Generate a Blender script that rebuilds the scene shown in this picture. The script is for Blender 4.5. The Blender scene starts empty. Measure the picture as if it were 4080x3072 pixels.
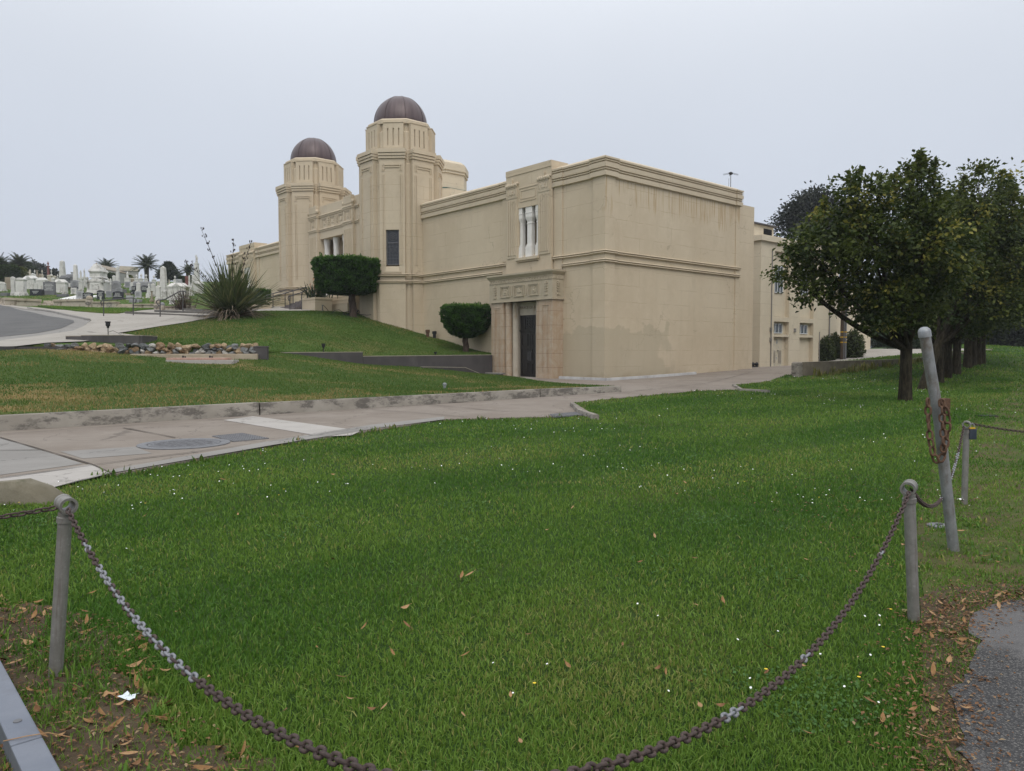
import bpy, bmesh, math, random
import numpy as np
from mathutils import Vector, Matrix
from mathutils.geometry import delaunay_2d_cdt
R = math.radians
random.seed(7); rng = np.random.default_rng(7)
scn = bpy.context.scene
COL = scn.collection

# ------------------------------------------------------------------ camera
EYE = 1.6; FPX = 2960.0; PITCH = math.atan(140/2960)
cam = bpy.data.cameras.new('camera'); cam.sensor_width = 36; cam.lens = 36*FPX/4080
cam.clip_start = 0.05; cam.clip_end = 3000
camo = bpy.data.objects.new('camera', cam); COL.objects.link(camo)
camo.location = (0, 0, EYE); camo.rotation_euler = (R(90)-PITCH, 0, 0)
scn.camera = camo

# ------------------------------------------------------------------ overcast daylight
SUN_EL, SUN_AZ = 52, 168          # azimuth clockwise from +Y
w = bpy.data.worlds.new('World'); scn.world = w; w.use_nodes = True
nt = w.node_tree; nt.nodes.clear()
out = nt.nodes.new('ShaderNodeOutputWorld'); bg = nt.nodes.new('ShaderNodeBackground')
sky = nt.nodes.new('ShaderNodeTexSky'); sky.sky_type = 'NISHITA'; sky.sun_disc = False
sky.sun_elevation = R(SUN_EL); sky.sun_rotation = R(SUN_AZ); sky.dust_density = 5; sky.air_density = 1.5
tc = nt.nodes.new('ShaderNodeTexCoord'); sp = nt.nodes.new('ShaderNodeSeparateXYZ')
nt.links.new(tc.outputs['Generated'], sp.inputs[0])
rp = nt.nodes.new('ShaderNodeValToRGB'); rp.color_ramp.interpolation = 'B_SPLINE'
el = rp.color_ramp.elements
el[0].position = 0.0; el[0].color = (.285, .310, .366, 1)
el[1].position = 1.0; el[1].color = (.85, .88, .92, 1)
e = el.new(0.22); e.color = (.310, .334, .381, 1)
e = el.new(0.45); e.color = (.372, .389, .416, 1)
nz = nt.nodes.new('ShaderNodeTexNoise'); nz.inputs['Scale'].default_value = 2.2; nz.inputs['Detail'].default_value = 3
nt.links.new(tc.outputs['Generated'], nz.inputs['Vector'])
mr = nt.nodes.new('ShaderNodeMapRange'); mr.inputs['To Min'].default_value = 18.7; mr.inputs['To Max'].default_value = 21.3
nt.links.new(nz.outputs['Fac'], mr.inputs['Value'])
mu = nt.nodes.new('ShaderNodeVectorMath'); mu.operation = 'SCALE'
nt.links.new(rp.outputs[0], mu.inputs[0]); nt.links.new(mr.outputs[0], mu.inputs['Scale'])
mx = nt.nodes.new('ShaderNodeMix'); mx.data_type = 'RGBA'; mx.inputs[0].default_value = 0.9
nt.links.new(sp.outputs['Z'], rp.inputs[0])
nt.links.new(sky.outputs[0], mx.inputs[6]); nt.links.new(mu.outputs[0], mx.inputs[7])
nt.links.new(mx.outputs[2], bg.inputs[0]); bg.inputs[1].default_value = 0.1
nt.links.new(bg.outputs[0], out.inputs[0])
sun = bpy.data.lights.new('sun', 'SUN'); sun.energy = 1.0; sun.angle = R(35); sun.color = (1, .965, .91)
suno = bpy.data.objects.new('sun', sun); COL.objects.link(suno)
sd = Vector((math.sin(R(SUN_AZ))*math.cos(R(SUN_EL)), math.cos(R(SUN_AZ))*math.cos(R(SUN_EL)), math.sin(R(SUN_EL))))
suno.rotation_euler = sd.to_track_quat('Z', 'Y').to_euler()
scn.view_settings.view_transform = 'Standard'; scn.view_settings.look = 'None'
scn.view_settings.exposure = 0.10; scn.view_settings.gamma = 1.0
scn.cycles.max_bounces = 6; scn.cycles.diffuse_bounces = 3; scn.cycles.glossy_bounces = 2
scn.cycles.transmission_bounces = 3; scn.cycles.transparent_max_bounces = 4
scn.cycles.use_denoising = True

# ------------------------------------------------------------------ surveying helpers
cp, sp_ = math.cos(PITCH), math.sin(PITCH)
def ray(px, py):
    a = (px-2040)/FPX; b = (1536-py)/FPX
    return a, cp+b*sp_, -sp_+b*cp
def W(px, py, d):
    """point on the sight line of a photo pixel at forward distance d"""
    a, y, z = ray(px, py); s = d/y
    return Vector((a*s, d, EYE+z*s))
def PXM(d): return d/FPX           # metres per photo pixel
def flat(px, py, z):
    a, y, zz = ray(px, py); s = (z-EYE)/zz
    return Vector((a*s, y*s, z))
def hit(px, py, f, d0=3, d1=220):
    """first crossing of the sight line with the ground function f"""
    a, y, zz = ray(px, py)
    d = d0
    while d < d1:
        s = d/y
        if EYE+zz*s <= float(f(a*s, d)): break
        d += 0.15
    return Vector((a*d/y, d, float(f(a*d/y, d))))

def tps(pts, lam=0.02):
    P = np.array(pts, float); n = len(P)
    def U(r2): return np.where(r2 > 1e-9, r2*np.log(np.maximum(r2, 1e-9)), 0.)
    D = ((P[:, None, :2]-P[None, :, :2])**2).sum(-1)
    K = U(D)+lam*np.eye(n)*100; Q = np.c_[np.ones(n), P[:, :2]]
    A = np.block([[K, Q], [Q.T, np.zeros((3, 3))]])
    s = np.linalg.solve(A, np.r_[P[:, 2], 0, 0, 0])
    def f(x, y):
        x = np.asarray(x, float); y = np.asarray(y, float)
        r2 = (x[..., None]-P[:, 0])**2+(y[..., None]-P[:, 1])**2
        return (U(r2)*s[:n]).sum(-1)+s[n]+s[n+1]*x+s[n+2]*y
    return f

# ------------------------------------------------------------------ mesh helpers
def tag(o, label=None, cat=None, group=None, kind=None):
    if label: o['label'] = label
    if cat: o['category'] = cat
    if group: o['group'] = group
    if kind: o['kind'] = kind
    return o
def finish(me, mat, smooth):
    me.update()
    if mat: me.materials.append(mat)
    if smooth is not None and len(me.polygons):
        me.polygons.foreach_set('use_smooth', np.ones(len(me.polygons), bool))
        me.set_sharp_from_angle(angle=R(smooth))
def link(name, me, parent=None):
    o = bpy.data.objects.new(name, me); COL.objects.link(o)
    if parent: o.parent = parent
    return o
class MB:
    def __init__(s): s.v = []; s.f = []; s.M = None
    def add(s, vs, fs):
        n = len(s.v)
        if s.M is not None: vs = [tuple(s.M @ Vector(v)) for v in vs]
        s.v += [tuple(v) for v in vs]; s.f += [tuple(i+n for i in f) for f in fs]; return s
    def box(s, x0, x1, y0, y1, z0, z1):
        return s.add([(x0,y0,z0),(x1,y0,z0),(x1,y1,z0),(x0,y1,z0),(x0,y0,z1),(x1,y0,z1),(x1,y1,z1),(x0,y1,z1)],
                     [(0,3,2,1),(4,5,6,7),(0,1,5,4),(1,2,6,5),(2,3,7,6),(3,0,4,7)])
    def frust(s, x0, x1, y0, y1, z0, z1, i, j=None):
        j = i if j is None else j
        return s.add([(x0,y0,z0),(x1,y0,z0),(x1,y1,z0),(x0,y1,z0),(x0+i,y0+j,z1),(x1-i,y0+j,z1),(x1-i,y1-j,z1),(x0+i,y1-j,z1)],
                     [(0,3,2,1),(4,5,6,7),(0,1,5,4),(1,2,6,5),(2,3,7,6),(3,0,4,7)])
    def prism(s, poly, z0, z1):          # poly ccw in xy
        n = len(poly)
        return s.add([(p[0],p[1],z0) for p in poly]+[(p[0],p[1],z1) for p in poly],
                     [tuple(range(n))[::-1], tuple(range(n, 2*n))]+[(i,(i+1)%n,n+(i+1)%n,n+i) for i in range(n)])
    def xprism(s, poly, y0, y1):         # poly in xz (ccw seen from -y), extruded in y
        n = len(poly)
        return s.add([(p[0],y0,p[1]) for p in poly]+[(p[0],y1,p[1]) for p in poly],
                     [tuple(range(n)), tuple(range(n, 2*n))[::-1]]+[((i+1)%n,i,n+i,n+(i+1)%n) for i in range(n)])
    def lathe(s, prof, n=24, c=(0,0), a0=0, caps=True):
        vs = []; fs = []
        for r, z in prof:
            for k in range(n):
                a = a0+2*math.pi*k/n; vs.append((c[0]+r*math.cos(a), c[1]+r*math.sin(a), z))
        for i in range(len(prof)-1):
            for k in range(n):
                k2 = (k+1) % n; fs.append((i*n+k, i*n+k2, (i+1)*n+k2, (i+1)*n+k))
        if caps:
            fs.append(tuple(range(n))[::-1]); m = (len(prof)-1)*n; fs.append(tuple(m+k for k in range(n)))
        return s.add(vs, fs)
    def tube(s, path, r, n=8, closed=False, caps=True):
        P = [Vector(p) for p in path]; m = len(P)
        rs = r if hasattr(r, '__len__') else [r]*m
        vs = []; fs = []; up = None
        for i, p in enumerate(P):
            if closed: t = P[(i+1) % m]-P[i-1]
            else: t = P[min(i+1, m-1)]-P[max(i-1, 0)]
            t.normalize()
            if up is None:
                up = t.orthogonal().normalized()
            else:
                up = up-t*up.dot(t); up = up.normalized() if up.length > 1e-6 else t.orthogonal().normalized()
            b = t.cross(up)
            for k in range(n):
                a = 2*math.pi*k/n; vs.append(p+(up*math.cos(a)+b*math.sin(a))*rs[i])
        for i in range(m if closed else m-1):
            j = (i+1) % m
            for k in range(n):
                k2 = (k+1) % n; fs.append((i*n+k, i*n+k2, j*n+k2, j*n+k))
        if caps and not closed:
            fs.append(tuple(range(n))[::-1]); fs.append(tuple((m-1)*n+k for k in range(n)))
        return s.add(vs, fs)
    def ball(s, c, r, n=12, m=8, jit=0):
        rx, ry, rz = r if hasattr(r, '__len__') else (r, r, r)
        vs = []; fs = []
        for i in range(m+1):
            th = math.pi*i/m
            for k in range(n):
                a = 2*math.pi*k/n; q = 1+(random.uniform(-jit, jit) if jit else 0)
                vs.append((c[0]+rx*q*math.sin(th)*math.cos(a), c[1]+ry*q*math.sin(th)*math.sin(a), c[2]-rz*q*math.cos(th)))
        for i in range(m):
            for k in range(n):
                k2 = (k+1) % n; fs.append((i*n+k, i*n+k2, (i+1)*n+k2, (i+1)*n+k))
        return s.add(vs, fs)
    def sweep(s, prof, path, closed=False):
        """prof: (outward offset, z); outward is to the right of the walk along path (xy)"""
        P = [Vector((p[0], p[1])) for p in path]; m = len(P); k = len(prof)
        vs = []; fs = []
        for i, p in enumerate(P):
            d0 = (P[i]-P[i-1]) if (i > 0 or closed) else None
            d1 = (P[(i+1) % m]-P[i]) if (i < m-1 or closed) else None
            d0 = d0 or d1; d1 = d1 or d0
            n0 = Vector((d0.y, -d0.x)).normalized(); n1 = Vector((d1.y, -d1.x)).normalized()
            nn = (n0+n1); nn = nn/max(1e-6, nn.length); sc = 1/max(.3, nn.dot(n0)); nn = nn*sc
            for o, z in prof: vs.append((p.x+nn.x*o, p.y+nn.y*o, z))
        for i in range(m if closed else m-1):
            j = (i+1) % m
            for q in range(k-1): fs.append((i*k+q, j*k+q, j*k+q+1, i*k+q+1))
        if not closed:
            fs.append(tuple(range(k))[::-1]); fs.append(tuple((m-1)*k+q for q in range(k)))
        return s.add(vs, fs)
    def build(s, name, mat, parent=None, smooth=None, bevel=0):
        me = bpy.data.meshes.new(name); me.from_pydata(s.v, [], s.f)
        finish(me, mat, smooth); o = link(name, me, parent)
        if bevel:
            b = o.modifiers.new('bevel', 'BEVEL'); b.width = bevel; b.segments = 2; b.limit_method = 'ANGLE'; b.angle_limit = R(35)
        return o
def thing(name, label, cat, loc=(0,0,0), rz=0, group=None, parent=None, rot=None):
    o = bpy.data.objects.new(name, None); COL.objects.link(o); o.empty_display_size = .2
    o.location = loc; o.rotation_euler = rot or (0, 0, rz); tag(o, label, cat, group)
    if parent: o.parent = parent
    return o
def copy_thing(root, loc=None, rz=None, scale=None, label=None, group=None):
    r = root.copy(); COL.objects.link(r)
    if loc is not None: r.location = loc
    if rz is not None: r.rotation_euler = (0, 0, rz)
    if scale is not None: r.scale = scale if hasattr(scale, '__len__') else (scale,)*3
    if label: r['label'] = label
    if group: r['group'] = group
    for ch in root.children:
        c = ch.copy(); COL.objects.link(c); c.parent = r
        for g in ch.children:
            d = g.copy(); COL.objects.link(d); d.parent = c
    return r
def npmesh(name, V, F, mat, parent=None, tone=None, smooth=False, nper=None):
    """V (n,3), F (m,k) arrays -> object with an optional per-vertex 'tone' attribute"""
    me = bpy.data.meshes.new(name)
    V = np.ascontiguousarray(V, np.float32); F = np.ascontiguousarray(F, np.int32)
    m, k = F.shape
    me.vertices.add(len(V)); me.vertices.foreach_set('co', V.ravel())
    me.loops.add(m*k); me.loops.foreach_set('vertex_index', F.ravel())
    me.polygons.add(m); me.polygons.foreach_set('loop_start', np.arange(0, m*k, k, dtype=np.int32))
    me.polygons.foreach_set('loop_total', np.full(m, k, np.int32))
    me.update(calc_edges=True)
    if tone is not None:
        at = me.attributes.new('tone', 'FLOAT', 'POINT'); at.data.foreach_set('value', np.ascontiguousarray(tone, np.float32))
    if smooth: me.polygons.foreach_set('use_smooth', np.ones(m, bool))
    me.materials.append(mat)
    return link(name, me, parent)
def inpoly(x, y, poly):
    x = np.asarray(x); y = np.asarray(y); c = np.zeros(x.shape, bool); n = len(poly)
    for i in range(n):
        x0, y0 = poly[i][:2]; x1, y1 = poly[(i+1) % n][:2]
        if y0 == y1: continue
        k = ((y0 > y) != (y1 > y)) & (x < (x1-x0)*(y-y0)/(y1-y0)+x0)
        c ^= k
    return c
def resample(poly, step, closed=True):
    o = []; n = len(poly)
    for i in range(n if closed else n-1):
        a = Vector(poly[i][:2]); b = Vector(poly[(i+1) % n][:2]); k = max(1, int((b-a).length/step))
        for q in range(k): o.append(a.lerp(b, q/k))
    if not closed: o.append(Vector(poly[-1][:2]))
    return o
def drape(name, poly, f, dz, mat, step=1.0, thick=0.0, parent=None, kind='structure', grad=None):
    """sheet over a ground function, cut to a plan outline; optional skirt of given depth"""
    b = resample(poly, step)
    xs = [p.x for p in b]; ys = [p.y for p in b]
    pts = list(b); nb = len(b)
    gx, gy = np.meshgrid(np.arange(min(xs)+.31*step, max(xs), step), np.arange(min(ys)+.37*step, max(ys), step))
    gx = gx.ravel(); gy = gy.ravel(); k = inpoly(gx, gy, poly)
    pts += [Vector((a, c)) for a, c in zip(gx[k], gy[k])]
    vv, ee, ff, *_ = delaunay_2d_cdt(pts, [(i, (i+1) % nb) for i in range(nb)], [], 1, 1e-4)
    X = np.array([p.x for p in vv]); Y = np.array([p.y for p in vv]); Z = f(X, Y)+dz
    V = [(a, c, q) for a, c, q in zip(X, Y, Z)]; F = [tuple(q) for q in ff]
    if thick:
        n0 = len(V); zb = f(np.array(xs), np.array(ys))+dz
        V += [(p.x, p.y, q+.0) for p, q in zip(b, zb)]+[(p.x, p.y, q-thick) for p, q in zip(b, zb)]
        for i in range(nb):
            j = (i+1) % nb; F.append((n0+i, n0+j, n0+nb+j, n0+nb+i))
    me = bpy.data.meshes.new(name); me.from_pydata(V, [], F); finish(me, mat, 40)
    bm = bmesh.new(); bm.from_mesh(me); bmesh.ops.recalc_face_normals(bm, faces=bm.faces)
    if sum(q.normal.z*q.calc_area() for q in bm.faces) < 0: bmesh.ops.reverse_faces(bm, faces=bm.faces)
    bm.to_mesh(me); bm.free()
    o = link(name, me, parent)
    if kind: o['kind'] = kind
    return o
def snoise(x, y, s, seed=0):
    r = np.random.default_rng(seed); o = 0
    for k in range(6):
        a = r.uniform(0, 6.28); q = s*r.uniform(.6, 1.9); p = r.uniform(0, 6.28)
        o = o+np.sin((x*math.cos(a)+y*math.sin(a))*q+p+1.7*np.sin((x*math.sin(a)-y*math.cos(a))*q*.6+p*2))
    return o/6
# ------------------------------------------------------------------ materials
class N:
    """tiny node-tree writer"""
    def __init__(s, name, rough=.8, spec=.3):
        s.m = bpy.data.materials.new(name); s.m.use_nodes = True; s.t = s.m.node_tree
        s.b = s.t.nodes['Principled BSDF']; s.b.inputs['Roughness'].default_value = rough
        s.b.inputs['Specular IOR Level'].default_value = spec
        s.tc = s.n('ShaderNodeTexCoord'); s.co = s.tc.outputs['Object']
    def n(s, t): return s.t.nodes.new(t)
    def l(s, a, b): s.t.links.new(a, b)
    def set(s, sock, v):
        if isinstance(v, bpy.types.NodeSocket): s.l(v, sock)
        elif isinstance(v, (tuple, list)) and len(v) == 3 and sock.type == 'RGBA': sock.default_value = (*v, 1)
        else: sock.default_value = v
    def map(s, scale=(1,1,1), src=None, rot=(0,0,0), loc=(0,0,0)):
        q = s.n('ShaderNodeMapping'); q.inputs['Scale'].default_value = scale; q.inputs['Rotation'].default_value = rot
        q.inputs['Location'].default_value = loc
        s.l(src or s.co, q.inputs[0]); return q.outputs[0]
    def noise(s, scale, detail=4, vec=None, rough=.55, dist=0):
        q = s.n('ShaderNodeTexNoise'); q.inputs['Scale'].default_value = scale; q.inputs['Detail'].default_value = detail
        q.inputs['Roughness'].default_value = rough; q.inputs['Distortion'].default_value = dist
        s.l(vec or s.co, q.inputs['Vector']); return q.outputs['Fac']
    def vor(s, scale, feat='F1', vec=None, out='Distance'):
        q = s.n('ShaderNodeTexVoronoi'); q.feature = feat; q.inputs['Scale'].default_value = scale
        s.l(vec or s.co, q.inputs['Vector']); return q.outputs[out]
    def ramp(s, fac, a, b):
        q = s.n('ShaderNodeMapRange'); q.interpolation_type = 'SMOOTHSTEP'; q.clamp = True
        s.set(q.inputs['Value'], fac); s.set(q.inputs['From Min'], a); s.set(q.inputs['From Max'], b); return q.outputs[0]
    def rng(s, fac, a, b, c, d):
        q = s.n('ShaderNodeMapRange'); q.clamp = True
        for k, v in zip(('Value','From Min','From Max','To Min','To Max'), (fac,a,b,c,d)): s.set(q.inputs[k], v)
        return q.outputs[0]
    def mix(s, fac, a, b, mode='MIX'):
        q = s.n('ShaderNodeMix'); q.data_type = 'RGBA'; q.blend_type = mode
        s.set(q.inputs[0], fac); s.set(q.inputs[6], a); s.set(q.inputs[7], b); return q.outputs[2]
    def math(s, op, a, b=0.0):
        q = s.n('ShaderNodeMath'); q.operation = op; s.set(q.inputs[0], a); s.set(q.inputs[1], b); return q.outputs[0]
    def mul(s, *a):
        o = a[0]
        for b in a[1:]: o = s.math('MULTIPLY', o, b)
        return o
    def sep(s, src=None):
        q = s.n('ShaderNodeSeparateXYZ'); s.l(src or s.co, q.inputs[0]); return q.outputs
    def comb(s, x, y, z):
        q = s.n('ShaderNodeCombineXYZ')
        for i, v in enumerate((x, y, z)): s.set(q.inputs[i], v)
        return q.outputs[0]
    def attr(s, name):
        q = s.n('ShaderNodeAttribute'); q.attribute_name = name; return q.outputs['Fac']
    def bump(s, h, strength=.3, dist=.02):
        q = s.n('ShaderNodeBump'); q.inputs['Strength'].default_value = strength; q.inputs['Distance'].default_value = dist
        s.l(h, q.inputs['Height']); s.l(q.outputs[0], s.b.inputs['Normal'])
    def col(s, c): s.set(s.b.inputs['Base Color'], c); return s
def simple(name, c1, c2, scale=3, rough=.8, spec=.3, metal=0, bump=0, fine=60, grime=None):
    k = N(name, rough, spec)
    c = k.mix(k.ramp(k.noise(scale, 5), .35, .65), c1, c2)
    c = k.mix(k.mul(k.noise(fine, 3), .25), c, tuple(v*.6 for v in c1))
    if grime:
        c = k.mix(k.ramp(k.noise(scale*.6, 8, k.map((1,1,.35)), .7), .52, .72), c, grime)
    k.col(c); k.b.inputs['Metallic'].default_value = metal
    if bump: k.bump(k.noise(fine, 4), bump, .01)
    return k.m

def make_stucco(name, c1, c2, full):
    k = N(name, .85, .25)
    o = k.sep(); x, y, z = o[0], o[1], o[2]
    base = k.mix(k.ramp(k.noise(.35, 5, None, .6), .3, .7), c1, c2)
    streak = k.noise(1, 5, k.map((1.6, 1.6, .14)), .65)
    base = k.mix(k.mul(k.ramp(streak, .5, .75), .22), base, tuple(v*.78 for v in c1))
    base = k.mix(k.mul(k.ramp(k.noise(2.2, 6), .45, .8), .28), base, tuple(v*1.12 for v in c2))
    base = k.mix(k.mul(k.ramp(k.noise(.9, 9, k.map((1, 1, .6)), .72), .54, .66), .22), base, tuple(v*.74 for v in c1))
    cr = k.vor(.28, 'DISTANCE_TO_EDGE', k.comb(k.math('ADD', x, k.mul(k.noise(1.1, 5), 1.6)), k.math('ADD', y, k.mul(k.noise(1.3, 5), 1.6)), k.math('ADD', z, k.mul(k.noise(1.7, 5), 1.6))))
    base = k.mix(k.mul(k.ramp(cr, .006, .002), k.ramp(k.noise(.4, 2), .48, .6), .5), base, tuple(v*.5 for v in c1))
    base = k.mix(k.mul(k.noise(90, 2), .12), base, tuple(v*.6 for v in c1))
    # construction joints, faint and broken
    bt = k.n('ShaderNodeTexBrick'); bt.offset = .5
    wob = k.mul(k.math('SUBTRACT', k.noise(1.4, 4), .5), .12)
    k.l(k.comb(k.math('ADD', x, y), k.math('ADD', z, wob), 0.0), bt.inputs['Vector'])
    for nme, v in (('Scale', 1.0), ('Mortar Size', .012), ('Mortar Smooth', .6), ('Brick Width', 5.2), ('Row Height', .8)): bt.inputs[nme].default_value = v
    j = k.mul(bt.outputs['Fac'], k.ramp(k.noise(.7, 3), .40, .58), .55)
    base = k.mix(j, base, (c1[0]*.5, c1[1]*.42, c1[2]*.34))
    if full:
        # rain drips below the cornice of the end wall
        cell = k.math('ADD', k.mul(y, 1.0), 0.0)
        nv = k.noise(1, 3, k.comb(k.mul(cell, 10.), 3.3, k.mul(z, .3)), .6)
        ln = k.noise(1, 2, k.comb(k.mul(cell, .9), 7.7, 0.0), .5)
        depth = k.math('SUBTRACT', 10.05, z)
        reach = k.rng(ln, .3, .7, .3, 1.9)
        inlen = k.ramp(k.math('SUBTRACT', reach, depth), -.35, .25)
        zok = k.mul(k.ramp(z, 7.2, 7.6), k.ramp(x, -.16, -.08), inlen)
        d = k.mul(k.ramp(nv, .53, .58), zok, .62)
        base = k.mix(d, base, (.37, .25, .125))
        # repainted patches near the ground at the corner
        nv2 = k.noise(.75, 8, k.map((1,1,1.4)), .55)
        reg = k.mul(k.ramp(k.math('ADD', z, k.mul(nv2, 3.0)), 4.25, 4.05), k.ramp(k.math('ADD', y, k.mul(nv2, 5.)), 7.9, 7.1), k.ramp(x, -3.2, -3.0))
        base = k.mix(k.mul(reg, .5), base, (.37, .32, .228))
        low = k.mul(k.ramp(k.math('ADD', z, k.mul(k.noise(1.5, 6), 1.2)), 1.15, .6), .45)
        base = k.mix(low, base, (.33, .25, .155))
    k.col(base); k.bump(k.math('ADD', k.noise(45, 4), k.mul(bt.outputs['Fac'], -1.5)), .12, .01)
    return k.m
STU = make_stucco('beige_stucco', (.525, .430, .305), (.585, .49, .358), True)
STU2 = make_stucco('light_stucco', (.57, .49, .365), (.62, .54, .41), False)
STUT = make_stucco('tower_stucco', (.51, .422, .305), (.56, .475, .352), False)
TRIM = make_stucco('trim_stucco', (.52, .432, .312), (.57, .482, .358), False)
FRIEZE = simple('grey_stucco', (.425, .362, .262), (.47, .402, .298), 1.5, .85, .25, grime=(.31, .265, .185))
WHITEST = simple('white_painted_stone', (.74, .71, .66), (.80, .77, .72), 4, .7)
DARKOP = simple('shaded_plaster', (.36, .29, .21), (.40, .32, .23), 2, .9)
def marble():
    k = N('stained_marble', .55, .4)
    c = k.mix(k.ramp(k.noise(1.6, 8, None, .7, 1.5), .35, .65), (.43, .345, .255), (.37, .26, .165))
    c = k.mix(k.mul(k.ramp(k.noise(1, 6, k.map((5, 5, .5)), .7), .45, .75), .6), c, (.30, .165, .08))
    c = k.mix(k.mul(k.noise(50, 3), .25), c, (.66, .58, .48))
    z = k.sep()[2]; fr = k.math('FRACT', k.math('DIVIDE', z, .72))
    jt = k.math('LESS_THAN', fr, .022); c = k.mix(k.mul(jt, .75), c, (.16, .09, .05))
    k.col(c); k.bump(k.math('ADD', k.noise(40, 3), k.mul(jt, -2.0)), .15, .01); return k.m
MARB = marble()
MARB2 = simple('pale_marble', (.46, .40, .32), (.52, .46, .37), 3, .6, grime=(.36, .26, .17))
DOORM = simple('dark_bronze', (.018, .016, .015), (.026, .022, .02), 5, .42, .5)
GLASSD = N('leaded_glass', .12, .6).col((.018, .02, .024)).m
LEAD = simple('lead_came', (.10, .10, .105), (.14, .14, .145), 8, .5)
def copper():
    k = N('brown_copper', .42, .5)
    s = k.sep(); ang = k.math('ARCTAN2', s[1], s[0])
    st = k.noise(1, 6, k.comb(k.mul(ang, 9.), 0.0, k.mul(s[2], .5)), .65)
    gore = k.noise(1, 0, k.comb(k.math('FLOOR', k.mul(k.math('ADD', ang, 3.5343), 1.27324)), 0.0, 0.0))
    c = k.mix(k.ramp(st, .3, .7), (.060, .036, .036), (.100, .066, .065))
    c = k.mix(k.mul(k.ramp(gore, .45, .6), .45), c, (.115, .098, .10))
    c = k.mix(k.mul(k.ramp(st, .66, .78), .45), c, (.19, .16, .165))
    k.col(c); k.b.inputs['Metallic'].default_value = .2; return k.m
COPPER = copper()
SEAM = simple('copper_seam', (.05, .03, .03), (.07, .045, .04), 5, .5)
def pavement(name, c1, c2, c3):
    k = N(name, .9, .2)
    c = k.mix(k.ramp(k.noise(.5, 6, None, .65), .35, .65), c1, c2)
    c = k.mix(k.mul(k.ramp(k.noise(2.3, 7, None, .7), .5, .75), .55), c, c3)
    c = k.mix(k.mul(k.noise(140, 2), .35), c, tuple(v*.55 for v in c1))
    cr = k.vor(.45, 'DISTANCE_TO_EDGE', k.map((1,1,1), k.comb(k.math('ADD', k.sep()[0], k.mul(k.noise(2.5, 5), .8)), k.math('ADD', k.sep()[1], k.mul(k.noise(3, 5), .8)), 0.0)))
    c = k.mix(k.mul(k.ramp(cr, .008, .002), .5), c, tuple(v*.35 for v in c1))
    k.col(c); k.bump(k.noise(120, 4), .25, .006); return k.m
CONC = pavement('road_concrete', (.21, .176, .146), (.255, .22, .186), (.31, .272, .232))
WALK = pavement('walk_concrete', (.32, .295, .258), (.375, .345, .305), (.42, .39, .35))
PALE = pavement('pale_concrete', (.38, .355, .325), (.45, .42, .39), (.28, .255, .225))
GREYC = pavement('grey_concrete', (.235, .222, .205), (.285, .27, .25), (.205, .188, .17))
ASPH = pavement('asphalt', (.108, .106, .103), (.132, .129, .125), (.155, .15, .145))
def gravelly():
    k = N('worn_asphalt', .9, .25)
    v = k.vor(130, 'F1', None, 'Color'); e = k.vor(130)
    c = k.mix(k.ramp(k.sep(v)[0], .5, .9), (.055, .054, .055), (.15, .143, .134))
    c = k.mix(k.mul(k.ramp(e, .3, .75), .7), c, (.03, .03, .03))
    c = k.mix(k.mul(k.ramp(k.noise(1.1, 5), .45, .6), .75), c, (.135, .13, .128))
    k.col(c); k.bump(k.math('SUBTRACT', 1.0, e), .5, .006); return k.m
ASPHN = gravelly()
def kerbm():
    k = N('stained_kerb', .9, .2)
    c = k.mix(k.ramp(k.noise(1.2, 6, None, .65), .35, .65), (.25, .225, .19), (.32, .292, .25))
    c = k.mix(k.mul(k.ramp(k.noise(1.9, 9, k.map((1, 1, 2.2)), .75), .47, .6), .85), c, (.07, .062, .056))
    c = k.mix(k.mul(k.noise(90, 3), .35), c, (.2, .18, .15))
    k.col(c); k.bump(k.noise(50, 6, None, .7), .4, .02); return k.m
KERB = kerbm()
MOSSK = simple('mossy_kerb', (.14,.122,.085), (.21,.188,.14), 3, .95, grime=(.06,.062,.03), bump=.5)
CURBW = simple('painted_kerb', (.36, .35, .34), (.44, .43, .415), 2, .85, grime=(.2, .18, .16), bump=.2)
DWALL = simple('dark_painted_concrete', (.070, .063, .063), (.092, .083, .082), 1.2, .75, grime=(.11, .10, .098), bump=.08)
DWALLT = simple('pale_wall_cap', (.33, .29, .23), (.40, .35, .29), 3, .85)
def soilm():
    k = N('soil', .95, .1)
    c = k.mix(k.ramp(k.noise(2, 6, None, .7), .35, .65), (.085, .062, .040), (.13, .10, .066))
    c = k.mix(k.mul(k.noise(70, 4), .6), c, (.035, .026, .018)); k.col(c); k.bump(k.noise(60, 5), .7, .02); return k.m
SOIL = soilm()
def turf(name, g1, g2, dry, dryamt, dscale=.22, soil=None):
    """ground below the blades: patches of green, dry straw and earth"""
    k = N(name, .95, .1)
    c = k.mix(k.ramp(k.noise(.6, 6, None, .65), .35, .65), g1, g2)
    c = k.mix(k.mul(k.ramp(k.noise(14, 5, None, .7), .45, .7), .5), c, tuple(v*.55 for v in g1))
    d = k.noise(dscale, 7, k.map((1, 1.6, 1)), .62)
    c = k.mix(k.mul(k.ramp(d, .5, .66), dryamt), c, dry)
    if soil: c = k.mix(k.mul(k.ramp(k.noise(1.1, 6, None, .7), .46, .6), soil), c, (.10, .074, .045))
    k.col(c); k.bump(k.noise(55, 5, None, .7), .8, .03); return k.m
TURF = turf('turf', (.030, .062, .013), (.042, .08, .018), (.12, .11, .04), .35)
TURFB = turf('turf_bank', (.046, .084, .015), (.062, .098, .022), (.24, .165, .07), 1.0, .13)
TURFC = turf('turf_mound', (.062, .108, .022), (.078, .128, .028), (.19, .145, .06), .55, .3)
VERGE = turf('verge_turf', (.068, .098, .026), (.085, .11, .034), (.16, .125, .06), .7, .4, .8)
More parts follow.
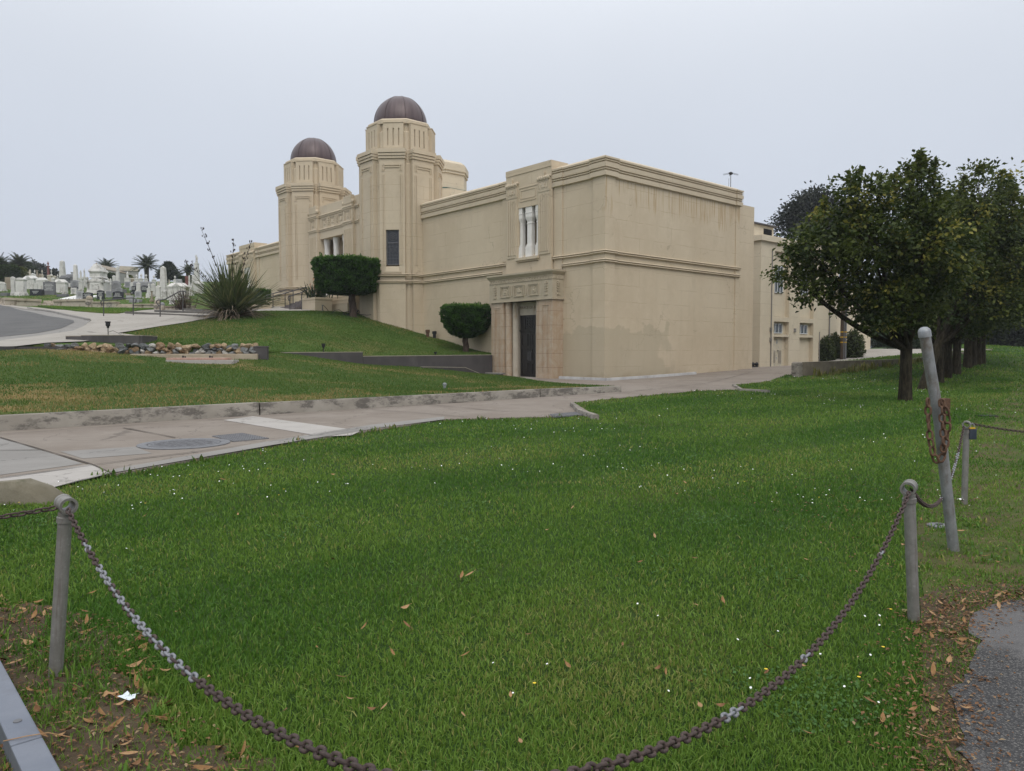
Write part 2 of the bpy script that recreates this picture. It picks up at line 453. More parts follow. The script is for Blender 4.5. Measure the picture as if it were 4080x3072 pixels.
def bladem(name, c1, c2, c3, tip=1.0):
    k = N(name, .6, .25)
    t = k.attr('tone')
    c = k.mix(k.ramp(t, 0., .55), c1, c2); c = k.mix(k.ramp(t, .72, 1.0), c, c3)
    k.col(c)
    tr = k.n('ShaderNodeBsdfTranslucent'); k.l(c, tr.inputs[0])
    ms = k.n('ShaderNodeMixShader'); ms.inputs[0].default_value = .3
    om = k.t.nodes['Material Output']
    k.l(k.b.outputs[0], ms.inputs[1]); k.l(tr.outputs[0], ms.inputs[2]); k.l(ms.outputs[0], om.inputs[0])
    return k.m
GRASS = bladem('grass_blades', (.058, .142, .016), (.138, .232, .034), (.27, .265, .08))
GRASSB = bladem('bank_blades', (.048, .108, .015), (.098, .152, .028), (.32, .225, .095))
LEAFM = bladem('pear_leaves', (.026, .044, .010), (.085, .108, .020), (.23, .21, .04))
LEAFD = bladem('dark_leaves', (.014, .026, .012), (.028, .046, .018), (.055, .070, .026))
EUC = bladem('grey_leaves', (.016, .022, .014), (.030, .036, .022), (.06, .064, .042))
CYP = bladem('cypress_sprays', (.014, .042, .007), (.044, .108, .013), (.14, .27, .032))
HEDGE = bladem('hedge_leaves', (.020, .040, .010), (.036, .062, .014), (.07, .09, .02))
HEDGEY = bladem('yellow_hedge', (.075, .090, .016), (.11, .125, .022), (.17, .17, .04))
BUSHM = bladem('bush_leaves', (.035, .055, .016), (.065, .085, .024), (.15, .11, .045))
FLAX = bladem('flax_blades', (.046, .064, .024), (.095, .118, .044), (.19, .175, .075))
FLAXD = bladem('dead_flax', (.19, .14, .095), (.27, .21, .15), (.36, .29, .22))
FLAXR = bladem('bronze_flax', (.038, .026, .022), (.070, .042, .034), (.12, .085, .06))
PALMM = bladem('palm_fronds', (.022, .034, .014), (.045, .062, .024), (.10, .10, .04))
WEEDM = bladem('weeds', (.10, .12, .03), (.17, .17, .045), (.33, .28, .09))
DRYL = simple('dry_leaf', (.20, .098, .034), (.28, .158, .06), 30, .7)
DRYL2 = simple('dark_dry_leaf', (.15, .07, .028), (.21, .11, .045), 30, .7)
DRYL3 = simple('tan_leaf', (.36, .22, .105), (.29, .16, .075), 30, .7)
def bark(name, c1, c2):
    k = N(name, .95, .1)
    n = k.noise(1, 6, k.map((16, 16, 3.2)), .7)
    k.col(k.mix(k.ramp(n, .35, .68), c1, c2)); k.bump(n, 1.0, .05); return k.m
BARK = bark('bark', (.018, .015, .010), (.066, .055, .036))
BARKP = bark('palm_bark', (.05, .038, .026), (.11, .09, .06))
WOODP = bark('pole_wood', (.075, .055, .040), (.125, .095, .072))
def galv(name, c1, c2, rust):
    k = N(name, .5, .5)
    c = k.mix(k.ramp(k.noise(9, 6, None, .7), .35, .65), c1, c2)
    c = k.mix(k.mul(k.ramp(k.noise(5, 7, k.map((1, 1, .5)), .7), .5, .7), rust), c, (.13, .10, .075))
    c = k.mix(k.mul(k.ramp(k.noise(1, 6, k.map((38, 38, 2.2)), .7), .52, .7), rust*.7), c, (.10, .065, .04))
    c = k.mix(k.mul(k.ramp(k.noise(70, 4), .6, .7), .5), c, (.34, .335, .32))
    k.col(c); k.b.inputs['Metallic'].default_value = .35; k.bump(k.noise(160, 3), .1, .002); return k.m
GALV = galv('weathered_pipe', (.19, .182, .165), (.26, .25, .232), .75)
GALVL = galv('bright_pipe', (.25, .265, .28), (.33, .345, .355), .35)
ZINC = galv('zinc_link', (.19, .195, .21), (.28, .285, .30), .75)
RUSTL = simple('rusty_link', (.060, .045, .042), (.105, .074, .064), 90, .75, .3, .2, .3, 300)
RUSTO = simple('orange_rust_link', (.10, .058, .038), (.15, .085, .052), 90, .8, .3, .1, .3, 300)
IRON = simple('cast_iron', (.15, .15, .158), (.20, .20, .205), 12, .6, .4, .3)
IROND = simple('grate_slot', (.012, .012, .012), (.02, .02, .02), 5, .9)
RAILM = simple('painted_rail', (.055, .052, .055), (.075, .07, .07), 9, .45, .5)
BEAMM = simple('blue_grey_beam', (.155, .172, .21), (.20, .215, .25), 3, .5, .5, .3, grime=(.12, .125, .14))
ROCKC = []
def rockm(name, c1, c2, c3):
    k = N(name, .9, .2)
    c = k.mix(k.ramp(k.noise(6, 8, None, .7, .6), .35, .65), c1, c2)
    c = k.mix(k.ramp(k.noise(11, 6, None, .75), .55, .68), c, c3)
    c = k.mix(k.mul(k.ramp(k.noise(24, 5), .45, .65), .5), c, tuple(v*.3 for v in c1))
    k.col(c); k.bump(k.noise(14, 8, None, .7), 1.0, .05); return k.m
ROCKC = [rockm('grey_rock', (.15,.155,.155), (.22,.22,.21), (.40,.40,.38)), rockm('tan_rock', (.30,.21,.12), (.40,.31,.20), (.50,.43,.33)),
         rockm('white_rock', (.44,.42,.38), (.52,.50,.46), (.30,.26,.20)), rockm('dark_rock', (.09,.095,.095), (.14,.145,.14), (.27,.28,.27)),
         rockm('brown_rock', (.22,.14,.075), (.29,.20,.12), (.37,.34,.29))]
def stonem(name, c1, c2, dirt, amt, rough=.75):
    k = N(name, rough, .3)
    c = k.mix(k.ramp(k.noise(1.5, 5), .35, .65), c1, c2)
    c = k.mix(k.mul(k.ramp(k.noise(1.4, 8, k.map((1.5, 1.5, .8)), .72), .5, .66), amt), c, dirt)
    k.col(c); k.bump(k.noise(12, 6), .25, .03); return k.m
GWHITE = stonem('weathered_white_marble', (.56, .545, .51), (.64, .62, .585), (.20, .18, .15), .75)
GWHITE2 = stonem('mossy_white_marble', (.49, .48, .45), (.58, .565, .53), (.14, .12, .085), .9)
GGREY = stonem('grey_granite', (.24, .24, .245), (.29, .29, .295), (.18, .175, .17), .5)
GLIGHT = stonem('light_granite', (.34, .34, .345), (.40, .40, .40), (.25, .24, .22), .5)
GDARK = stonem('dark_granite', (.13, .13, .135), (.17, .17, .175), (.10, .10, .10), .5)
GBLACK = stonem('polished_black_granite', (.022, .023, .028), (.030, .031, .036), (.015, .015, .018), .3, .25)
GRED = stonem('red_granite', (.155, .058, .048), (.20, .08, .066), (.09, .04, .035), .4, .4)
GBROWN = stonem('brown_stone', (.24, .20, .15), (.30, .25, .19), (.14, .11, .08), .6)
GTAN = stonem('tan_stone', (.43, .39, .31), (.49, .44, .36), (.25, .21, .15), .5)
GMAUS = stonem('grey_ashlar', (.33, .32, .30), (.38, .37, .35), (.22, .20, .17), .5)
GREENC = stonem('green_copper_roof', (.20, .27, .22), (.26, .33, .27), (.18, .18, .15), .5)
INK = simple('engraving', (.50, .50, .48), (.58, .58, .55), 5, .8)
WALLC = stonem('cemetery_wall_stone', (.40, .35, .28), (.46, .41, .33), (.15, .11, .08), .85)
WALLT = stonem('cemetery_wall_cap', (.36, .31, .24), (.43, .37, .29), (.20, .16, .11), .6)
BRICKD = simple('dark_brick', (.10, .085, .085), (.17, .145, .14), 8, .85, grime=(.24, .21, .20))
PINKG = simple('pink_granite', (.45, .27, .21), (.52, .34, .28), 8, .5)
WFRAME = simple('white_window_frame', (.52, .54, .55), (.60, .62, .62), 5, .5)
PANE = N('window_glass', .06, .6).col((.035, .045, .052)).m
def doorp():
    k = N('peeling_door_paint', .7, .3)
    c = k.mix(k.ramp(k.noise(2, 5), .4, .6), (.50, .44, .33), (.55, .49, .38))
    c = k.mix(k.ramp(k.noise(3.6, 5, k.map((1, 1, .8)), .65), .615, .635), c, (.20, .235, .265)); k.col(c); return k.m
PEEL = doorp()
YELLOW = simple('yellow_band', (.55, .33, .02), (.6, .37, .03), 5, .6)
BLACKP = simple('black_plastic', (.02, .02, .022), (.03, .03, .032), 8, .5)
WHITEF = N('white_petals', .6, .3).col((.80, .80, .78)).m
YELF = N('yellow_petals', .6, .3).col((.70, .50, .03)).m
ORANGEF = simple('orange_petals', (.42, .14, .04), (.5, .2, .05), 30, .6)
FOIL = N('foil_wrapper', .25, .6).col((.62, .68, .72)).m
# ------------------------------------------------------------------ ground: near level, lower bank, upper hillside
near_pts = [(0,0,0),(-10,0,0),(10,0,0),(-3,6,0),(5,6,0),(-6,10,0),(0,12,0),(8,14,0),(-10,14.4,0),(-6,18,.02),(0,23,.06),(3.9,26.4,.10),
            (12,22,.04),(20,20,.05),(4.5,36,.14),(8,31,.15),(13.3,43.8,.42),(9,40,.27),(17.8,52,.42),(23,56,.57),(14.2,37,.30),(24.2,44.7,.82),(19.6,40.7,.52),(30,50,1.2),(35,56,1.45),(40,66,1.55),(24,37,.15),(19.5,34,.10),(31,44,.3),(38.6,63,.12),(55,90,.15),(100,160,.2),(60,40,.1),(40,30,.05),(-25,5,0),(-30,20,0),(0,60,.4),(-40,60,0),(30,-20,0),(-30,-20,0)]
f_near = tps(near_pts)
kerb_line = [(-30,-3.2),(-18,7.36),(-9.9,14.4),(-6.0,17.8),(-1.0,22.15),(3.9,26.4)]
kd = Vector((.755,.656)); kn = Vector((-.656,.755))
# lower bank
low_pts = [(-30,-3,.34),(-18,7.5,.34),(-9.9,14.6,.335),(-6,18,.335),(-1,22.4,.33),(3.7,26.6,.30),(-20,19,.95),(-24,26,1.5)]
for px, py, d in [(0,1400,27),(300,1404,28),(640,1436,28.1),(810,1449,28.0),(930,1448,28.2),(1000,1430,29.2),(1122,1407,32.8),(1441,1453,35.2),(1678,1464,37.8),(1915,1494,40.3),
                  (2040,1500,39),(2200,1522,35),(2449,1540,27.8),(2330,1532,31),(1000,1490,24.5),(300,1500,22.5),(1600,1540,26),(600,1490,23.5)]:
    p = W(px, py, d); low_pts.append((p.x, p.y, p.z))
f_low = tps(low_pts, .01)
# upper hillside (mound by the building, walks, drive, cemetery)
up_src = [(1956,1411,41.6),(1855,1399,43),(1801,1365,45.3),(1690,1335,47.4),(1595,1307,46.6),(1493,1278,47.3),(1400,1252,48),(1290,1241,49),(1160,1240,49),(1050,1240,47.5),
          (900,1258,43),(800,1277,41.5),(640,1303,37.5),(470,1332,33.5),(560,1372,29.4),(270,1369,29.0),(400,1372,29.2),(1022,1396,30),(1122,1402,33.3),(1300,1404,34.5),(1430,1412,35.9),(1600,1418,37.6),(1800,1416,39.8),
          (1200,1330,38),(1400,1340,40.5),(1600,1365,42.5),(900,1330,35.5),
          (0,1390,27.5),(0,1347,33),(150,1330,35),(295,1288,40.5),(0,1289,40),(0,1250,49),(52,1225,57),(150,1236,55),(380,1263,47),(450,1252,50),(450,1232,56),(200,1221,62.5),(0,1216,61),(600,1228,59)]
up_pts = [tuple(W(*s)) for s in up_src]
for px in (-200, 20, 220, 420, 620, 800):
    up_pts += [tuple(W(px, 1199, 66.5)), tuple(W(px, 1176, 76)), tuple(W(px, 1150, 92)), tuple(W(px, 1133, 112)), tuple(W(px, 1128, 135)), tuple(W(px, 1122, 170))]
up_pts += [(-2,52,3.0),(-6,56,4.4),(0,70,5),(0,110,9),(0,160,12),(-60,40,3.2),(-60,30,2.0),(-40,27,1.6),(-120,70,6),(-130,140,14),(-25,26,1.5)]
f_up = tps(up_pts, .005)

ROAD_NEAR = [(-30,-14),(-14,1.2)]
for px, py, z in [(0,1958,0),(461,1897,0),(1088,1781,0),(1770,1679,0),(2235,1664,.02)]:
    p = flat(px, py, z); ROAD_NEAR.append((p.x, p.y))
p = flat(2365,1655,.03); ROAD_NEAR.append((p.x, p.y))
for px, py, z in [(2285,1606,.06),(2560,1578,.10),(2800,1557,.12),(2945,1552,.14),(2925,1535,.16),(3060,1520,.2),(3130,1500,.27),(3180,1496,.3)]:
    p = flat(px, py, z); ROAD_NEAR.append((p.x, p.y))
ROAD_NEAR += [(15.2,38.4),(17.5,41),(19,46),(23.5,55.5),(23,57)]
PAVE = ROAD_NEAR+[(18,56),(10,52),(0,46),(-2.4,40.6),(-6,37.5),(-10,33),(-11,29.6),(-12,26),(-18,16),(-30,4)]
drape('lawn', [(-400,-60),(400,-60),(400,900),(-400,900)], lambda x, y: np.where((np.abs(x) < 110) & (y < 165) & (y > -22), -.4, 0.0), -.03, TURF, 12)
drape('verge', [(1.5,2.0),(2.0,3.4),(2.6,4.6),(3.3,6.0),(4.2,7.6),(6,10.5),(9,15),(16,25),(30,42),(44,60),(60,60),(60,30),(12,8),(5,3.5)], f_near, .006, VERGE, .8)
drape('front_lawn', [(-34,-25),(70,-25),(120,30),(150,170),(40,170),(30,60),(-2,45),(-14,30),(-34,10)], f_near, 0.0, TURF, 1.6)
drape('road', PAVE, f_near, .03, CONC, 1.0, .12)
def wf(pts, z=0.0): return [tuple(flat(px, py, z).xy) for px, py in pts]
# lighter slabs let into the road
drape('pale_road_patch', wf([(890,1682),(1010,1667),(1440,1725),(1400,1743),(1290,1748)]), f_near, .036, PALE, .8)
drape('pale_road_patch', wf([(-200,1965),(-60,1925),(373,1858),(446,1893),(330,1921),(180,1962),(-100,2040)]), f_near, .036, PALE, .6)
drape('grey_road_slab', wf([(-260,1772),(0,1749),(158,1799),(330,1857),(-40,1908),(-260,1940)]), f_near, .034, GREYC, .6)
drape('grey_road_slab', wf([(240,1807),(540,1788),(605,1815),(330,1836)]), f_near, .034, GREYC, .6)
drape('grey_gutter', wf([(170,1967),(446,1897),(1088,1783),(1500,1716),(1770,1681),(1770,1670),(1480,1702),(1070,1768),(470,1878),(330,1925)]), f_near, .042, GREYC, .5)
CRACK = simple('road_joint', (.075,.06,.05), (.11,.09,.07), 6, .95)
def strip(name, pts, f, dz, wd, mat):
    P = resample([tuple(p)[:2] for p in pts], .6, False); vs = []; fs = []
    for i, p in enumerate(P):
        t = (P[min(i+1, len(P)-1)]-P[max(i-1, 0)]).normalized(); nn = Vector((-t.y, t.x))*wd*(.5+.25*math.sin(i*2.3))
        for s in (1, -1):
            q = p+nn*s; vs.append((q.x, q.y, float(f(q.x, q.y))+dz))
    for i in range(len(P)-1): fs.append((2*i, 2*i+1, 2*i+3, 2*i+2))
    mb = MB(); mb.add(vs, fs); o = mb.build(name, mat); o['kind'] = 'structure'; return o
for pts in ([(0,1747),(220,1812),(373,1858),(447,1893)], [(0,1912),(180,1886),(373,1858),(560,1832),(760,1808),(1000,1775)], [(490,1709),(620,1733),(700,1749)],
            [(1480,1640),(1700,1655),(1850,1668)], [(0,1800),(158,1797)], [(0,1735),(600,1693),(1040,1668),(1700,1621),(2250,1581)], [(1700,1620),(1980,1645),(2240,1650)], [(2350,1590),(2800,1545),(3000,1510)]):
    strip('road_joint', wf(pts, .02), f_near, .046, .03, CRACK)
# kerb walls
def lowwall(name, line, f0, htop, wd, mat, gaps=(), side=1, cap=None, kind='structure', z0=-.35):
    P = resample(line, .8, False); vs = []; fs = []
    for i, p in enumerate(P):
        t = (P[min(i+1, len(P)-1)]-P[max(i-1, 0)]).normalized(); nn = Vector((-t.y, t.x))*side
        b = float(f0(p.x, p.y)); h = htop(i/(len(P)-1)) if callable(htop) else htop
        q = p+nn*wd
        vs += [(p.x, p.y, b+z0), (p.x+nn.x*.015, p.y+nn.y*.015, b+h-.02), (p.x+nn.x*.03, p.y+nn.y*.03, b+h), (q.x-nn.x*.02, q.y-nn.y*.02, b+h), (q.x, q.y, b+h-.03), (q.x, q.y, b+z0)]
    for i in range(len(P)-1):
        for k in range(5):
            a = (i*6+k, i*6+k+1, i*6+7+k, i*6+6+k); fs.append(a if side < 0 else a[::-1])
    fs.append(tuple(range(6))); n = (len(P)-1)*6; fs.append(tuple(n+k for k in range(6)))
    mb = MB(); mb.add(vs, fs); o = mb.build(name, mat, None, 50)
    if kind: o['kind'] = kind
    return o
segs = [[(-30,-3.2),(-18,7.36),(-9.9,14.4),(-6.06,17.75)], [(-6.03,17.78),(-1.0,22.15),(.9,23.8)], [(.93,23.83),(3.9,26.4)]]
hh = [.335, lambda t: .32-.03*t, lambda t: .29-.06*t]
for s, h in zip(segs, hh): lowwall('kerb', s, lambda x, y: f_near(x, y), h, .2, KERB)
pk = [flat(px, py, .1) for px, py in ((2268,1612),(2300,1640),(2362,1658))]
lowwall('kerb', [tuple(q.xy) for q in pk], f_near, .12, .15, KERB)
pk = [flat(px, py, .18) for px, py in ((2915,1536),(2945,1551),(3060,1556))]
lowwall('kerb', [tuple(q.xy) for q in pk], f_near, .1, .15, KERB)
# rounded kerb end at the left edge of the picture
mb = MB()
pts = [flat(px, py, 0.0) for px, py in ((-500,2105),(-150,2035),(30,2010),(120,2010),(175,2013))]
vs = []; fs = []
for i, p in enumerate(pts):
    h = (.24,.24,.23,.15,.0)[i]
    for dx, dz in ((-.02,-.1),(0,h*.7),(.05,h),(.26,h),(.33,h*.6),(.36,-.1)): vs.append((p.x+dx*.3, p.y+dx, p.z+dz))
for i in range(4):
    for k in range(5): fs.append((i*6+k, i*6+6+k, i*6+7+k, i*6+k+1))
fs.append((0,1,2,3,4,5)); fs.append(tuple(24+k for k in range(6))[::-1])
mb.add(vs, fs); mb.build('kerb', MOSSK, None, 60)['kind'] = 'structure'
# bank lawn
off = kn*.19
BANK = [(p[0]+off.x, p[1]+off.y) for p in kerb_line[:-1]]+[(3.75,26.6),(3.3,28.4),(2.2,32),(.6,37.2),(-.4,39.2),(-1.25,40.9),(-7.2,35.75),(-10.4,32.9),(-10.2,29.4),(-17.7,28.6),(-24,26.5),(-36,24),(-36,-2)]
drape('bank_lawn', BANK, f_low, .0, TURFB, .8)
# upper sheet
UPPER = [(-1.05,41.3),(-7.25,35.85),(-10.6,33.15),(-10.0,29.45),(-17.7,28.75),(-24,26.6),(-60,22),(-160,40),(-180,230),(30,230),(6,120),(-1,70),(1.0,48),(.6,43)]
drape('upper_lawn', UPPER, f_up, .0, TURFC, 1.3, 1.5)
def wu(pts):
    o = []
    for px, py in pts: q = hit(px, py, f_up, 26); o.append((q.x, q.y))
    return o
WALKP = wu([(1,1392),(190,1371),(330,1366),(440,1352),(545,1340),(470,1331),(640,1303),(800,1277),(880,1262),(1050,1241),(1235,1240)])+[(-14.2,53),(-19,57)]+wu([(800,1240),(640,1233),(520,1236),(430,1247),(250,1237),(150,1228),(70,1222)])
WALKP += [(-50,70),(-52,58)]+wu([(0,1218),(52,1226),(160,1240),(300,1264),(365,1280),(335,1303),(290,1322),(180,1338),(0,1361)])+[(-26,30),(-30,26.2),(-18.6,27.9)]
drape('sidewalk', WALKP, f_up, .05, WALK, .9)
DRIVE = [(-50,66)]+wu([(0,1217),(52,1226),(160,1239),(300,1263),(362,1279),(333,1302),(288,1321),(180,1337),(0,1360)])+[(-26,29.8),(-40,28),(-70,40)]
drape('gutter', DRIVE, f_up, .03, GREYC, .9)
inner = wu([(0,1218),(48,1228),(190,1262),(235,1268),(293,1280),(296,1288),(245,1312),(150,1331),(0,1346)])
drape('asphalt_drive', [(-52,64)]+inner+[(-29,33),(-44,33),(-66,44)], f_up, .045, ASPH, .9)
GISLAND = wu([(150,1222),(400,1232),(640,1234),(560,1240),(470,1253),(420,1253),(300,1243),(190,1228)])
drape('grass_verge', GISLAND, f_up, .1, TURFC, .7, .12)
for pts in ([(470,1331),(640,1303),(800,1277)], [(300,1300),(620,1275)], [(480,1320),(700,1270)]):
    strip('walk_joint', wu(pts), f_up, .066, .02, CRACK)
k = lowwall('kerb', wu([(118,1231),(200,1243),(300,1265),(362,1279)]), f_up, .13, .18, GREYC, side=-1)
# worn asphalt in the near right corner and bare soil
def jitter(poly, step, amp):
    return [(q.x+amp*(snoise(q.x,q.y,5.,71)+.6*snoise(q.x,q.y,17.,72)), q.y+amp*(snoise(q.x,q.y,5.,73)+.6*snoise(q.x,q.y,17.,74))) for q in resample(poly, step)]
APATCH = [(1.3,1.2),(1.62,2.2),(1.72,2.83),(2.08,3.35),(2.5,4.0),(2.72,4.35),(3.05,4.62),(3.5,4.72),(5,4.9),(9,5.2),(9,-4),(1.0,-4)]
APATCH = jitter(APATCH, .07, .09); drape('asphalt_apron', APATCH, f_near, .018, ASPHN, .3)
drape('bare_soil', jitter([(-.7,2.2),(-1.0,2.75),(-1.45,3.05),(-1.85,3.4),(-2.3,4.05),(-3.0,4.6),(-4.6,5.0),(-6,4.4),(-6,0),(-.6,0)], .1, .2), f_near, .008, SOIL, .4)
drape('bare_soil', [(1.3,1.6),(1.5,2.2),(1.62,2.9),(1.95,3.45),(2.3,4.1),(2.62,4.7),(2.9,4.95),(3.4,5.0),(3.9,4.9),(2.9,4.2),(1.8,2.4)], f_near, .01, SOIL, .4)
# bed and painted kerb round the building corner
def loc2w(x, y): return (4.46+.656*x+.755*y, 36-.755*x+.656*y)
lowwall('painted_kerb', [loc2w(-2.5,-.62),loc2w(.75,-.62),loc2w(.72,4.2),loc2w(.7,6.6)], f_near, .16, .14, CURBW, side=1)
drape('planting_bed', [loc2w(-2.5,-.5),loc2w(.62,-.5),loc2w(.6,6.5),loc2w(-.2,6.5),loc2w(-.2,.2),loc2w(-2.5,.2)], f_near, .1, SOIL, .5)
# ------------------------------------------------------------------ the large building (local x runs right along the front, y runs along the end wall)
BX, BY = 4.46, 36.0; BROT = R(-49)
bld = thing('mausoleum_building', 'long beige stucco building with two domed octagonal towers and stepped cornices', 'building', (BX, BY, 0), BROT)
CORN = [(0,10.0),(.12,10.04),(.12,10.26),(.06,10.275),(.06,10.32),(.13,10.335),(.13,10.37),(.07,10.385),(.07,10.43),(.14,10.445),(.14,10.67),(.08,10.685),(.08,10.73),
        (.145,10.745),(.145,10.78),(.085,10.795),(.085,10.84),(.15,10.855),(.15,10.94),(-.03,10.945)]
COPE = [(.15,10.941),(-.2,11.13),(-.9,11.13),(-.9,10.6)]
def rollprof(z0, n=2, r=.044):
    p = [(0, z0-.001)]
    for k in range(n):
        for a in range(0, 7): p.append((.02+r*2.0*math.sin(math.pi*a/6), z0+k*2*r+r-r*math.cos(math.pi*a/6)*.97))
    return p+[(0, z0+2*n*r+.001)]
BELT_U, BELT_L = rollprof(6.26), rollprof(5.84)
WALLP = [(0,-1.5),(0,10.02)]
endpath = [(-3.45,-.06),(-2.85,-.06),(-2.85,0),(-.68,0),(-.68,-.11),(.11,-.11),(.11,.62),(0,.62),(0,11.2),(.06,11.2),(.06,11.58),(-.4,11.58)]
leftpath = [(-15.6,0),(-7.55,0),(-7.55,-.06),(-7.0,-.06)]
farright = [(-41.7,-.06),(-41.1,-.06),(-41.1,0),(-33.2,0)][:]
farleft = [(-48.7,8),(-48.8,.6),(-48.8,-.1),(-48.1,-.1),(-48.1,0),(-46.4,0),(-46.4,-.06),(-45.3,-.06)]
RUNS = [([leftpath, endpath], [[(-15.6,0),(-7.55,0)], [(-2.85,0)]+endpath[3:-1]], [[(-15.6,0),(-7.0,0)], [(-3.5,0),(.0,0),(.0,11.58)]]),
        ([[(-42.3,-.06),(-41.4,-.06),(-41.4,0),(-33,0)], farleft], [[(-41.4,0),(-33,0)]], [[(-42,0),(-33,0)], [(-48.8,8),(-48.8,0),(-45.5,0)]])]
for up, lo, co in RUNS:
    wb = MB()
    for q in up: wb.sweep(WALLP, q)
    if up[0] is leftpath:
        wb.sweep([(0,-1.5),(0,10.3),(-.3,10.3)], [(-.3,11.5),(-.3,13.7),(-6,13.7)]); wb.box(-48.3,-.5,.5,11.5,10.5,10.9)
    wb.build('wall', STU, bld)
    for q, c in zip(up, co): cb = MB(); cb.sweep(CORN, q); cb.sweep(COPE, c); cb.build('cornice', TRIM, bld, 25)
    for q in up: bb = MB(); bb.sweep(BELT_U, q); bb.build('belt_course', TRIM, bld, 50)
    for q in lo: bb = MB(); bb.sweep(BELT_L, q); bb.build('belt_course', TRIM, bld, 50)

def leaf_relief(mb, cx, cz, y, h, wd, d=.04):
    """stalk with paired leaves, carved proud of plane y (front is -y)"""
    mb.box(cx-.02, cx+.02, y-d, y, cz-h/2, cz+h/2); mb.box(cx-wd*.45, cx+wd*.45, y-d*1.2, y, cz-h/2-.05, cz-h/2+.03)
    for k in range(4):
        z = cz-h*.32+k*h*.2
        for s in (-1, 1):
            mb.xprism([(cx, z), (cx+s*wd*.5, z+h*.10), (cx+s*wd*.42, z+h*.19), (cx, z+h*.09)][::s], y-d, y)
    mb.ball((cx, y-.01, cz+h*.5), (wd*.22, d, h*.09), 8, 5)
def square_panel(mb, cx, cz, y, wd, h, kind):
    for q, t, d in ((0, .035, .05), (.09, .03, .035), (.17, .02, .025)):
        x0, x1, z0, z1 = cx-wd/2+q*wd, cx+wd/2-q*wd, cz-h/2+q*h*.6, cz+h/2-q*h
        mb.box(x0, x0+t, y-d, y, z0, z1-t); mb.box(x1-t, x1, y-d, y, z0, z1-t); mb.box(x0, x1, y-d, y, z1-t, z1)
    mb.box(cx-wd/2, cx+wd/2, y-.05, y, cz-h/2-.05, cz-h/2-.002)
    if kind == 0:
        for tri in ([(-.17,-.10),(.17,-.10),(0,.17)], [(-.17,.08),(0,-.18),(.17,.08)]):
            mb.xprism([(cx+a, cz+b) for a, b in tri], y-.03-.006*(tri[2][1] > .1), y)
    else:
        mb.xprism([(cx+a, cz+b) for a, b in ((-.16,-.17),(.0,-.2),(.16,-.17),(.19,.0),(.13,.05),(.16,.16),(.06,.1),(0,.17),(-.06,.1),(-.16,.16),(-.13,.05),(-.19,0))], y-.025, y)
        mb.ball((cx, y-.03, cz-.06), (.07,.03,.06), 8, 6); mb.ball((cx-.08, y-.03, cz+.08), (.035,.03,.03), 6, 5); mb.ball((cx+.08, y-.03, cz+.08), (.035,.03,.03), 6, 5)

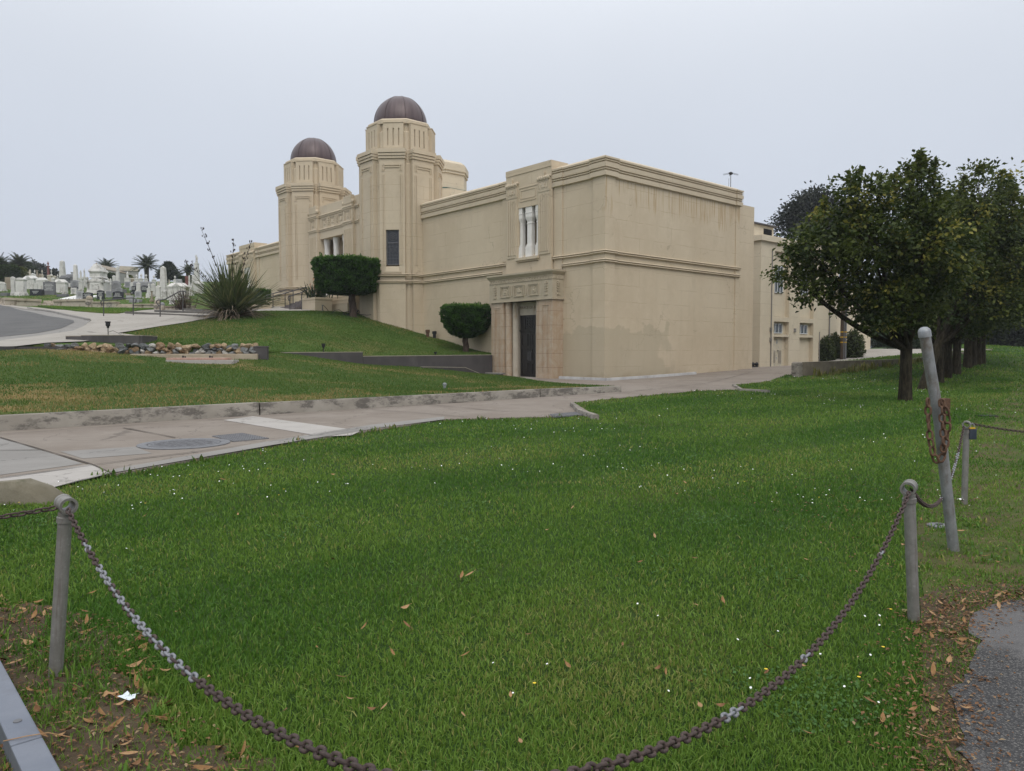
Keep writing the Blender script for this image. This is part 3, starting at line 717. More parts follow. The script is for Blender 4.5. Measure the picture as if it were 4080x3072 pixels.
def window_bay(cx, door):
    t = MB(); o = cx
    hw = 1.79; yf = -.2
    t.box(o-hw, o-.79, yf, .95, 3.9 if door else -1, 11.15); t.box(o+.79, o+hw, yf, .95, 3.9 if door else -1, 11.15)
    t.box(o-.79, o+.79, yf, .95, 9.3, 11.15); t.box(o-.79, o+.79, yf, .95, 4.2 if door else -1, 6.45)
    t.box(o-hw, o+hw, yf-.03, 1.0, 11.153, 11.47); t.box(o-.79, o+.79, .3, 1.0, 6.4, 9.35)
    t.box(o-hw-.42, o-hw-.002, yf+.1, .3, 6.5, 11.0); t.box(o+hw+.002, o+hw+.4, yf+.1, .3, 6.5, 11.0) if False else None
    t.xprism([(o-.62,9.62),(o+.62,9.62),(o+.62,9.66),(o-.62,9.66)], yf-.03, yf); t.box(o-.72,o+.72,yf-.03,yf,10.35,10.4)
    for a, b, z in ((.72,.30,9.5),(.58,.22,9.7)):
        t.box(o-a, o-a+.04, yf-.03, yf, 9.66 if a > .6 else 9.8, 10.35 if a > .6 else 10.2)
    t.box(o-.58, o+.58, yf-.025, yf, 10.2, 10.24); t.box(o-.54, o+.58, yf-.02, yf, 9.76, 9.79); t.box(o+.56,o+.6,yf-.03,yf,9.8,10.2)
    body = t.build('window_bay', STU, bld)
    p = MB()
    for s in (-1, 1):
        c = o+s*1.26
        p.box(c-.43, c+.43, yf-.05, yf, 6.6, 9.9)
        for k in range(5): p.box(c-.33+k*.145, c-.33+k*.145+.085, yf-.085, yf-.05, 6.75, 9.78)
        p.box(c-.45, c+.45, yf-.075, yf, 9.9, 10.5); p.box(c-.32, c+.32, yf-.095, yf-.075, 10.0, 10.42) if False else None
        for tri in ([(-.15,-.09),(.15,-.09),(0,.16)], [(-.15,.08),(0,-.17),(.15,.08)]): p.xprism([(c+a, 10.2+b) for a, b in tri], yf-.105-.005*(tri[2][1] > .1), yf-.07)
        for sx in (-1, 1): p.xprism([(c+sx*.2,10.02),(c+sx*.32,10.12),(c+sx*.3,10.4),(c+sx*.22,10.3)][::sx], yf-.1, yf-.07)
        p.box(c-.38,c+.38,yf-.1,yf-.07,10.44,10.48); p.box(c-.38,c-.35,yf-.1,yf-.07,9.98,10.44); p.box(c+.35,c+.38,yf-.1,yf-.07,9.98,10.44)
        for k in range(6):
            p.ball((c-.4+k*.16, yf-.08, 10.6), (.085,.09,.11), 8, 6); p.ball((c-.32+k*.16, yf-.06, 10.67), (.06,.07,.07), 6, 5)
        p.box(c-.46, c+.46, yf-.12, yf, 10.5, 10.54); p.box(c-.05, c+.05, yf-.1, yf, 10.7, 10.95)
    p.build('fluted_pilaster', TRIM, body, 30)
    s = MB(); s.box(o-.9, o+.9, yf-.16, yf, 6.42, 6.56); s.box(o-.86, o+.86, yf-.08, yf, 6.34, 6.42)
    s.add([(o-.78,yf,6.5),(o+.78,yf,6.5),(o+.78,.28,7.0),(o-.78,.28,7.0),(o-.78,yf,6.3),(o+.78,yf,6.3),(o+.78,.28,6.3),(o-.78,.28,6.3)], [(0,1,2,3),(4,5,1,0),(0,3,7,4),(1,5,6,2)])
    s.build('sill', TRIM, body)
    for c, hw2 in ((o-.79+.13, .13), (o, .25), (o+.79-.13, .13)):
        q = MB(); f = min(hw2, .25)
        q.box(c-hw2, c+hw2, yf+.04, .16, 8.72, 9.3); q.frust(c-hw2, c+hw2, yf+.04, .16, 8.5, 8.72, 0)
        q.v[-8:] = [(c-hw2*.72,yf+.1,8.5),(c+hw2*.72,yf+.1,8.5),(c+hw2*.72,-.0+.14,8.5),(c-hw2*.72,-.0+.14,8.5),(c-hw2,yf+.04,8.72),(c+hw2,yf+.04,8.72),(c+hw2,.16,8.72),(c-hw2,.16,8.72)]
        q.box(c-hw2*.72, c+hw2*.72, yf+.1, -.0+.14, 7.3, 8.5); q.box(c-hw2*.85, c+hw2*.85, yf+.06, .15, 7.16, 7.24); q.box(c-hw2*.8, c+hw2*.8, yf+.08, .145, 7.24, 7.3)
        q.box(c-hw2, c+hw2, yf+.03, .16, 6.45, 7.16); q.box(c-hw2-.012, c+hw2+.012, yf+.025, .165, 8.95, 9.02); q.box(c-hw2*.8, c+hw2*.8, yf+.08, .145, 8.38, 8.44)
        q.build('white_pillar', WHITEST, body, None, .012)
    for c in (o-.39, o+.39):
        g = MB(); g.box(c-.19, c+.19, .22, .27, 6.9, 9.3); w = g.build('window', GLASSD, body)
        l = MB()
        for k in (-.15,-.05,.05,.15): None
        for k in range(12): None
    if door: return body
window_bay(-5.27, True); window_bay(-43.8, False)

# ---- entrance with flat canopy
def entrance():
    o = -5.25
    b = MB()
    # lintel block + jamb walls round the door
    b.box(o-.8, o+.8, -.12, .6, 3.49, 4.3); b.box(o-2.05, o-.8, -.1, .6, -.6, 4.3); b.box(o+.8, o+2.05, -.1, .6, -.6, 4.3)
    port = b.build('entrance_portal', MARB2, bld)
    f = MB()
    f.box(o-2.5, o+2.5, -.82, .1, 4.19, 5.43); f.sweep([(0,5.43),(.02,5.44),(.13,5.6),(.13,5.68),(0,5.70),(-.3,5.70)], [(o-2.5,.1),(o-2.5,-.82),(o+2.5,-.82),(o+2.5,.1)])
    f.box(o-2.52, o+2.52, -.84, .1, 4.19, 4.24); f.box(o-2.5,o+2.5,-.82,.1,5.43,5.7)
    for i in range(24):
        a = o-2.48+i*.2067
        f.xprism([(a,5.22),(a+.2,5.22),(a+.1,5.4)], -.85, -.82); f.tube([(a,-.85,5.4),(a+.1,-.85,5.22),(a+.2,-.85,5.4)], .012, 4)
    f.box(o-2.5,o+2.5,-.85,-.82,5.405,5.43); f.box(o-2.5,o+2.5,-.84,-.82,5.19,5.215)
    M0 = Matrix.Translation((o+2.5, 0, 0)) @ Matrix.Rotation(R(90), 4, 'Z')
    f.M = M0
    for i in range(4):
        a = -.82+i*.2067
        f.xprism([(a,5.22),(a+.2,5.22),(a+.1,5.4)], -.03, 0)
    leaf_relief(f, -.42, 4.78, 0, .62, .26); f.M = None
    for x in (7.27, 3.23): leaf_relief(f, -x, 4.78, -.82, .62, .26)
    for i, x in enumerate((6.4, 5.27, 4.14)): square_panel(f, -x, 4.77, -.82, .8, .56, i % 2 == 0)
    for x in (5.83, 4.7): f.box(-x-.03, -x+.03, -.855, -.82, 4.5, 5.05)
    f.build('canopy', FRIEZE, port, 30)
    for s in (-1, 1):
        q = MB(); x0, x1 = sorted((o+s*1.4, o+s*2.43)); q.box(x0, x1, -.75, .1, -.6, 4.19)
        q.box(x0+.02, x1-.02, -.765, -.75, -.6, .35)
        fx0, fx1 = x0+.28, x1-.28
        for a in (fx0, fx0+.08, fx1-.12, fx1-.04): q.box(a, a+.04, -.775, -.75, .5, 3.85)
        for z in (3.93, 3.85): q.box(fx0, fx1, -.775, -.75, z-.03 if z > 3.9 else z-.035, z+.01 if z > 3.9 else z)
        q.build('door_pier', MARB, port, None, .01)
        c = MB(); c.lathe([(.19,-.6),(.19,4.19)], 20, (o+s*1.23, -.5)); c.box(min(o+s*1.1,o+s*1.4), max(o+s*1.1,o+s*1.4), -.46, .1, -.6, 4.19)
        c.build('round_pier', MARB, port, 30)
        c = MB(); c.lathe([(.19,-.6),(.19,4.19)], 20, (o+s*.93, -.25)); c.box(min(o+s*.8,o+s*1.1), max(o+s*.8,o+s*1.1), -.22, .1, -.6, 4.19)
        c.build('round_pier', MARB2, port, 30)
    d = MB(); d.box(o-.8, o+.8, -.05, .02, .06, 2.62); d.box(o-.01,o+.01,-.06,-.05,.06,2.62)
    for s in (-1, 1):
        for z in (.28, 1.06, 1.84):
            cx = o+s*.4
            for a, bb_, c_, e_ in ((cx-.24,cx+.24,z,z+.04),(cx-.24,cx+.24,z+.6,z+.64),(cx-.24,cx-.2,z+.04,z+.6),(cx+.2,cx+.24,z+.04,z+.6)): d.box(a, bb_, -.085, -.05, c_, e_)
            d.box(cx-.18, cx+.18, -.03-.03, -.05, z+.06, z+.58)
    door = d.build('door', DOORM, port)
    h = MB()
    for s in (-1, 1): h.tube([(o+s*.08,-.05,1.05),(o+s*.08,-.13,1.08),(o+s*.08,-.13,1.5),(o+s*.08,-.05,1.53)], .018, 8)
    h.build('door_handle', IRON, port, 40)
    tr = MB(); tr.box(o-.8, o+.8, -.05, .02, 2.7, 3.49); tr.box(o-.8, o+.8, -.1, .02, 2.62, 2.7)
    for i in range(3):
        for j in range(4): tr.box(o-.3+i*.2, o-.3+i*.2+.13, -.08, -.05, 2.8+j*.15, 2.8+j*.15+.04); tr.box(o-.26+i*.2, o-.22+i*.2, -.08, -.05, 2.8+j*.15+.04, 2.8+j*.15+.12)
    tr.box(o-.4,o-.36,-.085,-.05,2.75,3.43); tr.box(o+.36,o+.4,-.085,-.05,2.75,3.43)
    tr.build('transom', DOORM, port)
    cu = bpy.data.curves.new('inscription', 'FONT'); cu.body = 'TERRACE OF FAITH'; cu.size = .2; cu.extrude = .012; cu.align_x = 'CENTER'; cu.space_character = 1.12
    tmp = bpy.data.objects.new('tmp', cu); COL.objects.link(tmp); dg = bpy.context.evaluated_depsgraph_get()
    me = bpy.data.meshes.new_from_object(tmp.evaluated_get(dg)); bpy.data.objects.remove(tmp)
    me.transform(Matrix.Translation((o, -.122, 3.83)) @ Matrix.Rotation(R(90), 4, 'X'))
    me.materials.clear(); finish(me, simple('incised_letters', (.22,.165,.11), (.27,.20,.14), 9), None); link('inscription', me, port)
    st = MB(); st.box(o-1.35, o+1.35, -1.3, -.1, -.3, .05+.12); st.build('threshold', PALE, port)
entrance()

# ---- octagonal towers
def tower(cx, cy, windows):
    t = thing('tower', None, None, (cx, cy, 0), 0, None, bld)
    S = MB(); T = MB(); a = 2.6; H0 = -1.0
    octp = lambda q: [(q/math.cos(R(22.5))*math.cos(R(22.5+45*k)), q/math.cos(R(22.5))*math.sin(R(22.5+45*k))) for k in range(8)]
    S.prism(octp(a-.35), H0, 14.35); S.prism(octp(a-.16), H0, 5.8)
    for k in range(8):
        S.lathe([(.40,H0),(.40,13.5),(.33,13.6)], 16, (2.08*math.cos(R(22.5+45*k)), 2.08*math.sin(R(22.5+45*k))))
    win = None
    for k in range(8):
        ang = 45*k    # outward normal direction in local frame
        M = Matrix.Rotation(R(ang+90), 4, 'Z')     # local -y faces outward
        S.M = M; T.M = M; hw = .8
        if k in windows:
            S.box(-hw,-.42,-a,-a+.4,H0,13.8); S.box(.42,hw,-a,-a+.4,H0,13.8); S.box(-.42,.42,-a,-a+.4,9.25,13.8); S.box(-.42,.42,-a,-a+.4,H0,6.55)
            T.add([(-.42,-a,6.55),(.42,-a,6.55),(.42,-a+.3,7.05),(-.42,-a+.3,7.05)], [(0,1,2,3)])
            T.box(-.55,.55,-a-.1,-a,6.48,6.58); T.add([(-.46,-a-.09,6.58),(.46,-a-.09,6.58),(.4,-a,6.9),(-.4,-a,6.9)], [(0,1,2,3),])
            win = M
        else: S.box(-hw,hw,-a,-a+.4,H0,13.8)
        # pier footing below the belt
        S.box(-hw-.04,hw+.04,-a-.07,-a-.001,H0,5.84)
        # head: three stepped bands
        for z0, z1, o in ((13.8,13.94,.08),(13.975,14.12,.13),(14.155,14.4,.18)): S.box(-hw-.03-o*.25,hw+.03+o*.25,-a-o,-a+.45,z0,z1)
        S.box(-hw,hw,-a-.03,-a+.4,13.8,14.39)
        # raised line ornament
        for s in (-1, 1):
            T.box(s*.56-.075,s*.56-.03,-a-.05,-a,7.0,12.78); T.box(s*.56+.03,s*.56+.075,-a-.05,-a,7.0,12.78)
            T.box(s*.56-.075,s*.56-.03,-a-.05,-a,13.0,13.36); T.box(s*.56+.03,s*.56+.075,-a-.05,-a,13.0,13.42)
        T.box(-.49,.49,-a-.05,-a,13.22,13.27); T.box(-.59,.59,-a-.05,-a,13.36,13.42)
        # drum
        ad = 2.14; wd = .64
        S.box(-wd,wd,-ad+.05,-ad+.4,14.3,16.2)
        xs = [-wd,-.39,-.31,-.04,.04,.31,.39,wd]
        for i in (0,2,4,6): S.box(xs[i],xs[i+1],-ad-.04,-ad+.05,14.75,15.85)
        S.box(-wd,wd,-ad-.04,-ad+.05,14.3,14.75); S.box(-wd,wd,-ad-.04,-ad+.05,15.85,16.2)
        S.box(-wd-.02,wd+.02,-ad-.08,-ad+.42,16.2,16.24)
        S.M = None; T.M = None
    for k in range(8):
        S.lathe([(.30,14.3),(.30,15.65),(.24,15.72)], 14, (1.85*math.cos(R(22.5+45*k)), 1.85*math.sin(R(22.5+45*k))))
    S.prism(octp(1.86), 14.2, 16.25); S.add([], [])
    p0 = octp(1.98); p1 = octp(1.86)
    S.add([(x,y,16.2) for x,y in p0]+[(x,y,16.46) for x,y in p0]+[(x*.95,y*.95,16.55) for x,y in p0],
          [(i,(i+1)%8,8+(i+1)%8,8+i) for i in range(8)]+[(8+i,8+(i+1)%8,16+(i+1)%8,16+i) for i in range(8)]+[tuple(range(16,24))])
    sh = S.build('shaft', STUT, t, 30); T.build('panel_moulding', TRIM, t)
    bl = MB(); op = octp(a+.02)
    for pr in (BELT_U, BELT_L):
        bl.M = None
        for k in range(8):
            M = Matrix.Rotation(R(45*k+90), 4, 'Z'); bl.M = M
            bl.sweep([(o+.0, z) for o, z in pr], [(-1.12,-a+.12),(-.85,-a+.06),(-.85,-a-.06),(.85,-a-.06),(.85,-a+.06),(1.12,-a+.12)]); bl.M = None
    bl.build('belt_course', TRIM, t, 50)
    d = MB(); prof = [(1.70,16.5),(1.74,16.62)]+[(1.74*math.cos(R(q)), 16.62+1.92*math.sin(R(q))) for q in range(5, 90, 5)]+[(.05,18.545)]
    d.lathe(prof, 64, (0,0)); dome = d.build('dome', COPPER, t, 60)
    r = MB()
    for k in range(8):
        an = R(22.5+45*k); r.tube([(p*1.004*math.cos(an), p*1.004*math.sin(an), z) for p, z in prof], .018, 5)
    r.lathe([(1.76,16.5),(1.79,16.52),(1.79,16.56),(1.75,16.58)], 64, (0,0), 0, False)
    r.build('dome_seam', SEAM, t, 50)
    if win is not None:
        g = MB(); g.M = win; g.box(-.42,.42,-a+.16,-a+.22,7.0,9.25); wo = g.build('window', GLASSD, t)
        l = MB(); l.M = win
        for x in (-.38,.38): l.box(x-.035,x+.035,-a+.1,-a+.16,7.0,9.25)
        for z in (7.03,8.42,9.22): l.box(-.42,.42,-a+.1,-a+.155,z-.03,z+.03)
        for x in (-.2,0,.2): l.tube([(x,-a+.14,7.0),(x,-a+.14,8.4)], .013, 4)
        for z in (7.2,7.42,7.64): l.tube([(-.4,-a+.14,z),(.4,-a+.14,z)], .012, 4)
        for x in (-.26,0,.26):
            l.tube([(x+.1*math.cos(q*.63), -a+.14, 7.98+.2*math.sin(q*.63)) for q in range(10)], .014, 4, True)
        for r_ in (.13,.26): l.tube([(r_*math.cos(q*.524), -a+.14, 8.82+r_*math.sin(q*.524)) for q in range(12)], .013, 4, True)
        for q in range(6): l.tube([(0,-a+.14,8.82),(.27*math.cos(q*1.047+.5),-a+.14,8.82+.27*math.sin(q*1.047+.5))], .011, 4)
        l.build('window_frame', LEAD, t)
tower(-18.1, .1, (7,)); tower(-30.7, .1, (5,))

# ---- portal between the towers
def portal():
    o = -24.3; b = MB(); yf = -1.58
    b.box(-28.2,-26.4,yf,.5,3.0,12.2); b.box(-22.5,-20.6,yf,.5,3.0,12.2); b.box(-26.4,-22.5,yf,.5,9.8,12.2)
    b.box(-26.4,-22.5,yf+.02,.5,2.5,5.5); b.box(-28.4,-20.4,yf+.1,.6,12.2,12.3)
    pb = b.build('entrance_bay', TRIM, bld)
    q = MB()
    for x0, x1 in ((-22.5,-21.2),(-27.8,-26.45)):
        q.box(x0,x1,yf-.22,yf,3.0,12.0)
        for k in range(3):
            for j in range(3): xx = x0+.14+k*.36+j*.1; q.box(xx, xx+.055, yf-.245, yf-.22, 4.8, 10.0)
        square_panel(q, (x0+x1)/2, 10.95, yf-.22, .85, .75, 1)
        for k in range(4): q.box(x0+.1+k*(x1-x0-.2)/4, x0+.06+(k+1)*(x1-x0-.2)/4, yf-.26, yf, 11.75, 12.28+.05*(k % 2))
        for k in range(5): q.xprism([(x0+.12+k*.22,11.72),(x0+.22+k*.22,11.55),(x0+.3+k*.22,11.72)], yf-.25, yf-.22)
        for s in (x0, x1): q.ball((s, yf-.2, 11.85), (.12,.12,.16), 8, 6)
        for z in (11.4, 10.35): q.box(x0-.03,x1+.03,yf-.28,yf,z,z+.07); q.tube([(x0,yf-.25,z+.14),(x1,yf-.25,z+.14)], .07, 8)
    for z in (11.4, 10.35): q.box(-28.1,-20.7,yf-.06,yf,z,z+.06); q.tube([(-28.1,yf-.03,z+.13),(-20.7,yf-.03,z+.13)], .07, 8)
    for i, x in enumerate((-25.7,-24.45,-23.2)): square_panel(q, x, 10.93, yf, .8, .7, 0)
    for x in (-25.08,-23.83): leaf_relief(q, x, 10.95, yf, .7, .26, .05)
    for k in range(34): q.ball((-28+k*.22, yf-.07, 10.48), (.08,.06,.05), 6, 4); q.ball((-28+k*.22, yf-.07, 11.53), (.08,.06,.05), 6, 4)
    q.build('pilaster', TRIM, pb, 35)
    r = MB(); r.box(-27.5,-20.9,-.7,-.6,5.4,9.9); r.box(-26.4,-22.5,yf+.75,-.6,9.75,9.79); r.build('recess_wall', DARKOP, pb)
    for x in (-26.12,-24.72,-23.32):
        c = MB(); c.lathe([(.26,5.5),(.26,5.75),(.205,5.85),(.205,9.3),(.24,9.5),(.26,9.79)], 16, (x, yf+.42))
        for k in range(9):
            z = 5.95+k*.38; c.tube([(x+.21*math.cos(u*.52), yf+.42+.21*math.sin(u*.52), z+.1*(u % 2)) for u in range(12)], .014, 4, True)
        c.build('white_column', WHITEST, pb, 30)
    s = MB()
    for k, (z0, z1, o_) in enumerate(((2.5,4.75,1.1),(4.75,5.0,.95),(5.03,5.25,.75),(5.28,5.5,.5))): s.box(-26.6,-20.4,yf-o_,yf,z0,z1); 
    for k, (z, o_) in enumerate(((4.75,1.1),(5.0,.95),(5.25,.75))): s.box(-26.62,-20.38,yf-o_-.02,yf,z-.0,z+.03)
    s.build('stepped_base', STU, pb)
    m = MB()
    for k in range(8): m.box(-27.3+k*.08,-23.9,-5.4+k*.33,-2.9,4.0,4.28+k*.14)
    m.build('brick_steps', BRICKD, pb)
portal()
# ---- clerestory lantern seen over the roof
def lantern():
    q = lambda a: [(a/math.cos(R(22.5))*math.cos(R(22.5+45*k)), a/math.cos(R(22.5))*math.sin(R(22.5+45*k))) for k in range(8)]
    t = thing('lantern', None, None, (-24.4, 7.7, 0), 0, None, bld); b = MB()
    b.prism(q(2.05), 10.5, 15.4)
    for z0, z1, a in ((15.4,15.5,2.15),(15.52,15.62,2.12),(15.62,16.1,2.2),(16.12,16.2,2.12)): b.prism(q(a), z0, z1)
    b.add([(x,y,16.2) for x,y in q(2.12)]+[(x*.85,y*.85,16.45) for x,y in q(2.12)], [(i,(i+1)%8,8+(i+1)%8,8+i) for i in range(8)]+[tuple(range(8,16))])
    b.build('lantern_wall', STU2, t); g = MB(); g.prism(q(2.2), 14.0, 14.22); g.prism(q(2.3), 13.85, 14.0); g.build('roof_skirt', simple('verdigris', (.05,.10,.085), (.07,.13,.11), 6), t)
    b = MB(); b.prism(q(3.4), 10.5, 13.86); b.build('lantern_base', STU2, t)
lantern()

# true the upper storeys to the survey (heights above the belt read a little high)
done = set()
def true_up(o):
    for c in o.children:
        if c.type == 'MESH' and c.data.name not in done:
            done.add(c.data.name); n = len(c.data.vertices); a = np.empty(n*3, np.float32); c.data.vertices.foreach_get('co', a); a = a.reshape(-1,3)
            a[:,2] -= .026*np.maximum(0, a[:,2]-6.6); c.data.vertices.foreach_set('co', a.ravel()); c.data.update()
        true_up(c)
bpy.context.view_layer.update(); true_up(bld)
# ------------------------------------------------------------------ second building, further along the drive
def annex():
    L = loc2w(-3, 19.1); t = thing('annex_building', 'pale plain two storey building with recessed window bays behind the drive', 'building', (L[0], L[1], 0), BROT)
    b = MB()
    for y0, y1 in ((0,1.8),(3.85,5.4),(7.45,8.3)): b.box(-9,0,y0,y1,-.5,9.05)
    for y0, y1 in ((1.8,3.85),(5.4,7.45)):
        b.box(-9,0,y0,y1,8.5,9.05); b.box(-9,-.002,y0,y1,3.62,3.95); b.box(-9,-.28,y0,y1,-.5,3.62) if y0 > 5 else b.box(-9,-.28,y0,y1,2.45,3.62); b.box(-9,-.28,y0,y1,3.95,8.5)
        b.box(-.28,-.0,y0,y1,2.55,2.72)
    b.box(-9,-.3,1.8,3.85,-.5,2.45)
    b.box(-9,-.55,8.3,12.5,-.5,8.6); b.box(-9,-1.5,12.5,20.7,-.5,7.0)
    b.build('wall', STU2, t)
    r = MB(); r.box(-9.2,.18,-.18,8.42,9.052,9.4); r.box(-9.2,.1,-.1,8.36,9.4,9.46); r.box(-9.1,-.5,8.43,12.55,8.6,8.75); r.build('cornice', STU2, t)
    for y0 in (1.8, 5.4):
        for z0, z1, n, wd in ((5.65,7.55,2,.28),(2.8,3.5,1,.28)):
            f = MB(); y1 = y0+1.55
            for k in range(n+3): f.box(-.27,-.2,y0+.05+k*(y1-y0-.1)/(n+2)-.03,y0+.05+k*(y1-y0-.1)/(n+2)+.03,z0,z1)
            for z in ([z0,z1-.06]+([z0+.85] if n > 1 else [])): f.box(-.268,-.202,y0,y1,z,z+.06)
            w_ = f.build('window', WFRAME, t); g = MB(); g.box(-.26,-.25,y0,y1,z0,z1); g.build('pane', PANE, w_)
    d = MB(); d.box(-.29,-.24,1.95,3.35,.1,2.5)
    d.box(-.235,-.24,2.64,2.66,.1,2.45)
    dd = d.build('door', PEEL, t)
    for yy in (2.05,2.85):
        v = MB()
        for k in range(9): v.add([(-.238,yy,.75+k*.1),(-.238,yy+.42,.75+k*.1),(-.2,yy+.42,.71+k*.1),(-.2,yy,.71+k*.1)], [(0,1,2,3)]); v.box(-.24,-.236,yy,yy+.42,.76+k*.1,.8+k*.1)
        v.build('louvre', DWALLT, t)
    h = MB(); h.box(-.24,-.15,2.7,2.82,1.55,1.6); h.build('handle', IRON, dd)
    p = MB(); p.tube([(.04,1.4,.4),(.04,1.4,8.6)], .04, 6); p.tube([(.05,8.32,.4),(.05,8.32,3)], .035, 6)
    for y, z in ((1.3,2.9),(4.6,2.9),(1.3,2.2)): p.box(0,.14,y-.06,y+.06,z,z+.28)
    p.tube([(0,8.2,5.4),(.5,8.6,5.4)], .02, 5); p.tube([(0,8.2,5.2),(.3,8.4,5.38)], .015, 5)
    p.tube([(-.5,11,-.2),(-.5,11,6)], .05, 6)
    p.build('downpipe', GREYC, t)
    q = MB(); q.box(-6.2,-2.2,1.2,5.4,9.4,10.75); hb = q.build('roof_housing', STU2, t)
    q = MB(); q.add([(-6.4,1.0,10.75),(-2.0,1.0,10.75),(-2.0,5.6,10.75),(-6.4,5.6,10.75),(-6.4,1.0,10.95),(-2.0,1.0,10.85),(-2.0,5.6,10.85),(-6.4,5.6,10.95)], [(4,5,6,7),(0,1,5,4),(1,2,6,5),(2,3,7,6),(3,0,4,7),(0,3,2,1)]); q.build('roof_edge', DWALL, hb)
    q = MB()
    q.box(-2.21,-2.17,4.0,5.1,9.55,10.55)
    for k in range(7): q.box(-2.17,-2.12,4.05,5.05,9.6+k*.13,9.66+k*.13)
    q.build('vent_louvre', IROND, hb)
annex()
p_ = loc2w(-.35, 11.2); an = thing('roof_antenna', 'small aerial on a thin mast at the roof edge', 'antenna', (p_[0], p_[1], 10.8))
m = MB(); m.tube([(0,0,-.4),(0,0,1.0)], .02, 6); m.tube([(-.12,0,.1),(-.1,0,.8)], .01, 4); m.build('mast', IRON, an)
m = MB(); m.ball((0,0,1.05), (.13,.1,.09), 8, 6)
for s in (-1, 1):
    m.tube([(s*.1,0,1.02),(s*.42,0,.95),(s*.44,0,1.0),(s*.1,0,1.08)], .012, 4); m.tube([(0,s*.1,1.02),(0,s*.3,.97)], .012, 4)
m.build('aerial', BLACKP, an)
# ------------------------------------------------------------------ far path, low wall and utility pole
fp = tps([(14.4,37.3,.24),(16.5,40,.34),(13,44,.36),(17.8,52,.40),(23.2,56.3,.60),(25,58,.85),tuple(W(3355,1434,57.5)),tuple(W(3466,1394,65.5)),tuple(W(3600,1434,47)),tuple(W(3560,1398,74)),tuple(W(3610,1420,58)),(50,90,1.9),(19.5,41,.62)], .003)
PATH = [(15.1,37.6),(20,41.9),(24.9,46.2),(31,51.6),(36,57),(40,66),(41,80),(36,80),(33,70),(29.5,63),(25.6,59.2),(23,56.2),(18.6,53),(15.5,49),(14,42)]
drape('path', PATH, fp, .06, WALK, .9)
def wallthing(name, label, line, ztop, zbot, wd, mat, cap=None, h1=None):
    P = [Vector(p[:2]) for p in line]
    ro = thing(name, label, 'wall', (P[0].x, P[0].y, 0)); m = MB(); c = MB()
    for a, b, zt in zip(P[:-1], P[1:], ztop):
        d = b-a; M = Matrix.Translation((a.x-P[0].x, a.y-P[0].y, 0)) @ Matrix.Rotation(math.atan2(d.y, d.x), 4, 'Z'); m.M = M; c.M = M
        zt0, zt1 = zt if hasattr(zt, '__len__') else (zt, zt)
        L = d.length
        m.add([(0,-wd/2,zbot),(L,-wd/2,zbot),(L,wd/2,zbot),(0,wd/2,zbot),(0,-wd/2,zt0),(L,-wd/2,zt1),(L,wd/2,zt1),(0,wd/2,zt0)], [(0,3,2,1),(4,5,6,7),(0,1,5,4),(1,2,6,5),(2,3,7,6),(3,0,4,7)])
        if cap: c.add([(0,-wd/2-.01,zt0+.002),(L,-wd/2-.01,zt1+.002),(L,wd/2+.01,zt1+.002),(0,wd/2+.01,zt0+.002),(0,-wd/2-.01,zt0+.03),(L,-wd/2-.01,zt1+.03),(L,wd/2+.01,zt1+.03),(0,wd/2+.01,zt0+.03)], [(0,3,2,1),(4,5,6,7),(0,1,5,4),(1,2,6,5),(2,3,7,6),(3,0,4,7)])
    m.build('wall_face', mat, ro)
    if cap: c.build('coping', cap, ro)
    return ro
MOSS = simple('mossy_concrete', (.17,.145,.11), (.23,.20,.15), 2, .9, grime=(.06,.05,.045), bump=.3)
wo = wallthing('concrete_wall', 'low weathered concrete wall running along the lawn below the far path', [(14.35,37.1),(19.7,41.6),(24.6,45.85),(30.8,51.3),(37,57.6),(41,66)], [(.98,1.02),(1.02,1.06),(1.06,1.42),(1.42,1.65),(1.65,1.75)], -.4, .32, MOSS, MOSS)
m = MB(); m.M = Matrix.Rotation(math.atan2(.656,.755), 4, 'Z'); m.box(-.45,-.02,-.21,.21,-.2,1.02); m.build('wall_pier', KERB, wo, None, .07)

P = W(3355,1436,57.5); pole = thing('utility_pole', 'brown wooden utility pole with yellow bands in front of the bushes', 'pole', P)
m = MB(); m.lathe([(.17,-.3),(.16,4),(.14,8.5)], 12); m.build('shaft', WOODP, pole, 40)
m = MB(); m.tube([(.2,-.1,-.2),(.2,-.1,3.0),(.2,-.1,5.6)], .075, 8); m.tube([(.02,-.2,-.2),(.02,-.2,3.0)], .03, 6); m.build('conduit', IRON, pole, 40)
m = MB()
for z in (1.35,1.75,2.15): m.lathe([(.176,z),(.176,z+.09)], 12); m.lathe([(.085,z),(.085,z+.09)], 8, (.2,-.1))
m.build('yellow_band', YELLOW, pole, 40)
m = MB(); m.box(-.02,.3,-.22,0,4.6,5.5); m.build('meter_box', IRON, pole)

# ------------------------------------------------------------------ dark retaining walls, rock wall
A = W(1957,1415,41.2); Bm = W(1443,1421,35.75); C2 = W(1441,1404,35.75); D2 = W(1120,1406,33.0)
wallthing('retaining_wall', 'dark grey retaining wall meeting the left pier of the entrance', [A.xy, Bm.xy], [(A.z, Bm.z)], -.5, .2, DWALL, DWALLT)
wallthing('retaining_wall', 'dark grey wall stepping up left of the lower one, lawn in front', [C2.xy+Vector((0,.02)), D2.xy], [(C2.z, D2.z)], -.5, .2, DWALL, DWALLT)
i0 = W(1680,1463,37.2); i1 = W(1850,1465,39.3); i2 = W(1915,1492,40.1)
wallthing('stair_wall', 'short dark wall with sloping end in front of the retaining wall', [i0.xy, i1.xy, i2.xy], [(i0.z, i1.z),(i1.z, i2.z)], -.5, .15, DWALL, DWALLT)
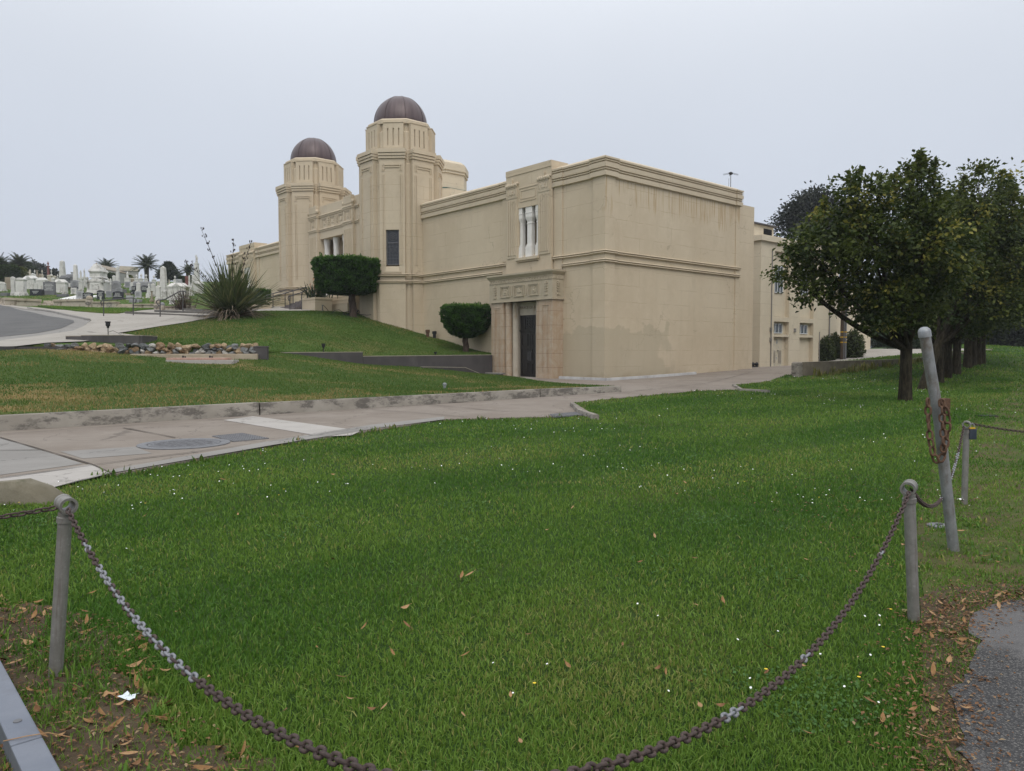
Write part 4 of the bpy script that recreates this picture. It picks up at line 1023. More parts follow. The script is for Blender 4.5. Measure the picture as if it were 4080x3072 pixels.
# curved planter edge between walk and bank
pe = [W(px, py, d) for px, py, d in ((268,1341,30.6),(330,1338,30.2),(420,1337.5,29.8),(500,1338,29.6),(559,1338,29.5))]
pe2 = [W(px, py, d) for px, py, d in ((559,1339,29.52),(620,1352,31.5))]
wallthing('planter_wall', 'curved dark planter wall at the corner of the concrete walk', [p.xy for p in pe+pe2[1:]], [p.z for p in pe], 1.3, .14, DWALL, DWALLT)
pe = [W(px, py, d) for px, py, d in ((-700,1385,26.3),(-10,1382,27.3),(60,1383,28),(190,1383,28.5),(320,1378,28.8))]
wallthing('edging_wall', 'thin dark edging wall under the walk left of the rock wall', [p.xy for p in pe], [p.z+.02 for p in pe], .9, .12, DWALL)
m = MB(); q = W(1035,1384,29.4); ro = thing('wall_stub', 'small dark block at the right end of the rock wall', 'wall', (q.x, q.y, 0)); m.box(-.2,.32,-.1,.1,1.0,q.z+.02); m.frust(-.22,.34,-.12,.12,q.z+.02,q.z+.05,.01); m.build('block', DWALL, ro)

def rock(sz):
    bm = bmesh.new(); bmesh.ops.create_icosphere(bm, subdivisions=2, radius=.5)
    ph = [random.uniform(0, 6) for _ in range(6)]
    pl = [(Vector((random.gauss(0,1), random.gauss(0,1), random.gauss(0,1))).normalized(), random.uniform(.22,.40)) for _ in range(11)]
    for v in bm.verts:
        p = v.co
        for nn, dd in pl:
            e = p.dot(nn)-dd
            if e > 0: p -= nn*e
        p *= 1+.07*math.sin(9*p.x+ph[0])+.07*math.sin(11*p.y+ph[1])+.06*math.sin(13*p.z+ph[2])+random.uniform(-.04,.04)
        v.co = Vector((p.x*sz[0], p.y*sz[1], p.z*sz[2]))
    me = bpy.data.meshes.new('stone'); bm.to_mesh(me); bm.free(); return me
rw = thing('rock_wall', 'low wall of rough grey, tan and white rocks on the bank', 'wall', (-17.5, 28.7, 0))
R0 = W(186,1404,28.6); R1 = W(1020,1404,29.4); dR = (R1-R0); LW = dR.xy.length; ux = dR.xy.normalized()
for row in range(3):
    x = -.05*row
    while x < LW:
        wd = random.uniform(.17,.36)*(1.15 if row == 2 else 1)
        f = x/LW; zt = R0.z+(R1.z-R0.z)*f
        me = rock((wd*1.4, random.uniform(.34,.5), random.uniform(.17,.27)*(1.25 if row == 2 else 1))); r_ = random.random()
        mi = 0 if r_ < .30 else 3 if r_ < .44 else 2 if r_ < .56 else 1 if r_ < .80 else 4
        me.materials.append(ROCKC[mi]); finish(me, None, 12)
        o = link('stone', me, rw)
        o.location = (R0.x+17.5+ux.x*(x+wd/2), R0.y-28.7+ux.y*(x+wd/2)+random.uniform(-.05,.05)+row*.03, zt-.02+row*.125+random.uniform(-.03,.04))
        o.rotation_euler = (random.uniform(-.6,.6), random.uniform(-.5,.5), random.uniform(-.4,.4))
        x += wd*.95
m = MB(); mid = W(520,1412,28.75)
m.M = Matrix.Translation((mid.x+17.5, mid.y-28.7+.15, 0)) @ Matrix.Rotation(math.atan2(ux.y, ux.x), 4, 'Z')
m.box(0, LW*.61, -.22, .3, .6, mid.z+.02); m.build('footing', simple('tan_concrete', (.36,.29,.21), (.44,.37,.28), 2.5, .9, grime=(.22,.17,.12), bump=.3), rw, None, .02)
m = MB(); m.M = Matrix.Translation((R0.x+17.5, R0.y-28.7+.22, 0)) @ Matrix.Rotation(math.atan2(ux.y, ux.x), 4, 'Z'); m.box(0,LW,-.12,.12,.8,R0.z+.22); m.build('mortar', KERB, rw)
q = W(810,1437,28.2); be = thing('marble_slab', 'long pink granite slab on a white base in the grass', 'slab', (q.x, q.y, q.z-.05), .05)
m = MB(); m.box(-1.28,1.24,-.3,.3,-.3,.075); m.build('base', PALE, be, None, .015)
m = MB(); m.box(-1.28,.98,-.26,.26,.08,.16); m.build('slab_top', PINKG, be, None, .012)
for xx in (-.72, .28):
    m = MB(); m.lathe([(.035,.16),(.035,.24)], 8, (xx-.03,0)); m.lathe([(.03,.16),(.03,.22)], 8, (xx+.05,0)); m.build('peg', BLACKP, be)
# bench slab in front of the left door pier
L = loc2w(-7.0,-1.15); bn = thing('stone_bench', 'low grey stone bench against the left entrance pier', 'bench', (L[0], L[1], .14), BROT)
m = MB(); m.box(-.95,.75,-.2,.2,.17,.25); m.build('seat', GREYC, bn, None, .015)
for xx in (-.7,.5):
    m = MB(); m.box(xx-.1,xx+.1,-.15,.15,-.2,.168); m.build('leg', DWALL, bn)
# stairs with plain treads up from the walk, and the entrance forecourt furniture
st = thing('walk_steps', 'three long shallow concrete steps rising behind the walk', 'steps', (*W(620,1262,46.5).xy, 0)); z0 = hit(640,1262,f_up).z
m = MB(); a = hit(452,1254,f_up,26); b = hit(800,1272,f_up,26); o_ = Vector((*W(620,1262,46.5).xy, 0))
for k in range(3):
    P4 = [a+Vector((1.3*k+.6, 1.4*k+.3, 0)), b+Vector((.1*k, 1.4*k+.3, 0))]; P4 += [P4[1]+Vector((.3,2.2,0)), P4[0]+Vector((1.0,2.2,0))]
    z4 = [float(f_up(P4[0].x,P4[0].y))+.19, float(f_up(P4[1].x,P4[1].y))+.19]; z4 += [z4[1], z4[0]]
    m.add([(p.x-o_.x,p.y-o_.y,z-1.2) for p, z in zip(P4, z4)]+[(p.x-o_.x,p.y-o_.y,z) for p, z in zip(P4, z4)], [(0,3,2,1),(4,5,6,7),(0,1,5,4),(1,2,6,5),(2,3,7,6),(3,0,4,7)])
m.build('tread', simple('dark_step_concrete', (.13,.12,.108), (.17,.158,.14), 2, .9, grime=(.08,.075,.07)), st, None, .015)
def rail(label, pts, posts, d, r=.036, group='dark metal handrails by the steps'):
    """pts: photo pixels of the top bar, posts: (top pixel, foot pixel)"""
    P = [W(px, py, d+i*.0) for i, (px, py) in enumerate(pts)]; t = thing('handrail', label, 'handrail', P[0]); o = P[0]
    m = MB(); m.tube([p-o for p in P], r, 8); m.build('rail_bar', RAILM, t, 50)
    for (x, y0, y1) in posts:
        m = MB(); m.tube([W(x,y0,d)-o, W(x,y1+6,d)-o], r*.95, 8); m.build('post', RAILM, t, 50)
rail('curl ended handrail left of the shallow steps', [(406,1217),(401,1205),(406,1197),(430,1196),(500,1188),(535,1187),(543,1194),(541,1203),(537,1208)], [(413,1197,1263),(531,1187,1250)], 47)
rail('curl ended handrail rising toward the flax plant', [(634,1220),(625,1208),(623,1200),(632,1195),(655,1194),(690,1175),(717,1160),(738,1161),(742,1170)], [(638,1195,1272),(729,1160,1236)], 44)
rail('long handrail on the far side of the brick steps', [(1035,1187),(1056,1179),(1140,1155),(1168,1156)], [(1041,1184,1233),(1168,1156,1205)], 54.5)
rail('long handrail in the middle of the brick steps', [(1035,1197),(1056,1192),(1120,1173),(1212,1146),(1224,1146)], [(1088,1170,1230),(1136,1169,1228)], 53.6)
rail('short handrail with curled end beside the planter', [(1152,1199),(1147,1187),(1152,1179),(1164,1178),(1202,1165),(1224,1154)], [(1155,1179,1240),(1202,1165,1228)], 50.5)
def boxpx(name, label, cat, x0, x1, yt, yb, d, dep, mat, cap=.12, rz=BROT, cmat=None):
    p = W((x0+x1)/2, yb, d); wd = (x1-x0)*PXM(d); h = (yb-yt)*PXM(d)
    t = thing(name, label, cat, p, rz); m = MB(); hw = wd/1.36/2
    m.box(-hw,hw,-dep/2,dep/2,-1,h-cap); m.build('box_wall', mat, t)
    m = MB(); m.box(-hw-.03,hw+.03,-dep/2-.03,dep/2+.03,h-cap+.001,h); m.build('coping', cmat or mat, t, None, .015); return t
pl = thing('planter_box', 'large beige stucco planter beside the brick steps', 'planter', (*loc2w(-22.8,-3.7), 4.0), BROT)
m = MB(); m.box(-1.1,1.0,-.62,.62,-1,.98); m.build('box_wall', TRIM, pl); m = MB(); m.box(-1.13,1.03,-.65,.65,.982,1.14); m.build('coping', TRIM, pl, None, .02); m = MB(); m.box(-1,.9,-.5,.5,1.12,1.15); m.build('soil', SOIL, pl)
boxpx('stair_cheek', 'beige cheek block with square cap left of the brick steps', 'block', 1058,1127,1201,1238,56,1.5,TRIM)
boxpx('stair_cheek', 'tall beige plinth behind the cheek block at the tower foot', 'block', 1116,1160,1185,1225,57.5,1.0,TRIM)
boxpx('planter_box', 'low beige planter left of the brick steps', 'planter', 1000,1070,1216,1240,52,1.3,TRIM)
# hose and tap by the planter
tp = W(1283,1247,48.4); ho = thing('hose_tap', 'galvanised standpipe with hose in front of the planter', 'tap', tp)
m = MB(); m.tube([(0,0,-.3),(.03,0,.5)], .03, 8); m.box(-.02,.1,-.03,.03,.48,.53); m.build('standpipe', GALV, ho)
m = MB(); m.tube([(.05,0,.5),(.15,-.03,.46),(.3,-.05,.3),(.45,-.05,.1),(.6,-.08,.0)], .018, 6); m.tube([(.05,0,.48),(.07,-.03,.2),(.2,-.05,.02)], .015, 6); m.build('hose_end', BLACKP, ho, 50)
tp = W(1395,1256,47.2); h2 = MB()
for k in range(4):
    h2.tube([(.45*math.cos(u*.5+k)*(1-.1*k)+.1*k, .25*math.sin(u*.5+k), .12+.14*math.sin(u*.5+k*2)+.03*k) for u in range(13)], .018, 6, True)
h2.tube([(-.3,0,.1),(-.7,0,.35),(-1.0,0,.3),(-1.3,0,.0)], .018, 6); h2.tube([(.3,-.1,.1),(.7,-.1,.05),(1.1,-.15,.0),(1.35,-.1,.03)], .02, 6)
o = h2.build('garden_hose', BLACKP, None, 50); o.location = tp; tag(o, 'black garden hose coiled at the foot of the clipped cypress', 'hose')
# garden lamps
def lamp(px, py0, py1, d, label, cable=False):
    p = W(px, py1, d); s = PXM(d); h = (py1-py0)*s; t = thing('garden_light', label, 'garden light', p, 0, 'small black spike garden lights')
    m = MB(); m.tube([(0,0,-.15),(0,0,h*.5)], .022, 8); m.build('spike', GALV if cable else BLACKP, t, 50)
    m = MB(); m.lathe([(.045,h*.5),(.05,h*.62),(.085,h*.68),(.085,h*.9),(.105,h*.94),(.105,h),(.02,h)], 12); m.build('lamp_head', BLACKP, t, 40)
    if cable: m = MB(); m.tube([(.02,0,.1),(.2,0,.16),(.38,.05,.06),(.5,.05,-.02)], .012, 6); m.build('cable', GALV, t, 50)
lamp(431,1281,1333,29.9,'black spike light with cable at the curved planter wall',True)
lamp(1289,1369,1405,34.6,'black spike light above the upper dark wall')
lamp(1735,1402,1420,39.2,'black spike light at the right part of the dark wall')
for px, py, lb, mt in ((1704,1331,'rusty stub pipe against the long wall',RUSTO),(1731,1337,'black tilted spotlight against the long wall',BLACKP)):
    p = W(px, py+9, 46.2); t = thing('wall_stub_light' if mt is BLACKP else 'stub_pipe', lb, 'fitting', p)
    m = MB(); m.lathe([(.1,-.1),(.1,.22),(.14,.24),(.14,.4),(.05,.42)], 10); m.build('body', mt, t, 40); m = MB(); m.tube([(0,0,-.2),(0,0,.05)], .03, 6); m.build('stem', GALV, t)
p = W(1772,1571,25.6); vp = thing('valve_post', 'short grey valve post behind the kerb', 'post', p); m = MB(); m.lathe([(.05,-.1),(.05,.3),(.07,.31),(.07,.38),(.02,.4)], 10); m.build('pipe', GALVL, vp, 40); m = MB(); m.box(-.2,.2,-.12,.12,-.1,-.0); m.build('pad', PALE, vp)
p = W(3007,1463,50.6); t = thing('floodlight', 'small dark twin floodlight at the foot of the pale annex', 'floodlight', p); m = MB(); m.ball((-.12,0,.2),(.13,.13,.14)); m.ball((.13,0,.2),(.13,.13,.14)); m.build('lamp_head', BLACKP, t, 60); m = MB(); m.box(-.2,.2,-.1,.1,-.1,.08); m.build('bracket', BLACKP, t)
# iron covers in the road
q = flat(735,1777,0); mh = thing('manhole_cover', 'large round iron drain grate set in the concrete road', 'manhole cover', (q.x, q.y, f_near(q.x,q.y)+.045)); rr = .72
m = MB(); m.lathe([(rr,-.04),(rr,.0),(rr*.8,.0),(rr*.8,-.012),(rr*.77,-.012),(rr*.77,.0),(rr*.68,.0)], 48, (0,0), 0, False); m.build('frame', IRON, mh)
m = MB()
for j in range(-8, 9):
    yy = j*rr*.082; L = math.sqrt(max(0, (rr*.66)**2-yy*yy)); n = max(1, int(L*2/.16))
    m.box(-L-.05, L+.05, yy-.012, yy+.012, -.03, .002)
    for i in range(n+1): xx = -L+2*L*i/n+(.03 if j % 2 else -.03); m.box(xx-.018, xx+.018, yy-.03, yy+.03, -.03, .001)
m.lathe([(rr*.685,-.03),(rr*.685,.001),(rr*.64,.001),(rr*.64,-.03)], 40, (0,0), 0, False); m.build('grating', IRON, mh)
m = MB(); m.lathe([(rr*.67,-.028),(0.01,-.026)], 32, (0,0), 0, True); m.build('pit', IROND, mh)
mh.rotation_euler = (0,0,R(48))
def plate(label, pix, name='access_cover'):
    P = [flat(px, py, 0) for px, py in pix]; c = sum(P, Vector())/4; t = thing(name, label, 'cover', (c.x, c.y, f_near(c.x,c.y)+.045))
    m = MB(); m.prism([((p-c).x,(p-c).y) for p in P][::-1], -.03, .0); m.build('plate', IRON, t)
    m = MB()
    for i in range(14):
        for j in range(12):
            u, v = (i+.5)/14, (j+.5)/12; q_ = (P[0]*(1-u)+P[1]*u)*(1-v)+(P[3]*(1-u)+P[2]*u)*v-c; m.box(q_.x-.014,q_.x+.014,q_.y-.006,q_.y+.006,0,.006)
    m.build('tread_studs', IRON, t)
plate('square diamond plate cover next to the round grate', [(845,1747),(965,1735),(1072,1756),(930,1769)])
plate('small drain plate at the lawn edge by the short kerb', [(2190,1661),(2290,1652),(2335,1662),(2205,1671)])
# ------------------------------------------------------------------ cemetery on the hillside
def engr(t, w_, z0, z1, y, n, mat=INK):
    m = MB()
    for k in range(n):
        z = z1-(k+.5)*(z1-z0)/n; L = w_*random.uniform(.45,.85)/2; x = -L
        while x < L-.02:
            q = random.uniform(.04,.11); m.box(x, min(L, x+q), y-.006, y, z-.3*(z1-z0)/n, z+.22*(z1-z0)/n); x += q+.03
    if m.v: m.build('inscription', mat, t)
def grave(kind, x0, x1, yt, yb, mat, label, cat='headstone', d=None, dep=None, top=None, mat2=None, rz=None, name=None, group=None):
    xm = (x0+x1)/2
    if yb < 1132 and d is None:
        dd = 92+(1132-yb)*.75; q = W(xm, yt, dd); p = Vector((q.x, dd, float(f_up(q.x, dd)))); s = PXM(dd); w_ = (x1-x0)*s; h = q.z-p.z
    else:
        p = hit(xm, yb, f_up, 40) if d is None else W(xm, yb, d); s = PXM(p.y); w_ = (x1-x0)*s; h = (yb-yt)*s
    dep = dep or max(.3, w_*.55); hw = w_/2; hd = dep/2
    t = thing(name or {'tablet':'headstone','tomb':'box_tomb','pedestal':'pedestal_monument','obelisk':'obelisk','column':'memorial_column','block':'grave_block','scroll':'scroll_headstone'}[kind],
              label, cat, (p.x, p.y+hd, p.z), random.uniform(-.12,.12) if rz is None else rz, group)
    B, D, C = MB(), MB(), MB(); m2 = mat2 or mat
    if kind == 'tablet':
        b = h*.16; B.frust(-hw,hw,-hd,hd,-.4,b,w_*.02); D_w = hw*.9
        tp_ = top or 'serp'
        pr = {'flat':[(-1,1),(1,1)],'serp':[(-1,.9),(-.75,.92),(-.4,.985),(0,1),(.4,.985),(.75,.92),(1,.9)],'arch':[(-1,.8),(-.8,.89),(-.45,.97),(0,1),(.45,.97),(.8,.89),(1,.8)],'ogee':[(-1,.92),(-.5,.93),(-.2,.96),(0,1),(.2,.96),(.5,.93),(1,.92)]}[tp_]
        D.xprism([(-D_w,b),(D_w,b)]+[(x*D_w, b+(h-b)*z) for x, z in pr[::-1]], -hd*.45, hd*.45)
        B.build('base', m2, t, None, .02); D.build('slab', mat, t, None, .015)
        if w_ > .5: engr(t, w_*1.5*.6, b+(h-b)*.2, b+(h-b)*.8, -hd*.45, 5, INK if mat in (GBLACK, GDARK) else GDARK)
    elif kind == 'tomb':
        b = h*.14; B.box(-hw,hw,-hd,hd,-.4,b*.6); B.box(-hw*.96,hw*.96,-hd*.96,hd*.96,b*.6,b)
        D.box(-hw*.88,hw*.88,-hd*.88,hd*.88,b,h*.72)
        for s_ in (-1, 0, 1): D.box(s_*hw*.82-hw*.07,s_*hw*.82+hw*.07,-hd*.92,-hd*.88,b,h*.70)
        C.box(-hw,hw,-hd,hd,h*.72,h*.78); C.frust(-hw*1.02,hw*1.02,-hd*1.02,hd*1.02,h*.78,h*.80,0); C.frust(-hw*.98,hw*.98,-hd*.98,hd*.98,h*.80,h,hw*.4,hd*.5)
        if top == 'ped': C.xprism([(-hw*.45,h*.79),(hw*.45,h*.79),(0,h*.98)], -hd*1.06, 0); C.xprism([(-hw*.33,h*.815),(hw*.33,h*.815),(0,h*.94)], -hd*1.09, -hd)
        B.build('base', m2, t, None, .02); D.build('body', mat, t); C.build('lid', mat, t)
    elif kind == 'pedestal':
        e = {'urn':.32,'statue':.42,'none':0.0,'pyr':.0}[top or 'none']; hb = h*(1-e); b = hb*.2
        B.box(-hw,hw,-hd,hd,-.4,b*.5); B.frust(-hw*.92,hw*.92,-hd*.92,hd*.92,b*.5,b,hw*.06)
        D.box(-hw*.72,hw*.72,-hd*.72,hd*.72,b,hb*.82); D.box(-hw*.5,hw*.5,-hd*.76,-hd*.72,b+hb*.08,hb*.74)
        C.frust(-hw*.74,hw*.74,-hd*.74,hd*.74,hb*.82,hb*.88,-hw*.1); C.box(-hw*.86,hw*.86,-hd*.86,hd*.86,hb*.88,hb*.92)
        C.xprism([(-hw*.84,hb*.92),(hw*.84,hb*.92),(hw*.5,hb*.97),(0,hb),(-hw*.5,hb*.97)], -hd*.8, hd*.8)
        B.build('base', m2, t, None, .02); D.build('die', mat, t); C.build('cap', mat, t)
        if e:
            u = MB(); r = min(hw*.55, h*.09)
            if top == 'urn': u.lathe([(r*.6,hb*.99),(r*.3,hb+h*e*.2),(r*.35,hb+h*e*.3),(r,hb+h*e*.6),(r*.9,hb+h*e*.72),(r*.5,hb+h*e*.78),(r*.55,hb+h*e*.84),(r*.15,h)], 12)
            else:
                u.lathe([(r*.75,hb*.98),(r*.8,hb+h*e*.1),(r*.6,hb+h*e*.4),(r*.5,hb+h*e*.55),(r*.62,hb+h*e*.7),(r*.5,hb+h*e*.78),(r*.2,hb+h*e*.82)], 10); u.ball((0,0,hb+h*e*.9),(r*.3,r*.32,h*e*.1),8,6)
                for s_ in (-1,1): u.tube([(s_*r*.55,0,hb+h*e*.74),(s_*r*.7,-r*.2,hb+h*e*.55),(s_*r*.2,-r*.6,hb+h*e*.5)], r*.15, 6)
            u.build('urn' if top == 'urn' else 'statue', mat, t, 50)
    elif kind == 'obelisk':
        pb = h*.24; B.box(-hw,hw,-hw,hw,-.4,pb*.35); B.box(-hw*.84,hw*.84,-hw*.84,hw*.84,pb*.35,pb*.88); B.frust(-hw*.92,hw*.92,-hw*.92,hw*.92,pb*.88,pb,hw*.1)
        a = hw*.62; D.frust(-a,a,-a,a,pb,h*.95,a*.32); D.frust(-a*.68,a*.68,-a*.68,a*.68,h*.95,h,a*.6)
        B.build('base', m2, t, None, .02); D.build('shaft', mat, t, None, .012)
    elif kind == 'column':
        B.box(-hw,hw,-hw,hw,-.4,h*.12); B.frust(-hw*.8,hw*.8,-hw*.8,hw*.8,h*.12,h*.18,hw*.1)
        r = hw*.55; D.lathe([(r,h*.18),(r*.95,h*.2),(r*.78,h*.74),(r*.78,h*.76)], 14)
        C.lathe([(r*.8,h*.76),(r*1.35,h*.785),(r*1.35,h*.81),(r*.4,h*.82)]+([(r*.35,h*.85),(r*.8,h*.91),(r*.55,h*.94),(r*.3,h*.96),(r*.35,h*.98),(r*.05,h)] if top == 'urn' else [(r*.05,h*.825)]), 14)
        B.build('base', m2, t); D.build('shaft', mat, t, 40); C.build('urn' if top == 'urn' else 'cap', mat, t, 40)
    elif kind == 'block':
        B.box(-hw*1.05,hw*1.05,-hd*1.05,hd*1.05,-.4,h*.15); D.box(-hw,hw,-hd,hd,h*.15,h*.85); C.frust(-hw,hw,-hd,hd,h*.853,h,hw*.06,hd*.12)
        B.build('base', m2, t); D.build('body', mat, t, None, .02); C.build('top', mat if top != 'tan' else GTAN, t)
        if mat is GBLACK: engr(t, w_*.7, h*.35, h*.75, -hd-.001, 3)
    elif kind == 'scroll':
        b = h*.2; B.box(-hw,hw,-hd,hd,-.4,b*.6); B.box(-hw*.85,hw*.85,-hd*.85,hd*.85,b*.6,b)
        D.box(-hw*.66,hw*.66,-hd*.6,hd*.6,b,h*.8); D.xprism([(-hw*.45,b+h*.04),(hw*.45,b+h*.04),(hw*.45,h*.68),(0,h*.75),(-hw*.45,h*.68)], -hd*.66, -hd*.6)
        C.box(-hw*.74,hw*.74,-hd*.7,hd*.7,h*.8,h*.83)
        for s_ in (-1, 1): C.ball((s_*hw*.62,0,h*.87),(hw*.26,hd*.6,h*.05),10,6)
        C.xprism([(-hw*.6,h*.83),(hw*.6,h*.83),(hw*.45,h*.92),(0,h),(-hw*.45,h*.92)], -hd*.5, hd*.5)
        B.build('base', m2, t, None, .02); D.build('die', mat, t); C.build('scroll_cap', mat, t, 40)
    return t
